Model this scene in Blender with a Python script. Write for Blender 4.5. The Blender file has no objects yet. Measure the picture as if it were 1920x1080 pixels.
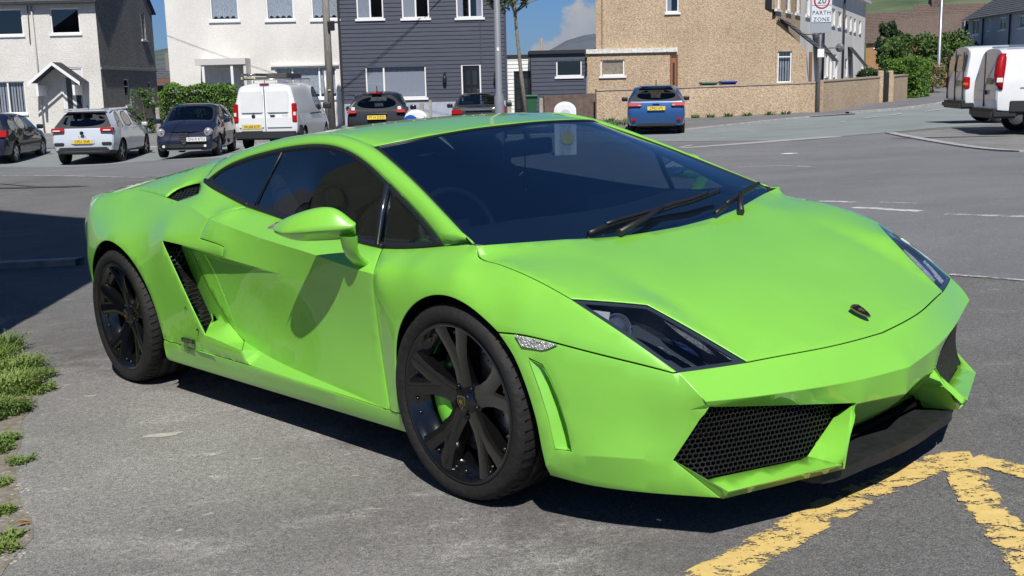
import bpy, bmesh, math, random
import numpy as np
from mathutils import Vector, Matrix, geometry, noise
# ------------------------------------------------------------------ camera, sky, sun
S = bpy.context.scene
COL = S.collection
CAM_F = 2073.56
CAM_H = 1.3
RW = np.array([[0.999743, -0.004134, -0.022307], [-0.022687, -0.182189, -0.983002], [0.0, 0.983255, -0.182236]])
cd = bpy.data.cameras.new('camera'); cam = bpy.data.objects.new('camera', cd); COL.objects.link(cam)
cd.sensor_width = 36.0; cd.lens = CAM_F * 36 / 1920; cd.clip_start = 0.1; cd.clip_end = 9000
right, down, fwd = Vector(RW[0]), Vector(RW[1]), Vector(RW[2])
cam.matrix_world = Matrix(((right.x, -down.x, -fwd.x, 0), (right.y, -down.y, -fwd.y, 0), (right.z, -down.z, -fwd.z, CAM_H), (0, 0, 0, 1)))
S.camera = cam
SUN_AZ, SUN_EL = math.radians(5), math.radians(51)      # azimuth to the right of straight behind the camera
to_sun = Vector((math.sin(SUN_AZ) * math.cos(SUN_EL), -math.cos(SUN_AZ) * math.cos(SUN_EL), math.sin(SUN_EL)))
W = bpy.data.worlds.new('World'); S.world = W; W.use_nodes = True
wn = W.node_tree; wn.nodes.clear()
sky = wn.nodes.new('ShaderNodeTexSky'); sky.sky_type = 'NISHITA'; sky.sun_disc = False
sky.sun_elevation = SUN_EL; sky.sun_rotation = math.atan2(to_sun.x, to_sun.y)
sky.air_density = 1.0; sky.dust_density = 0.3; sky.ozone_density = 1.5
bg = wn.nodes.new('ShaderNodeBackground'); bg.inputs[1].default_value = 0.05
wo = wn.nodes.new('ShaderNodeOutputWorld')
# clear deep blue air: the band near the horizon is tinted most
wg = wn.nodes.new('ShaderNodeTexCoord'); wsx = wn.nodes.new('ShaderNodeSeparateXYZ'); wn.links.new(wg.outputs['Generated'], wsx.inputs[0])
wr_ = wn.nodes.new('ShaderNodeValToRGB'); wr_.color_ramp.elements[0].position = 0.0; wr_.color_ramp.elements[1].position = 0.35
wr_.color_ramp.elements[0].color = (.46, .74, 1.4, 1); wr_.color_ramp.elements[1].color = (.50, .78, 1.15, 1); wn.links.new(wsx.outputs[2], wr_.inputs[0])
wm = wn.nodes.new('ShaderNodeMix'); wm.data_type = 'RGBA'; wm.blend_type = 'MULTIPLY'; wm.inputs[0].default_value = 1.0
wn.links.new(sky.outputs[0], wm.inputs[6]); wn.links.new(wr_.outputs[0], wm.inputs[7])
# soft white cumulus low over the hills ahead
def wmath(op, a, b=None, c=None):
    n = wn.nodes.new('ShaderNodeMath'); n.operation = op
    for i, q in enumerate((a, b, c)):
        if q is None: continue
        if isinstance(q, (int, float)): n.inputs[i].default_value = q
        else: wn.links.new(q, n.inputs[i])
    return n.outputs[0]
yy = wmath('MAXIMUM', wsx.outputs[1], .02); cu_ = wmath('DIVIDE', wsx.outputs[0], yy); cv_ = wmath('DIVIDE', wsx.outputs[2], yy)
cn = wn.nodes.new('ShaderNodeTexNoise'); cn.inputs['Scale'].default_value = 38; cn.inputs['Detail'].default_value = 7; cn.inputs['Roughness'].default_value = .55; wn.links.new(wg.outputs['Generated'], cn.inputs['Vector'])
cl_ = wn.nodes.new('ShaderNodeTexNoise'); cl_.inputs['Scale'].default_value = 5; wn.links.new(wg.outputs['Generated'], cl_.inputs['Vector'])
prof_ = wn.nodes.new('ShaderNodeMapRange'); prof_.interpolation_type = 'SMOOTHSTEP'; prof_.inputs[1].default_value = -.01; prof_.inputs[2].default_value = .085; prof_.inputs[3].default_value = .018; prof_.inputs[4].default_value = .072; wn.links.new(cu_, prof_.inputs[0])
fd_ = wn.nodes.new('ShaderNodeMapRange'); fd_.interpolation_type = 'SMOOTHSTEP'; fd_.inputs[1].default_value = -.30; fd_.inputs[2].default_value = -.06; fd_.inputs[3].default_value = 1.; fd_.inputs[4].default_value = 0.; wn.links.new(cu_, fd_.inputs[0])
lf_ = wmath('MULTIPLY', fd_.outputs[0], wmath('MULTIPLY_ADD', cl_.outputs['Fac'], .12, -.045)); top_ = wmath('ADD', prof_.outputs[0], lf_)
d_ = wmath('SUBTRACT', wmath('MULTIPLY_ADD', wmath('SUBTRACT', cn.outputs['Fac'], .5), .075, top_), cv_)
ms_ = wn.nodes.new('ShaderNodeMapRange'); ms_.interpolation_type = 'SMOOTHSTEP'; ms_.inputs[1].default_value = -.002; ms_.inputs[2].default_value = .010; ms_.inputs[4].default_value = .92; wn.links.new(d_, ms_.inputs[0])
sh_ = wn.nodes.new('ShaderNodeMapRange'); sh_.inputs[1].default_value = -.01; sh_.inputs[2].default_value = .05; sh_.inputs[3].default_value = 1.; sh_.inputs[4].default_value = .62; wn.links.new(d_, sh_.inputs[0])
cc_ = wn.nodes.new('ShaderNodeMix'); cc_.data_type = 'RGBA'; cc_.inputs[6].default_value = (4.2, 5.2, 7.0, 1); cc_.inputs[7].default_value = (9.0, 9.0, 9.2, 1); wn.links.new(wmath('MULTIPLY', sh_.outputs[0], wmath('MULTIPLY_ADD', cn.outputs['Fac'], 1.6, -.1)), cc_.inputs[0])
wc_ = wn.nodes.new('ShaderNodeMix'); wc_.data_type = 'RGBA'; wn.links.new(ms_.outputs[0], wc_.inputs[0]); wn.links.new(wm.outputs[2], wc_.inputs[6]); wn.links.new(cc_.outputs[2], wc_.inputs[7])
wn.links.new(wc_.outputs[2], bg.inputs[0]); wn.links.new(bg.outputs[0], wo.inputs[0])
sl = bpy.data.lights.new('sun', 'SUN'); so = bpy.data.objects.new('sun', sl); COL.objects.link(so)
sl.energy = 5.0; sl.angle = math.radians(0.53); sl.color = (1.0, 0.96, 0.90)
so.rotation_euler = to_sun.to_track_quat('Z', 'Y').to_euler()
S.view_settings.view_transform = 'Standard'; S.view_settings.look = 'None'
S.view_settings.exposure = 0.08; S.view_settings.gamma = 1.0
S.render.engine = 'CYCLES'
S.cycles.max_bounces = 8; S.cycles.transparent_max_bounces = 12; S.cycles.glossy_bounces = 4
S.cycles.caustics_reflective = False; S.cycles.caustics_refractive = False
RND = random.Random(7)

# ------------------------------------------------------------------ materials
MT = {}
def mat(name, col=(.5, .5, .5), rough=.5, metal=0., coat=0., spec=.5, noise_amt=0., noise_scale=8., bump=0., bump_scale=60., emit=None, col2=None, coat_rough=.03, stretch=None):
    if name in MT: return MT[name]
    m = bpy.data.materials.new(name); m.use_nodes = True; nt = m.node_tree; b = nt.nodes['Principled BSDF']
    b.inputs['Base Color'].default_value = (*col, 1); b.inputs['Roughness'].default_value = rough
    b.inputs['Metallic'].default_value = metal; b.inputs['Coat Weight'].default_value = coat
    b.inputs['Coat Roughness'].default_value = coat_rough; b.inputs['Specular IOR Level'].default_value = spec
    tc = nt.nodes.new('ShaderNodeTexCoord'); src = tc.outputs['Object']
    if stretch:
        mp = nt.nodes.new('ShaderNodeMapping'); mp.inputs['Scale'].default_value = stretch
        nt.links.new(src, mp.inputs[0]); src = mp.outputs[0]
    if noise_amt or col2:
        n = nt.nodes.new('ShaderNodeTexNoise'); n.inputs['Scale'].default_value = noise_scale; n.inputs['Detail'].default_value = 5; n.inputs['Roughness'].default_value = .65
        nt.links.new(src, n.inputs['Vector'])
        r = nt.nodes.new('ShaderNodeValToRGB'); r.color_ramp.elements[0].position = .35; r.color_ramp.elements[1].position = .65
        c2 = col2 if col2 else tuple(min(1, c * (1 + noise_amt)) for c in col)
        c1 = col if col2 else tuple(c * (1 - noise_amt) for c in col)
        r.color_ramp.elements[0].color = (*c1, 1); r.color_ramp.elements[1].color = (*c2, 1)
        nt.links.new(n.outputs['Fac'], r.inputs[0]); nt.links.new(r.outputs[0], b.inputs['Base Color'])
    if bump:
        n2 = nt.nodes.new('ShaderNodeTexNoise'); n2.inputs['Scale'].default_value = bump_scale; n2.inputs['Detail'].default_value = 3
        nt.links.new(src, n2.inputs['Vector'])
        bp = nt.nodes.new('ShaderNodeBump'); bp.inputs['Strength'].default_value = bump; bp.inputs['Distance'].default_value = .02
        nt.links.new(n2.outputs['Fac'], bp.inputs['Height']); nt.links.new(bp.outputs[0], b.inputs['Normal'])
    if emit:
        b.inputs['Emission Color'].default_value = (*emit[:3], 1); b.inputs['Emission Strength'].default_value = emit[3]
    MT[name] = m; return m
def glass(name, tint=(.3, .35, .38), f0=.08, rough=0.0, refl=(1, 1, 1)):
    if name in MT: return MT[name]
    m = bpy.data.materials.new(name); m.use_nodes = True; nt = m.node_tree; nt.nodes.clear()
    o = nt.nodes.new('ShaderNodeOutputMaterial'); t = nt.nodes.new('ShaderNodeBsdfTransparent'); g = nt.nodes.new('ShaderNodeBsdfGlossy')
    lw = nt.nodes.new('ShaderNodeLayerWeight'); lw.inputs[0].default_value = .5; mx = nt.nodes.new('ShaderNodeMixShader')
    pw = nt.nodes.new('ShaderNodeMath'); pw.operation = 'POWER'; pw.inputs[1].default_value = 4.2; nt.links.new(lw.outputs['Facing'], pw.inputs[0])
    f = nt.nodes.new('ShaderNodeMath'); f.operation = 'MULTIPLY_ADD'; f.inputs[1].default_value = 1 - f0; f.inputs[2].default_value = f0; nt.links.new(pw.outputs[0], f.inputs[0])
    t.inputs[0].default_value = (*tint, 1); g.inputs[0].default_value = (*refl, 1); g.inputs['Roughness'].default_value = rough
    nt.links.new(f.outputs[0], mx.inputs[0]); nt.links.new(t.outputs[0], mx.inputs[1]); nt.links.new(g.outputs[0], mx.inputs[2]); nt.links.new(mx.outputs[0], o.inputs[0])
    MT[name] = m; return m

# ------------------------------------------------------------------ object helpers
def link_mesh(name, me, mats, parent=None, smooth=False):
    o = bpy.data.objects.new(name, me); COL.objects.link(o)
    for m in (mats if isinstance(mats, (list, tuple)) else [mats]): me.materials.append(m)
    if smooth:
        me.polygons.foreach_set('use_smooth', [True] * len(me.polygons))
    if parent is not None: o.parent = parent
    return o
def obj(name, bm, mats, parent=None, smooth=False, angle=None):
    me = bpy.data.meshes.new(name); bm.normal_update(); bm.to_mesh(me); bm.free()
    o = link_mesh(name, me, mats, parent, smooth or angle is not None)
    if angle is not None: me.set_sharp_from_angle(angle=math.radians(angle))
    return o
def thing(name, label, cat, loc=(0, 0, 0), rotz=0, group=None):
    o = bpy.data.objects.new(name, None); COL.objects.link(o); o.location = loc; o.rotation_euler = (0, 0, rotz)
    o.empty_display_size = .2
    o['label'] = label; o['category'] = cat
    if group: o['group'] = group
    return o
def tag(o, label, cat, group=None):
    o['label'] = label; o['category'] = cat
    if group: o['group'] = group
    return o
def struct(o): o['kind'] = 'structure'; return o
def bx(bm, x0, x1, y0, y1, z0, z1, mi=0, bev=0.):
    v = [bm.verts.new((x, y, z)) for z in (z0, z1) for y in (y0, y1) for x in (x0, x1)]
    fs = [bm.faces.new([v[i] for i in q]) for q in ((0, 2, 3, 1), (4, 5, 7, 6), (0, 1, 5, 4), (2, 6, 7, 3), (0, 4, 6, 2), (1, 3, 7, 5))]
    for f in fs: f.material_index = mi
    if bev > 0:
        es = list({e for f in fs for e in f.edges})
        r = bmesh.ops.bevel(bm, geom=es, offset=bev, segments=2, profile=.6, affect='EDGES')
        for f in r['faces']: f.material_index = mi
    return v
def tube(bm, pts, r, seg=8, mi=0, cap=True):
    pts = [Vector(p) for p in pts]; rs = r if isinstance(r, (list, tuple)) else [r] * len(pts)
    rings = []
    for i, p in enumerate(pts):
        d = (pts[min(i + 1, len(pts) - 1)] - pts[max(i - 1, 0)]).normalized()
        up = Vector((0, 0, 1)) if abs(d.z) < .9 else Vector((1, 0, 0))
        a = d.cross(up).normalized(); b = d.cross(a).normalized()
        rings.append([bm.verts.new(p + a * math.cos(2 * math.pi * k / seg) * rs[i] + b * math.sin(2 * math.pi * k / seg) * rs[i]) for k in range(seg)])
    for A, B in zip(rings, rings[1:]):
        for k in range(seg):
            f = bm.faces.new((A[k], A[(k + 1) % seg], B[(k + 1) % seg], B[k])); f.material_index = mi; f.smooth = True
    if cap:
        bm.faces.new(rings[0][::-1]).material_index = mi; bm.faces.new(rings[-1]).material_index = mi
def lathe(bm, prof, seg=48, mi=0, axis='y', closed=False):
    # prof: list of (radius, offset along axis)
    rings = []
    for r, h in prof:
        ring = []
        for k in range(seg):
            a = 2 * math.pi * k / seg; c, s = math.cos(a) * r, math.sin(a) * r
            ring.append(bm.verts.new((c, h, s) if axis == 'y' else ((c, s, h) if axis == 'z' else (h, c, s))))
        rings.append(ring)
    n = len(rings)
    for i in range(n if closed else n - 1):
        A, B = rings[i], rings[(i + 1) % n]
        for k in range(seg):
            f = bm.faces.new((A[k], A[(k + 1) % seg], B[(k + 1) % seg], B[k])); f.material_index = mi; f.smooth = True
    return rings
def prism(bm, poly, axis, a0, a1, mi=0):
    # poly: 2D points; axis: the extruded axis
    def p3(p, h):
        return {'z': (p[0], p[1], h), 'y': (p[0], h, p[1]), 'x': (h, p[0], p[1])}[axis]
    A = [bm.verts.new(p3(p, a0)) for p in poly]; B = [bm.verts.new(p3(p, a1)) for p in poly]
    n = len(poly)
    fs = [bm.faces.new(A), bm.faces.new(B[::-1])] + [bm.faces.new((A[i], B[i], B[(i + 1) % n], A[(i + 1) % n])) for i in range(n)]
    for f in fs: f.material_index = mi
    bmesh.ops.recalc_face_normals(bm, faces=fs)
    return fs
def text_obj(name, s, size, m, parent, matrix, thick=.002, spacing=1.0, xs=1.0):
    cu = bpy.data.curves.new(name, 'FONT'); cu.body = s; cu.size = size; cu.extrude = thick; cu.align_x = 'CENTER'; cu.align_y = 'CENTER'; cu.space_character = spacing
    t = bpy.data.objects.new(name, cu); COL.objects.link(t)
    dg = bpy.context.evaluated_depsgraph_get(); me = bpy.data.meshes.new_from_object(t.evaluated_get(dg))
    bpy.data.objects.remove(t)
    me.transform(Matrix.Diagonal((xs, 1, 1, 1)))
    if cu.offset: pass
    me.transform(matrix); o = link_mesh(name, me, m, parent)
    me.materials.clear(); me.materials.append(m)
    return o
def at(px, py, Y):
    # the world point on the photograph's line of sight px,py that lies Y metres ahead
    d = right * ((px - 960) / CAM_F) + down * ((py - 540) / CAM_F) + fwd
    return Vector((0, 0, CAM_H)) + d * (Y / d.y)
CV = {
 'belt1': [(-0.4874,-0.8094,0.7752),(-0.3717,-0.8077,0.7793),(-0.2302,-0.8021,0.7926),(-0.153,-0.7982,0.8019)],
 'belt2': [(-1.487,-0.7655,0.8797),(-1.2984,-0.7746,0.8581),(-1.167,-0.7814,0.8418),(-0.9019,-0.7947,0.8104),(-0.6805,-0.8033,0.7897),(-0.5762,-0.8074,0.78),(-0.4874,-0.8094,0.7752)],
 'belt3': [(-1.9191,-0.7257,0.9746),(-1.8518,-0.7347,0.9532),(-1.6606,-0.7514,0.9133),(-1.487,-0.7655,0.8797)],
 'wintop': [(-1.9191,-0.7257,0.9746),(-1.8475,-0.7052,1.0234),(-1.6847,-0.6873,1.066),(-1.4247,-0.6707,1.1055),(-1.2261,-0.6625,1.1251),(-1.0815,-0.66,1.131),(-0.9575,-0.6617,1.1269),(-0.8593,-0.6689,1.1098),(-0.7602,-0.6798,1.0838),(-0.6363,-0.7019,1.0313),(-0.5365,-0.7204,0.9871),(-0.347,-0.7565,0.9013),(-0.237,-0.78,0.8452),(-0.153,-0.7982,0.8019)],
 'wedge': [(-0.77,-0.605,1.1115),(-0.5829,-0.6475,1.0474),(-0.4491,-0.68,0.9984),(-0.2542,-0.7325,0.9192),(-0.0934,-0.7766,0.8527),(-0.0055,-0.8008,0.8162)],
 'wbase': [(-0.0055,-0.8008,0.8162),(0.0729,-0.7,0.7918),(0.1274,-0.545,0.7815),(0.1679,-0.36,0.7649),(0.1826,-0.19,0.7569),(0.197,0.0,0.755)],
 'wtop': [(-0.77,-0.605,1.1115),(-0.6755,-0.48,1.1315),(-0.6587,-0.32,1.1423),(-0.6621,-0.16,1.1484),(-0.64,0.0,1.15)],
 'bonrear': [(0.0294,-0.815,0.8179),(0.0429,-0.7,0.8078),(0.0974,-0.545,0.7975),(0.1379,-0.36,0.7809),(0.1526,-0.19,0.7729),(0.167,0.0,0.771)],
 'bonside': [(0.0294,-0.815,0.8179),(0.0426,-0.823,0.7846),(0.1535,-0.828,0.7665),(0.2514,-0.832,0.7485),(0.3547,-0.835,0.7224),(0.4502,-0.833,0.6901)],
 'hlouter': [(0.4502,-0.833,0.6901),(0.5094,-0.828,0.6616),(0.6015,-0.812,0.6178),(0.7032,-0.79,0.5566),(0.7774,-0.768,0.5084)],
 'hlin1': [(0.4502,-0.833,0.6901),(0.5195,-0.755,0.6764),(0.5971,-0.675,0.6584)],
 'hlin2': [(0.5971,-0.675,0.6584),(0.7001,-0.625,0.5964),(0.8534,-0.562,0.5007)],
 'hlfront': [(0.7774,-0.768,0.5084),(0.8198,-0.665,0.5046),(0.8534,-0.562,0.5007)],
 'bonfront': [(0.8534,-0.562,0.5007),(0.8841,-0.4319,0.497),(0.9205,-0.2991,0.492),(0.9391,-0.1582,0.487),(0.9442,0.0,0.4813)],
 'ftipc': [(0.7704,-0.782,0.5076),(0.7774,-0.768,0.5084)],
 'fshut': [(0.2336,-0.932,0.5845),(0.2969,-0.927,0.5934),(0.4482,-0.895,0.5701),(0.6054,-0.852,0.5433),(0.7151,-0.8,0.5185),(0.7704,-0.782,0.5076)],
 'archf': [(-0.3079,-0.915,0.2329),(-0.3157,-0.918,0.2836),(-0.3181,-0.922,0.3857),(-0.3073,-0.925,0.4706),(-0.2752,-0.928,0.5388),(-0.2069,-0.932,0.6114),(-0.1319,-0.935,0.6544),(-0.0635,-0.937,0.675),(0.0118,-0.937,0.682),(0.0882,-0.936,0.665),(0.1513,-0.935,0.6392),(0.2336,-0.932,0.5845)],
 'archf2': [(0.2336,-0.932,0.5845),(0.2928,-0.932,0.5228),(0.3351,-0.93,0.4401),(0.3673,-0.927,0.3385),(0.3745,-0.92,0.2537),(0.3821,-0.915,0.1983)],
 'archf3': [(0.3821,-0.915,0.1983),(0.3846,-0.9007,0.165)],
 'dfront': [(-0.4874,-0.8094,0.7752),(-0.4462,-0.86,0.7484),(-0.4273,-0.895,0.7149),(-0.4179,-0.905,0.7044)],
 'dfA': [(-0.4179,-0.905,0.7044),(-0.4345,-0.9,0.645),(-0.439,-0.895,0.5935)],
 'dfB': [(-0.439,-0.895,0.5935),(-0.4486,-0.886,0.4913),(-0.4315,-0.888,0.3403),(-0.3956,-0.905,0.2281)],
 'fbot': [(-0.3956,-0.905,0.2281),(-0.3079,-0.915,0.2329)],
 'shoulder': [(-1.607,-0.885,0.8416),(-1.419,-0.893,0.8179),(-1.1823,-0.9,0.7882),(-0.9421,-0.905,0.7648),(-0.725,-0.907,0.7425),(-0.5729,-0.907,0.7189),(-0.4179,-0.905,0.7044)],
 'drtopc': [(-1.487,-0.7655,0.8797),(-1.4893,-0.83,0.8833),(-1.5462,-0.865,0.8658),(-1.607,-0.885,0.8416)],
 'lampedge': [(0.7774,-0.768,0.5084),(0.8239,-0.765,0.4688),(0.8555,-0.755,0.4346)],
 'A0A': [(0.8555,-0.755,0.4346),(0.8495,-0.735,0.4108)],
 'AM': [(0.8495,-0.735,0.4108),(0.7611,-0.783,0.2585)],
 'lowcr': [(0.7611,-0.783,0.2585),(0.6617,-0.855,0.2628),(0.546,-0.89,0.2572),(0.4901,-0.908,0.261),(0.4339,-0.913,0.2283),(0.3821,-0.915,0.1983)],
 'bbot': [(0.3846,-0.9007,0.165),(0.4733,-0.8824,0.155),(0.5519,-0.8607,0.152),(0.6963,-0.8043,0.151),(0.7975,-0.7521,0.151),(0.8706,-0.7171,0.152)],
 'Mchin': [(0.7611,-0.783,0.2585),(0.8191,-0.757,0.2099),(0.8706,-0.7171,0.152)],
 'crease': [(0.8555,-0.755,0.4346),(0.8932,-0.625,0.4192),(0.9422,-0.478,0.4096),(0.9841,-0.31,0.3978),(1.008,-0.16,0.3886),(1.03,0.0,0.385)],
 'itop': [(0.8495,-0.735,0.4108),(0.8946,-0.505,0.3651),(0.9921,-0.24,0.3224)],
 'cr2': [(0.9921,-0.24,0.3224),(0.9956,-0.14,0.3103),(1.02,0.0,0.3)],
 'bote': [(0.9921,-0.24,0.3224),(0.888,-0.29,0.2)],
 'botl': [(0.888,-0.29,0.2),(0.902,-0.14,0.2),(0.905,0.0,0.2)],
 'chinl': [(0.8287,-0.6631,0.125),(0.9805,-0.2848,0.135)],
 'lipu': [(0.8509,-0.6645,0.152),(0.9876,-0.3116,0.158)],
 'drear': [(-1.607,-0.885,0.8416),(-1.6421,-0.917,0.7619),(-1.4932,-0.92,0.7478),(-1.4405,-0.918,0.7375),(-1.452,-0.92,0.6933)],
 'sctA': [(-1.9598,-0.942,0.7357),(-1.7858,-0.935,0.7261),(-1.452,-0.92,0.6933)],
 'sctB': [(-1.452,-0.92,0.6933),(-1.2446,-0.912,0.6742),(-1.0486,-0.903,0.6562)],
 'scooplip': [(-1.9598,-0.942,0.7357),(-1.8574,-0.95,0.6307),(-1.745,-0.952,0.489),(-1.6581,-0.94,0.3497)],
 'mid': [(-1.0486,-0.903,0.6562),(-0.7822,-0.892,0.6358),(-0.439,-0.895,0.5935)],
 'wlow': [(-1.8167,-0.875,0.6919),(-1.5103,-0.888,0.6649)],
 'wlow2': [(-1.5103,-0.888,0.6649),(-1.2688,-0.9,0.6619),(-1.0486,-0.903,0.6562)],
 'dedge': [(-1.8167,-0.875,0.6919),(-1.7567,-0.87,0.5785),(-1.6561,-0.872,0.4806),(-1.5667,-0.868,0.3952)],
 'd1l0': [(-1.5667,-0.868,0.3952),(-1.4564,-0.868,0.3321)],
 'ledge': [(-1.4564,-0.868,0.3321),(-1.2188,-0.872,0.2887),(-0.8475,-0.89,0.2614),(-0.6,-0.901,0.2475),(-0.3956,-0.905,0.2281)],
 'l0k': [(-1.4564,-0.868,0.3321),(-1.3572,-0.935,0.3186)],
 'ksb': [(-1.3572,-0.935,0.3186),(-1.3431,-0.926,0.2606)],
 'sillA': [(-2.086,-0.935,0.2742),(-1.3431,-0.926,0.2606)],
 'sillB': [(-1.3431,-0.926,0.2606),(-0.9978,-0.92,0.2495),(-0.648,-0.912,0.2385)],
 'sillC': [(-0.648,-0.912,0.2385),(-0.3956,-0.905,0.2281)],
 's4k': [(-1.6581,-0.94,0.3497),(-1.3572,-0.935,0.3186)],
 'fin': [(-1.9374,-0.865,0.6995),(-1.931,-0.84,0.5913),(-1.7548,-0.85,0.391)],
 'f0d0': [(-1.9374,-0.865,0.6995),(-1.8167,-0.875,0.6919)],
 'f1d1': [(-1.7548,-0.85,0.391),(-1.5667,-0.868,0.3952)],
 's4f1': [(-1.6581,-0.94,0.3497),(-1.7548,-0.85,0.391)],
 'glip': [(-2.0112,-0.915,0.7216),(-1.9286,-0.915,0.6197),(-1.8175,-0.915,0.4798),(-1.7014,-0.915,0.3534)],
 'g4f1': [(-1.7014,-0.915,0.3534),(-1.7548,-0.85,0.391)],
 'g0f0': [(-2.0112,-0.915,0.7216),(-1.9374,-0.865,0.6995)],
 'qback': [(-2.5321,-0.775,0.9314),(-2.8,-0.8,0.905),(-3.1,-0.775,0.88),(-3.2,-0.8,0.72),(-3.18,-0.8,0.56),(-3.08,-0.82,0.42),(-2.9058,-0.905,0.408)],
 'archr': [(-2.086,-0.935,0.2742),(-2.1109,-0.94,0.399),(-2.1532,-0.943,0.4869),(-2.2315,-0.945,0.5823),(-2.3336,-0.947,0.6527),(-2.4748,-0.945,0.6993),(-2.6105,-0.94,0.7064),(-2.7293,-0.935,0.662),(-2.8435,-0.925,0.5698),(-2.8941,-0.915,0.4879),(-2.9058,-0.905,0.408)],
 'covs': [(-2.5321,-0.775,0.9314),(-2.2912,-0.797,0.9224),(-2.1352,-0.815,0.9098)],
 'v05': [(-2.1352,-0.815,0.9098),(-1.9865,-0.83,0.8987)],
 'v5dr': [(-1.9865,-0.83,0.8987),(-1.8112,-0.86,0.883),(-1.607,-0.885,0.8416)],
 'v54': [(-1.9865,-0.83,0.8987),(-1.9472,-0.75,0.9221)],
 'v43': [(-1.9472,-0.75,0.9221),(-2.0168,-0.7,0.963)],
 'v3w': [(-2.0168,-0.7,0.963),(-1.9191,-0.7257,0.9746)],
 'vtop': [(-2.1352,-0.815,0.9098),(-2.1372,-0.76,0.9382),(-2.0707,-0.71,0.9588),(-2.0168,-0.7,0.963)],
 'decktail': [(-3.3,-0.62,0.885),(-3.38,-0.35,0.9),(-3.4,0.0,0.905)],
 'rcback': [(-1.45,-0.575,1.147),(-1.8,-0.58,1.1),(-2.2,-0.6,1.03),(-2.6,-0.62,0.972),(-3.0,-0.64,0.92),(-3.3,-0.62,0.885)],
 'rrc': [(-1.45,-0.575,1.147),(-1.45,-0.3,1.168),(-1.45,0.0,1.176)],
 'rcf': [(-1.45,-0.575,1.147),(-1.27,-0.572,1.16),(-1.1525,-0.575,1.1624),(-0.9608,-0.588,1.1543),(-0.77,-0.605,1.1115)],
 'rctr': [(-1.45,0.0,1.176),(-1.15,0.0,1.186),(-0.9,0.0,1.182),(-0.64,0.0,1.15)],
 'dctr': [(-1.45,0.0,1.176),(-1.9,0.0,1.1),(-2.5,0.0,0.99),(-3.0,0.0,0.93),(-3.4,0.0,0.905)],
 'pilb': [(-0.153,-0.7982,0.8019),(-0.0055,-0.8008,0.8162)],
 'wsbon': [(-0.0055,-0.8008,0.8162),(0.0294,-0.815,0.8179)],
 'bonctr': [(0.167,0.0,0.771),(0.35,0.0,0.718),(0.6,0.0,0.636),(0.8,0.0,0.556),(0.9442,0.0,0.4813)],
 'nosectr': [(0.9442,0.0,0.4813),(1.0,0.0,0.44),(1.03,0.0,0.385)],
 'nosectr2': [(1.03,0.0,0.385),(1.035,0.0,0.345),(1.02,0.0,0.3)],
 'nosectr3': [(1.02,0.0,0.3),(0.98,0.0,0.245),(0.905,0.0,0.2)],
 'sillbot': [(-2.114,-0.915,0.1709),(-1.4168,-0.9,0.1623),(-0.8708,-0.892,0.1581),(-0.3145,-0.89,0.1571)],
 'sil': [(-3.0201,-0.78,0.8939),(-2.9488,-0.83,0.8798),(-2.9155,-0.86,0.8194),(-2.9363,-0.88,0.696),(-2.9488,-0.9,0.616),(-2.9487,-0.9,0.5968),(-2.9787,-0.89,0.4851)],
 'cutail': [(-3.1,-0.775,0.88),(-3.3,-0.62,0.885)],
 'seam': [(-1.3191,-0.6739,1.0978),(-1.376,-0.7177,0.9935),(-1.4305,-0.7613,0.8899)],
 'divd': [(-0.5436,-0.7212,0.9852),(-0.5359,-0.7619,0.8885),(-0.5182,-0.8042,0.7877)],
 'wip1': [(0.0962,-0.385,0.7868),(0.0828,-0.2461,0.7993),(0.0805,-0.0332,0.8101),(0.0734,0.079,0.8185),(0.0734,0.1706,0.8227),(0.0562,0.3724,0.84)],
 'arm1': [(0.1332,-0.2631,0.7749),(0.1249,-0.1575,0.7836),(0.1069,-0.0217,0.7982)],
 'wip2': [(0.1666,0.2049,0.7805),(0.1112,0.4271,0.8166),(0.0754,0.5986,0.8413)],
 'arm2': [(0.1737,0.3732,0.7848),(0.1186,0.4001,0.812)],
 'stk': [(-0.1137,0.3414,0.9183),(-0.0391,0.2827,0.8807),(-0.0208,0.3659,0.8758)],
 'stk2': [(-0.6024,-0.7874,1.0965),(-0.6187,-0.7198,1.1073),(-0.5989,-0.7349,1.0973)],
}
SPT = {
 'lipu0': (0.8948,-0.7217,0.18),
 'lipu1': (1.0284,-0.3778,0.186),
 'chin': (0.8706,-0.7171,0.152),
 'lipin': (1.0164,-0.3434,0.16),
 'fint': (0.9817,-0.24,0.3156),
 'g1': (0.9348,-0.25,0.285),
 'g2': (0.9311,-0.398,0.196),
 'g3': (0.9257,-0.425,0.192),
 'g4': (0.834,-0.7345,0.205),
 'M': (0.7611,-0.783,0.2585),
 'A': (0.8495,-0.735,0.4108),
 'cr2e': (0.9921,-0.24,0.3224),
 'mk0': (0.3055,-0.927,0.5873),
 'mk1': (0.4501,-0.897,0.5692),
 'mk2': (0.4224,-0.905,0.5556),
 'mk3': (0.4008,-0.91,0.5499),
 'mk4': (0.3298,-0.925,0.5549),
 'badge': (0.8712,0.0,0.5334),
 'em0': (-1.8639,-0.94,0.3078),
 'em1': (-1.7577,-0.94,0.3068),
 'bv0': (0.3535,-0.925,0.52),
 'bv1': (0.3983,-0.918,0.5057),
 'bv2': (0.4227,-0.913,0.4688),
 'bv3': (0.4471,-0.908,0.41),
 'bv4': (0.4696,-0.903,0.3303),
 'bv5': (0.4801,-0.9,0.2615),
 'bv6': (0.4301,-0.915,0.2619),
 'bv7': (0.4241,-0.917,0.2951),
 'bv8': (0.4151,-0.92,0.355),
 'bv9': (0.3913,-0.924,0.4348),
}
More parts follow.
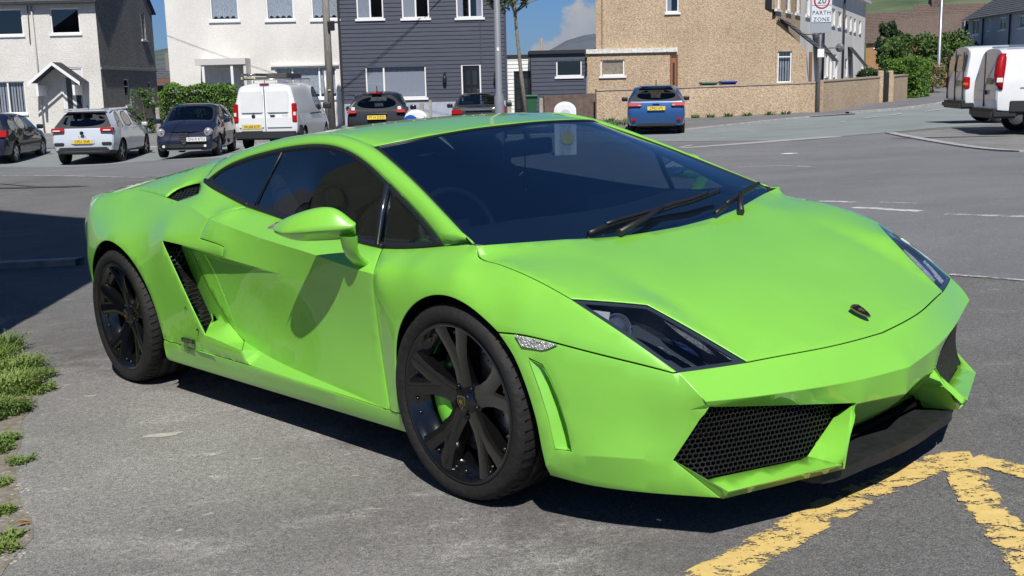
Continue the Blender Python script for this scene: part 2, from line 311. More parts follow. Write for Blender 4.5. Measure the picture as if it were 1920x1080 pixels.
# ------------------------------------------------------------------ surface patches for the green sports car (car frame: x forward, y left, z up)
def cr_spline(P, step=.022):
    P = [np.array(p, float) for p in P]
    if len(P) == 2:
        n = max(1, int(math.ceil(np.linalg.norm(P[1] - P[0]) / step)))
        return [P[0] + (P[1] - P[0]) * i / n for i in range(n + 1)]
    Q = [2 * P[0] - P[1]] + P + [2 * P[-1] - P[-2]]; out = []
    for i in range(1, len(Q) - 2):
        p0, p1, p2, p3 = Q[i - 1:i + 3]
        t0 = 0; t1 = t0 + np.linalg.norm(p1 - p0) ** .5; t2 = t1 + np.linalg.norm(p2 - p1) ** .5; t3 = t2 + np.linalg.norm(p3 - p2) ** .5
        n = max(1, int(math.ceil(np.linalg.norm(p2 - p1) / step)))
        for k in range(n):
            t = t1 + (t2 - t1) * k / n
            a1 = (t1 - t) / (t1 - t0) * p0 + (t - t0) / (t1 - t0) * p1; a2 = (t2 - t) / (t2 - t1) * p1 + (t - t1) / (t2 - t1) * p2; a3 = (t3 - t) / (t3 - t2) * p2 + (t - t2) / (t3 - t2) * p3
            b1 = (t2 - t) / (t2 - t0) * a1 + (t - t0) / (t2 - t0) * a2; b2 = (t3 - t) / (t3 - t1) * a2 + (t - t1) / (t3 - t1) * a3
            out.append((t2 - t) / (t2 - t1) * b1 + (t - t1) / (t2 - t1) * b2)
    out.append(P[-1]); return out
POLY = {'drear'}
ROUGH = {'drear', 'bonside', 'gr', 'glip', 'vtop', 'bvL', 'bvR', 'bvRo', 'cr2', 'itop', 'archf2', 'qback', 'qdown'}
def relax(P, it=26):
    P = np.array(P)
    if len(P) < 8: return list(P)
    for _ in range(it):
        Q = P.copy(); Q[1:-1] = P[1:-1] * .5 + (P[:-2] + P[2:]) * .25; P = Q
    return list(P)
SAMP = {}
def samp(n):
    if n not in SAMP:
        if n in POLY or n[:2] == 'bv':
            P = CV[n]; o = []
            for a, b in zip(P, P[1:]): o += cr_spline([a, b], .03)[:-1]
            SAMP[n] = o + [np.array(P[-1])]
        else:
            SAMP[n] = cr_spline(CV[n])
            if n not in ROUGH: SAMP[n] = relax(SAMP[n])
    return SAMP[n]
def chain(loop):
    segs = [samp(n) if isinstance(n, str) else cr_spline(n) for n in loop]
    d = lambda a, b: np.linalg.norm(a - b)
    cur = segs[0]; nx = segs[1]
    if min(d(cur[0], nx[0]), d(cur[0], nx[-1])) < min(d(cur[-1], nx[0]), d(cur[-1], nx[-1])): cur = cur[::-1]
    out = list(cur[:-1]); end = cur[-1]
    for k, s in enumerate(segs[1:]):
        if d(s[0], end) > d(s[-1], end): s = s[::-1]
        if d(s[0], end) > .02: print('GAP', loop[k + 1], round(float(d(s[0], end)), 3))
        out += list(s[:-1]); end = s[-1]
    if d(out[0], end) > .02 and abs(end[1]) < 1e-6 and abs(out[0][1]) < 1e-6: out.append(end)
    elif d(out[0], end) > .02: print('NOT CLOSED', loop[0], round(float(d(out[0], end)), 3))
    q = [out[0]]
    for p in out[1:]:
        if d(p, q[-1]) > 1e-4: q.append(p)
    return q
class Surf:
    def __init__(s, B, n, guides=(), keep=240):
        n = np.array(n, float); n /= np.linalg.norm(n); s.n = n
        a = np.cross([0, 0, 1.] if abs(n[2]) < .9 else [1., 0, 0], n); a /= np.linalg.norm(a); s.a = a; s.b = np.cross(n, a)
        P = list(B[::max(1, int(math.ceil(len(B) / keep)))]) + [np.array(g, float) for g in guides]; P = np.array(P)
        s.c = np.stack([P @ s.a, P @ s.b], 1); h = P @ n; N = len(P)
        d = np.linalg.norm(s.c[:, None] - s.c[None], axis=2); K = s.k(d) + np.diag([2e-5] * (N - len(guides)) + [.004] * len(guides))
        A = np.zeros((N + 3, N + 3)); A[:N, :N] = K; A[:N, N] = 1; A[:N, N + 1:] = s.c; A[N, :N] = 1; A[N + 1:, :N] = s.c.T
        s.w = np.linalg.solve(A, np.concatenate([h, [0, 0, 0]]))
    def k(s, d): return np.where(d > 1e-9, d * d * np.log(np.maximum(d, 1e-9)), 0)
    def to2(s, p): p = np.asarray(p); return np.stack([p @ s.a, p @ s.b], -1)
    def h(s, q):
        q = np.atleast_2d(q); d = np.linalg.norm(q[:, None] - s.c[None], axis=2)
        return s.k(d) @ s.w[:-3] + s.w[-3] + q @ s.w[-2:]
    def up(s, q, off=0.):
        q = np.atleast_2d(q); return q[:, :1] * s.a + q[:, 1:] * s.b + (s.h(q)[:, None] + off) * s.n
def inpoly(q, poly):
    x, y = q[:, 0], q[:, 1]; c = np.zeros(len(q), bool); n = len(poly)
    for i in range(n):
        x1, y1 = poly[i]; x2, y2 = poly[(i + 1) % n]
        m = (y1 > y) != (y2 > y)
        if y1 != y2: c ^= m & (x < (x2 - x1) * (y - y1) / (y2 - y1) + x1)
    return c
def polydist(q, poly):
    d = np.full(len(q), 9.); n = len(poly)
    for i in range(n):
        a = poly[i]; b = poly[(i + 1) % n]; ab = b - a; t = np.clip(((q - a) @ ab) / max(ab @ ab, 1e-12), 0, 1)
        d = np.minimum(d, np.linalg.norm(q - a - t[:, None] * ab, axis=1))
    return d
def patch(bm, loop, n, guides=(), holes=(), grid=.035, off=0., surf=None, pts=None, mi=0):
    B = pts if pts is not None else chain(loop)
    s = surf or Surf(B, n, guides)
    P2 = s.to2(np.array(B)); H2 = [s.to2(np.array(h)) for h in holes]
    lo, hi = P2.min(0), P2.max(0)
    gx, gy = np.meshgrid(np.arange(lo[0], hi[0], grid), np.arange(lo[1], hi[1], grid)); G = np.stack([gx.ravel(), gy.ravel()], 1)
    G[:, 0] += (np.round((G[:, 1] - lo[1]) / grid) % 2) * grid * .5
    G = G[inpoly(G, P2)]
    if len(G): G = G[polydist(G, P2) > grid * .45]
    for h in H2:
        if len(G): G = G[~inpoly(G, h)]
        if len(G): G = G[polydist(G, h) > grid * .3]
    V = [Vector(p) for p in P2]; E = [(i, (i + 1) % len(P2)) for i in range(len(P2))]
    for h in H2:
        k = len(V); V += [Vector(p) for p in h]; E += [(k + i, k + (i + 1) % len(h)) for i in range(len(h))]
    nb = len(V); V += [Vector(p) for p in G]
    vo, eo, fo, ov, _, _ = geometry.delaunay_2d_cdt(V, E, [], 0, 1e-6)
    q = np.array([list(v) for v in vo]); X = s.up(q, off)
    for i, src in enumerate(ov):          # keep outline points exactly on their curve
        for k in src:
            if k < len(B) and off == 0.: X[i] = B[k]
    cen = np.array([q[list(f)].mean(0) for f in fo]); ok = inpoly(cen, P2)
    for h in H2: ok &= ~inpoly(cen, h)
    vs = {}
    for f, k in zip(fo, ok):
        if not k: continue
        t = [vs.setdefault(i, None) or vs.__setitem__(i, bm.verts.new(X[i])) or vs[i] for i in f]
        try: fc = bm.faces.new(t)
        except ValueError: continue
        fc.material_index = mi; fc.smooth = True
        fc.normal_update()
        if fc.normal.dot(Vector(s.n)) < 0: fc.normal_flip()
    return s
def offset_poly(P2, d):
    # inward offset of a 2D polygon (resampled curve)
    P2 = np.array(P2); n = len(P2); A = 0.
    for i in range(n): A += P2[i][0] * P2[(i + 1) % n][1] - P2[(i + 1) % n][0] * P2[i][1]
    sg = 1 if A > 0 else -1; out = []
    for i in range(n):
        e1 = P2[i] - P2[i - 1]; e2 = P2[(i + 1) % n] - P2[i]
        e1 = e1 / (np.linalg.norm(e1) + 1e-9); e2 = e2 / (np.linalg.norm(e2) + 1e-9)
        n1 = np.array([-e1[1], e1[0]]) * sg; n2 = np.array([-e2[1], e2[0]]) * sg
        m = n1 + n2; m /= (np.linalg.norm(m) + 1e-9); c = max(.5, m @ n1)
        out.append(P2[i] + m * d / c)
    out = np.array(out); keep = polydist(out, P2) > abs(d) * .93
    return out[keep & inpoly(out, P2)]
def mirror_bm(bm, weld=False):
    g = bmesh.ops.duplicate(bm, geom=bm.verts[:] + bm.faces[:] + bm.edges[:])
    nv = [e for e in g['geom'] if isinstance(e, bmesh.types.BMVert)]; nf = [e for e in g['geom'] if isinstance(e, bmesh.types.BMFace)]
    for v in nv: v.co.y *= -1
    bmesh.ops.reverse_faces(bm, faces=nf)
    if weld: bmesh.ops.remove_doubles(bm, verts=bm.verts[:], dist=.0012)
def shrink(bm, g=.0018, skip=None):
    mv = {}
    for e in bm.edges:
        if len(e.link_faces) != 1: continue
        f = e.link_faces[0]; d = (e.verts[1].co - e.verts[0].co)
        if d.length < 1e-6: continue
        t = f.normal.cross(d).normalized(); c = f.calc_center_median()
        if (c - e.verts[0].co).dot(t) < 0: t = -t
        for v in e.verts: mv.setdefault(v, []).append(t)
    for v, ts in mv.items():
        if skip and skip(v.co): continue
        m = sum(ts, Vector()); 
        if m.length > 1e-6: v.co += m.normalized() * g / max(.5, m.normalized().dot(ts[0]))
def finish(o, thick=.005, bev=.0022, ang=24):
    o.data.set_sharp_from_angle(angle=math.radians(ang))
    if thick:
        m = o.modifiers.new('solid', 'SOLIDIFY'); m.thickness = thick; m.offset = -1; m.use_quality_normals = False; m.use_even_offset = False
    if bev:
        b = o.modifiers.new('bevel', 'BEVEL'); b.width = bev; b.segments = 2; b.limit_method = 'ANGLE'; b.angle_limit = math.radians(ang); b.harden_normals = False; b.use_clamp_overlap = True
    return o
def car_part(name, patches, m, parent, center=False, gap=.0024, thick=.005, bev=.0022, label=None, both=True, ang=24):
    bm = bmesh.new()
    b3 = bmesh.new()
    for p in patches:
        kw = dict(p[2]) if len(p) > 2 else {}
        if kw.pop('full', False):
            B = chain(p[0]) ; B = B + [q * np.array([1, -1, 1]) for q in B[::-1]]; Q = [B[0]]
            for q in B[1:]:
                if np.linalg.norm(q - Q[-1]) > 1e-4: Q.append(q)
            if np.linalg.norm(Q[0] - Q[-1]) < 1e-4: Q.pop()
            g = [tuple(q) for q in kw.pop('guides', ())]; kw['guides'] = g + [(q[0], -q[1], q[2]) for q in g if abs(q[1]) > 1e-4]
            patch(b3, None, p[1], pts=Q, **kw)
        else: patch(bm, *p[:2], **kw)
    bmesh.ops.remove_doubles(bm, verts=bm.verts[:], dist=.0012)
    if center:
        mirror_bm(bm, False)
        tmp = bpy.data.meshes.new('t'); b3.to_mesh(tmp); b3.free(); bm.from_mesh(tmp); bpy.data.meshes.remove(tmp)
        bmesh.ops.remove_doubles(bm, verts=bm.verts[:], dist=.0012)
        if gap: bm.normal_update(); shrink(bm, gap)
        return finish(obj(name, bm, m, parent, True), thick, bev, ang)
    if gap: bm.normal_update(); shrink(bm, gap)
    r = []
    if both:
        b2 = bm.copy()
        for v in b2.verts: v.co.y *= -1
        bmesh.ops.reverse_faces(b2, faces=b2.faces[:])
        r.append(finish(obj(name, b2, m, parent, True), thick, bev, ang))
    r.insert(0, finish(obj(name, bm, m, parent, True), thick, bev, ang))
    return r

# the car's place: its own ground plane tilts a little to the left
R_WC = Matrix(((0.669934, 0.740903, -0.047443), (-0.741671, 0.67076, 0.002052), (0.033343, 0.033812, 0.998872)))
T_WC = Vector((0.51624, 3.98288, 0.01602))
sports = thing('sports_car', 'lime green low sports car parked across the foreground', 'car')
sports.matrix_world = Matrix.Translation(T_WC) @ R_WC.to_4x4()

GREEN = mat('lime_paint', (.22, .57, .062), .34, 0., 1.0, .5, noise_amt=.03, noise_scale=3, coat_rough=.015)
BLK = mat('black_plastic', (.012, .012, .013), .45)
GLB = mat('gloss_black', (.004, .004, .0045), .14, spec=.5, coat=.5)
RUB = mat('rubber', (.009, .0085, .008), .75, bump=.25, bump_scale=45, noise_amt=.25, noise_scale=20)
MATTE = mat('matte_black', (.006, .006, .006), .9, spec=.1)
SEAL = mat('window_seal', (.015, .016, .022), .35)
GLS = glass('windscreen_glass', (.32, .42, .50), .26, refl=(.75, .9, 1))
GLS2 = glass('tinted_side_glass', (.52, .56, .60), .16)
CHROME = mat('chrome', (.75, .76, .78), .12, 1.)

def spl(n, i0, i1): return CV[n][i0:i1]
# split / extra curves
CV['bonrearA'] = [CV['bonrear'][0], CV['bonrear'][1], (.105, -.50, .7955)]
CV['bonrearB'] = [(.105, -.50, .7955)] + CV['bonrear'][3:]
CV['bcrease'] = [(.105, -.50, .7955), (.32, -.53, .736), (.48, -.553, .681), (.6, -.552, .637), (.736, -.556, .569), (.8534, -.562, .5007)]
Q1 = (-3.10, -.775, .88)
CV['qtop'] = CV['qback'][:3]; CV['qdown'] = CV['qback'][2:]
CV['f0s'] = [SPT_F0 if False else (-1.9374, -.865, .6995), (-1.7858, -.935, .7261)]
CV['sctA2'] = [(-1.7858, -.935, .7261), CV['sctA'][-1]]
CV['sctA1'] = [CV['sctA'][0], (-1.7858, -.935, .7261)]
CV['s0g0'] = [CV['scooplip'][0], CV['glip'][0]]; CV['s4g4'] = [CV['scooplip'][-1], CV['glip'][-1]]
CV['f0g0s'] = [(-1.9374, -.865, .6995), (-1.7858, -.935, .7261)]
CV['sillF'] = [CV['fbot'][-1], CV['sillbot'][-1]]; CV['sillR'] = [CV['sillA'][0], CV['sillbot'][0]]
CV['tailctr'] = [(-3.40, 0, .905), (-3.44, 0, .62), (-3.36, 0, .22)]
CV['tailbot'] = [(-3.36, 0, .22), (-3.30, -.5, .23), (-3.15, -.74, .26), CV['archr'][-1]]
for k in ('fint', 'g1', 'g2', 'g3', 'g4', 'M', 'A', 'cr2e', 'chin', 'lipin', 'lipu0', 'lipu1'): globals()['P_' + k] = SPT[k]

car_part('bonnet', [(['bonrearB', 'bcrease', 'bonfront'], (.3, 0, 1), dict(full=True, guides=CV['bonctr'][1:-1])),
                    (['bonrearA', 'bonside', 'hlin1', 'hlin2', 'bcrease'], (.3, -.2, 1))], GREEN, sports, center=True, bev=.003, ang=14)
car_part('roof', [(['rrc', 'rcf', 'wtop'], (0, 0, 1), dict(full=True, guides=CV['rctr'][1:-1]))], GREEN, sports, center=True, gap=0)
car_part('engine_cover', [(['rrc', 'rcback', 'decktail'], (0, 0, 1), dict(full=True, grid=.08, guides=CV['dctr'][1:-1]))], GREEN, sports, center=True, gap=0)
# screen pillar and cant rail: a ruled strip between the glass edges, then the rear haunch top
RA = np.array([p for n_ in (samp('wedge')[::-1], samp('rcf')[::-1], samp('rcback')) for p in n_]); RA = RA[np.argsort(-RA[:, 0], kind='stable')]
RB = np.array(cr_spline([p for p in relax(samp('wintop'), 30)][::-1], .03)); RB = RB[::max(1, len(RB) // 90)]
def rail_strip(rows=7, bulge=.016):
    bm = bmesh.new(); V = []
    L_ = np.concatenate([[0], np.cumsum(np.linalg.norm(np.diff(RB, axis=0), axis=1))]); T_ = np.linspace(0, L_[-1], 80); B_ = np.stack([np.interp(T_, L_, RB[:, k]) for k in range(3)], 1)
    B_[0] = CV['wintop'][-1]; B_[-1] = CV['wintop'][0]
    xa = B_[:, 0] + .1475 * np.clip(1 - (-.153 - B_[:, 0]) / .9, 0, 1); A_ = np.stack([np.interp(-xa, -RA[:, 0], RA[:, k]) for k in range(3)], 1)
    for _ in range(6): A_[1:-1] = A_[1:-1] * .5 + (A_[:-2] + A_[2:]) * .25
    for a, b in zip(A_, B_):
        n_ = np.cross([1., 0, 0], b - a); n_ = n_ / np.linalg.norm(n_) * (1 if n_[0] * 0 + np.cross([1., 0, 0], b - a)[2] > 0 else -1)
        V.append([bm.verts.new(a + (b - a) * (k / (rows - 1)) + n_ * bulge * 4 * (k / (rows - 1)) * (1 - k / (rows - 1))) for k in range(rows)])
    for p, q in zip(V, V[1:]):
        for k in range(rows - 1): bm.faces.new((p[k], p[k + 1], q[k + 1], q[k])).smooth = True
    bm.normal_update()
    if sum(f.normal.z for f in bm.faces) < 0: bmesh.ops.reverse_faces(bm, faces=bm.faces[:])
    return bm, A_[-1]
_b, RJ = rail_strip()
for sg_ in (1, -1):
    b2 = _b.copy()
    if sg_ < 0:
        for v in b2.verts: v.co.y *= -1
        bmesh.ops.reverse_faces(b2, faces=b2.faces[:])
    o_ = obj('roof_rail', b2, GREEN, sports, True); m_ = o_.modifiers.new('solid', 'SOLIDIFY'); m_.thickness = .006; m_.offset = -1
_b.free()
rcs = samp('rcback'); k_ = next(i for i, p in enumerate(rcs) if p[0] < RJ[0]); CV['rcend'] = [tuple(RJ)] + [tuple(p) for p in rcs[k_::6]] + [tuple(rcs[-1])]; CV['joint'] = [tuple(RJ), CV['wintop'][0]]
car_part('rear_haunch', [(['joint', 'v3w', 'vtop', 'covs', 'qtop', 'cutail', 'rcend'], (0, -.4, .9))], GREEN, sports, gap=0, bev=0)
FG = [(.03, -.905, .755), (-.20, -.895, .745), (.30, -.893, .685)]
car_part('front_wing', [(['dfront', 'belt1', 'pilb', 'wsbon', 'bonside', 'hlouter', 'ftipc', 'fshut', 'archf', 'fbot', 'dfB', 'dfA'], (0, -.75, .66), dict(guides=FG, grid=.028))], GREEN, sports, bev=.003)
car_part('door', [(['belt2', 'dfront', 'shoulder', 'drtopc'], (0, -.75, .66), dict(guides=[(-.55, -.872, .757), (-.9, -.868, .79)])),
                  (['shoulder', 'dfA', 'mid', 'sctB', 'drear'], (0, -1, 0)),
                  (['mid', 'dfB', 'ledge', 'd1l0', 'dedge', 'wlow', 'wlow2'], (0, -1, 0), dict(guides=[(-.95, -.876, .46), (-1.3, -.874, .50), (-.68, -.882, .44), (-1.1, -.866, .37)])),
                  (['ledge', 'l0k', 'ksb', 'sillB', 'sillC'], (0, -1, .3)),
                  (['sctB', 'wlow2', 'wlow', 'f0d0', 'f0s', 'sctA2'], (0, -.7, -.7))], GREEN, sports, bev=.0025, ang=16)
car_part('rear_wing', [(['covs', 'qtop', 'qdown', 'archr', 'sillA', 'ksb', 's4k', 'scooplip', 'sctA', 'drear', 'v5dr', 'v05'], (-.15, -.85, .45), dict(guides=CV['sil'] + [(-1.85, -.945, .45)], grid=.032)),
                       (['belt3', 'v3w', 'v43', 'v54', 'v5dr', 'drtopc'], (0, -.6, .8)),
                       ], GREEN, sports, bev=.0014, ang=30)
car_part('side_intake', [(['fin', 'f0d0', 'dedge', 'f1d1'], (.2, -1, 0)),
                       (['s4f1', 'f1d1', 'd1l0', 'l0k', 's4k'], (0, -.5, .8), dict(guides=[(-1.55, -.915, .355)])),
                       (['scooplip', 's4g4', 'glip', 's0g0'], (.8, -.5, .3))], GREEN, sports, bev=0, gap=0, thick=0, ang=30)
car_part('side_sill', [(['sillA', 'sillB', 'sillC', 'fbot', 'sillF', 'sillbot', 'sillR'], (0, -1, -.1))], GREEN, sports, bev=.0018)
bv = [np.array(SPT['bv%d' % i]) for i in range(10)]
BVS = []
for i in range(10): BVS += cr_spline([bv[i], bv[(i + 1) % 10]], .03)[:-1]
CV['bvL'] = [SPT['bv0'], SPT['bv9'], SPT['bv8'], SPT['bv7'], SPT['bv6']]
inn = lambda p, d: (p[0] - .012, p[1] + d, p[2])
CV['bvR'] = [SPT['bv0'], inn(SPT['bv1'], .012), inn(SPT['bv2'], .04), inn(SPT['bv3'], .055), inn(SPT['bv4'], .055), inn(SPT['bv5'], .045)]
CV['bvRo'] = [SPT['bv0'], SPT['bv1'], SPT['bv2'], SPT['bv3'], SPT['bv4'], SPT['bv5']]
CV['bvB'] = [CV['bvR'][-1], SPT['bv6']]; CV['bvC'] = [SPT['bv5'], CV['bvR'][-1]]
BSG = [(.60, -.862, .42), (.72, -.806, .40), (.60, -.858, .33), (.70, -.812, .31)]
car_part('front_bumper', [(['fshut', 'ftipc', 'lampedge', 'A0A', 'AM', 'lowcr', 'archf2'], (.45, -.89, 0), dict(guides=BSG, holes=[BVS])),
                          (['lowcr', 'Mchin', 'bbot', 'archf3'], (.5, -.8, -.4)),
                          (['bonfront', 'hlfront', 'lampedge', 'crease'], (.6, 0, .8), dict(full=True)),
                          (['crease', 'A0A', 'itop', 'cr2'], (1, 0, .1), dict(full=True)),
                          (['cr2', 'bote', 'botl'], (.9, 0, -.4), dict(full=True, guides=[(.975, 0, .25)])),
                          ], GREEN, sports, center=True, bev=.004, ang=18)
car_part('splitter_lip', [([[P_chin, P_lipin], [P_lipin, P_lipu1], [P_lipu1, P_lipu0], [P_lipu0, P_chin]], (.7, -.6, .2)),
                          (['Mchin', [P_chin, P_lipu0], [P_lipu0, P_M]], (.6, -.5, .6)),
                          ([[P_M, P_lipu0], [P_lipu0, P_lipu1], [P_lipu1, P_g2], [P_g2, P_g3], [P_g3, P_g4], [P_g4, P_M]], (0, 0, 1))], GREEN, sports, gap=0, thick=.004, bev=0, ang=25)
car_part('bumper_vent', [(['bvL', 'bvR', 'bvB'], (.2, -1, 0)), (['bvR', 'bvRo', 'bvC'], (-1, -.1, 0)), (['bvB', 'bvC', [SPT['bv5'], SPT['bv6']]], (0, -.1, 1))], GREEN, sports, gap=0, thick=0, bev=0)
car_part('bumper_fin', [([[P_fint, P_lipu1], [P_lipu1, P_g2], [P_g2, P_g1], [P_g1, P_cr2e], [P_cr2e, P_fint]], (.4, -1, .2))], GREEN, sports, gap=0, thick=.02, bev=.002)
car_part('bumper_fin_return', [(['bote', [CV['bote'][-1], (.90, -.335, .150)], [(.90, -.335, .150), P_lipin], [P_lipin, P_cr2e]], (0, 1, .1))], GREEN, sports, gap=0, thick=0, bev=0)
car_part('rear_bumper', [(['decktail', 'cutail', 'qdown', 'tailbot'], (-1, 0, 0), dict(full=True, grid=.06, guides=[(-3.44, 0, .62)]))], GREEN, sports, center=True)

# grilles of real honeycomb
def hexgrid(bm, s, poly2, pitch, wire, depth, off=0.):
    R = pitch / math.sqrt(3); lo, hi = poly2.min(0), poly2.max(0); j = 0; y = lo[1]
    cs = []
    while y < hi[1] + R:
        x = lo[0] + (pitch / 2 if j % 2 else 0)
        while x < hi[0] + pitch: cs.append((x, y)); x += pitch
        y += 1.5 * R; j += 1
    cs = np.array(cs); cs = cs[inpoly(cs, poly2)]
    ang = [math.pi / 6 + k * math.pi / 3 for k in range(6)]
    q = []
    for c in cs:
        for rr in (R, R - wire): q += [(c[0] + rr * math.cos(a), c[1] + rr * math.sin(a)) for a in ang]
    X = s.up(np.array(q), off); n = Vector(s.n)
    for i in range(len(cs)):
        o = [bm.verts.new(X[i * 12 + k]) for k in range(6)]; w = [bm.verts.new(X[i * 12 + 6 + k]) for k in range(6)]; d = [bm.verts.new(Vector(X[i * 12 + 6 + k]) - n * depth) for k in range(6)]
        for k in range(6):
            l = (k + 1) % 6
            bm.faces.new((o[k], o[l], w[l], w[k])); bm.faces.new((w[k], w[l], d[l], d[k]))
MESH = mat('grille_mesh', (.02, .02, .02), .38)
def grille(name, pts, n, pitch, wire, depth, guides=()):
    for sgn in (1, -1):
        B = []
        for i in range(len(pts)): B += cr_spline([pts[i], pts[(i + 1) % len(pts)]], .03)[:-1]
        bm = bmesh.new(); s = Surf(B, n, guides)
        hexgrid(bm, s, s.to2(np.array(B)), pitch, wire, depth)
        b2 = bmesh.new(); patch(b2, None, n, pts=B, surf=s, off=-depth - .006, grid=.06)
        for b in (bm, b2):
            if sgn < 0:
                for v in b.verts: v.co.y *= -1
                bmesh.ops.reverse_faces(b, faces=b.faces[:])
        g = obj(name, bm, MESH, sports); obj('backing', b2, MATTE, g, True)
a3 = lambda p, dx=0, dy=0, dz=0: (p[0] + dx, p[1] + dy, p[2] + dz)
grille('intake_grille', [a3(P_A, -.012, .004, .0), a3(P_cr2e, -.055, 0, .012), a3(P_g1, -.004, 0, 0), a3(P_g2, -.004, 0, .0), a3(P_g3, 0, .0, .0), P_g4, a3(P_M, .002, .002)], (.8, -.45, .2), .0155, .0011, .009)
F0, F1 = CV['fin'][0], CV['fin'][-1]
grille('side_intake_grille', [a3(CV['glip'][0], 0, .006), a3(F0, 0, 0.004), CV['fin'][1], F1, CV['glip'][-1], CV['glip'][2], CV['glip'][1]], (.5, -1, .1), .021, .0022, .012)
grille('deck_vent_grille', [a3(CV['vtop'][0], 0, 0, -.012), a3(CV['vtop'][1], .0, 0, -.012), a3(CV['vtop'][2], 0, 0, -.012), a3(CV['vtop'][3], 0, 0, -.012), a3(CV['v43'][0], 0, 0, -.006), a3(CV['v54'][0], 0, 0, -.006)], (.2, -.6, .8), .024, .0025, .02)

# glazing: black seal ring, glass inside it
def hole_ring(loop, n, width, rows=None):
    B = chain(loop); s = Surf(B, n); P2 = s.to2(np.array(B)); return B, s, offset_poly(P2, width)
def glazing(names, loop, n, width, mseal, mglass, center, guides=(), sub=None):
    B = chain(loop)
    if center:
        B = B + [p * np.array([1, -1, 1]) for p in B[::-1]]
        q = [B[0]]
        for p in B[1:]:
            if np.linalg.norm(p - q[-1]) > 1e-4: q.append(p)
        if np.linalg.norm(q[0] - q[-1]) < 1e-4: q.pop()
        B = q
    for sgn in ((1,) if center else (1, -1)):
        s = Surf(B, n, guides); P2 = s.to2(np.array(B)); I2 = offset_poly(P2, width); I3 = s.up(I2)
        bm = bmesh.new(); patch(bm, None, n, pts=B, surf=s, holes=[I3], off=-.002)
        b2 = bmesh.new(); patch(b2, None, n, pts=list(I3), surf=s, off=-.006)
        for b in (bm, b2):
            if sgn < 0:
                for v in b.verts: v.co.y *= -1
                bmesh.ops.reverse_faces(b, faces=b.faces[:])
        g = obj(names[0], bm, mseal, sports, True); m = g.modifiers.new('solid', 'SOLIDIFY'); m.thickness = .008; m.offset = -1 if width < .03 else 0
        obj(names[1], b2, mglass, sports, True)
    return s
CV['wsctr'] = [CV['wtop'][-1], (-.40, 0, 1.052), (-.10, 0, .905), CV['wbase'][-1]]
glazing(('windscreen_surround', 'windscreen'), ['wbase', 'wedge', 'wtop'], (.5, 0, .85), .011, BLK, GLS, True, guides=[(-.40, 0, 1.050), (-.10, 0, .905), (-.38, -.4, 1.025), (-.38, .4, 1.025), (-.08, .45, .885), (-.08, -.45, .885)])
glazing(('window_surround', 'side_window'), ['wintop', 'belt1', 'belt2', 'belt3'], (0, -.9, .4), .021, SEAL, GLS2, False, guides=[(-1.0, -.745, .98)])
for sgn in (1, -1):
    bm = bmesh.new(); tube(bm, [(p[0], p[1] * sgn - .002 * sgn, p[2]) for p in CV['divd']], .011, 8); obj('window_divider', bm, SEAL, sports)
    bm = bmesh.new(); tube(bm, [(p[0] + .008, p[1] * sgn - .008 * sgn, p[2]) for p in CV['divd']], .003, 6); obj('window_divider_trim', bm, CHROME, sports)
    bm = bmesh.new(); tube(bm, [(p[0], p[1] * sgn, p[2]) for p in CV['seam']], .003, 6); obj('glass_edge', bm, SEAL, sports)
    bm = bmesh.new()
    tube(bm, [(p[0], (p[1] + .004) * sgn, p[2] + .004) for p in cr_spline(CV['belt2'][::1])], .011, 8, cap=True)
    tube(bm, [(p[0], (p[1] + .004) * sgn, p[2] + .004) for p in cr_spline(CV['belt3'])], .011, 8); obj('belt_seal', bm, SEAL, sports)

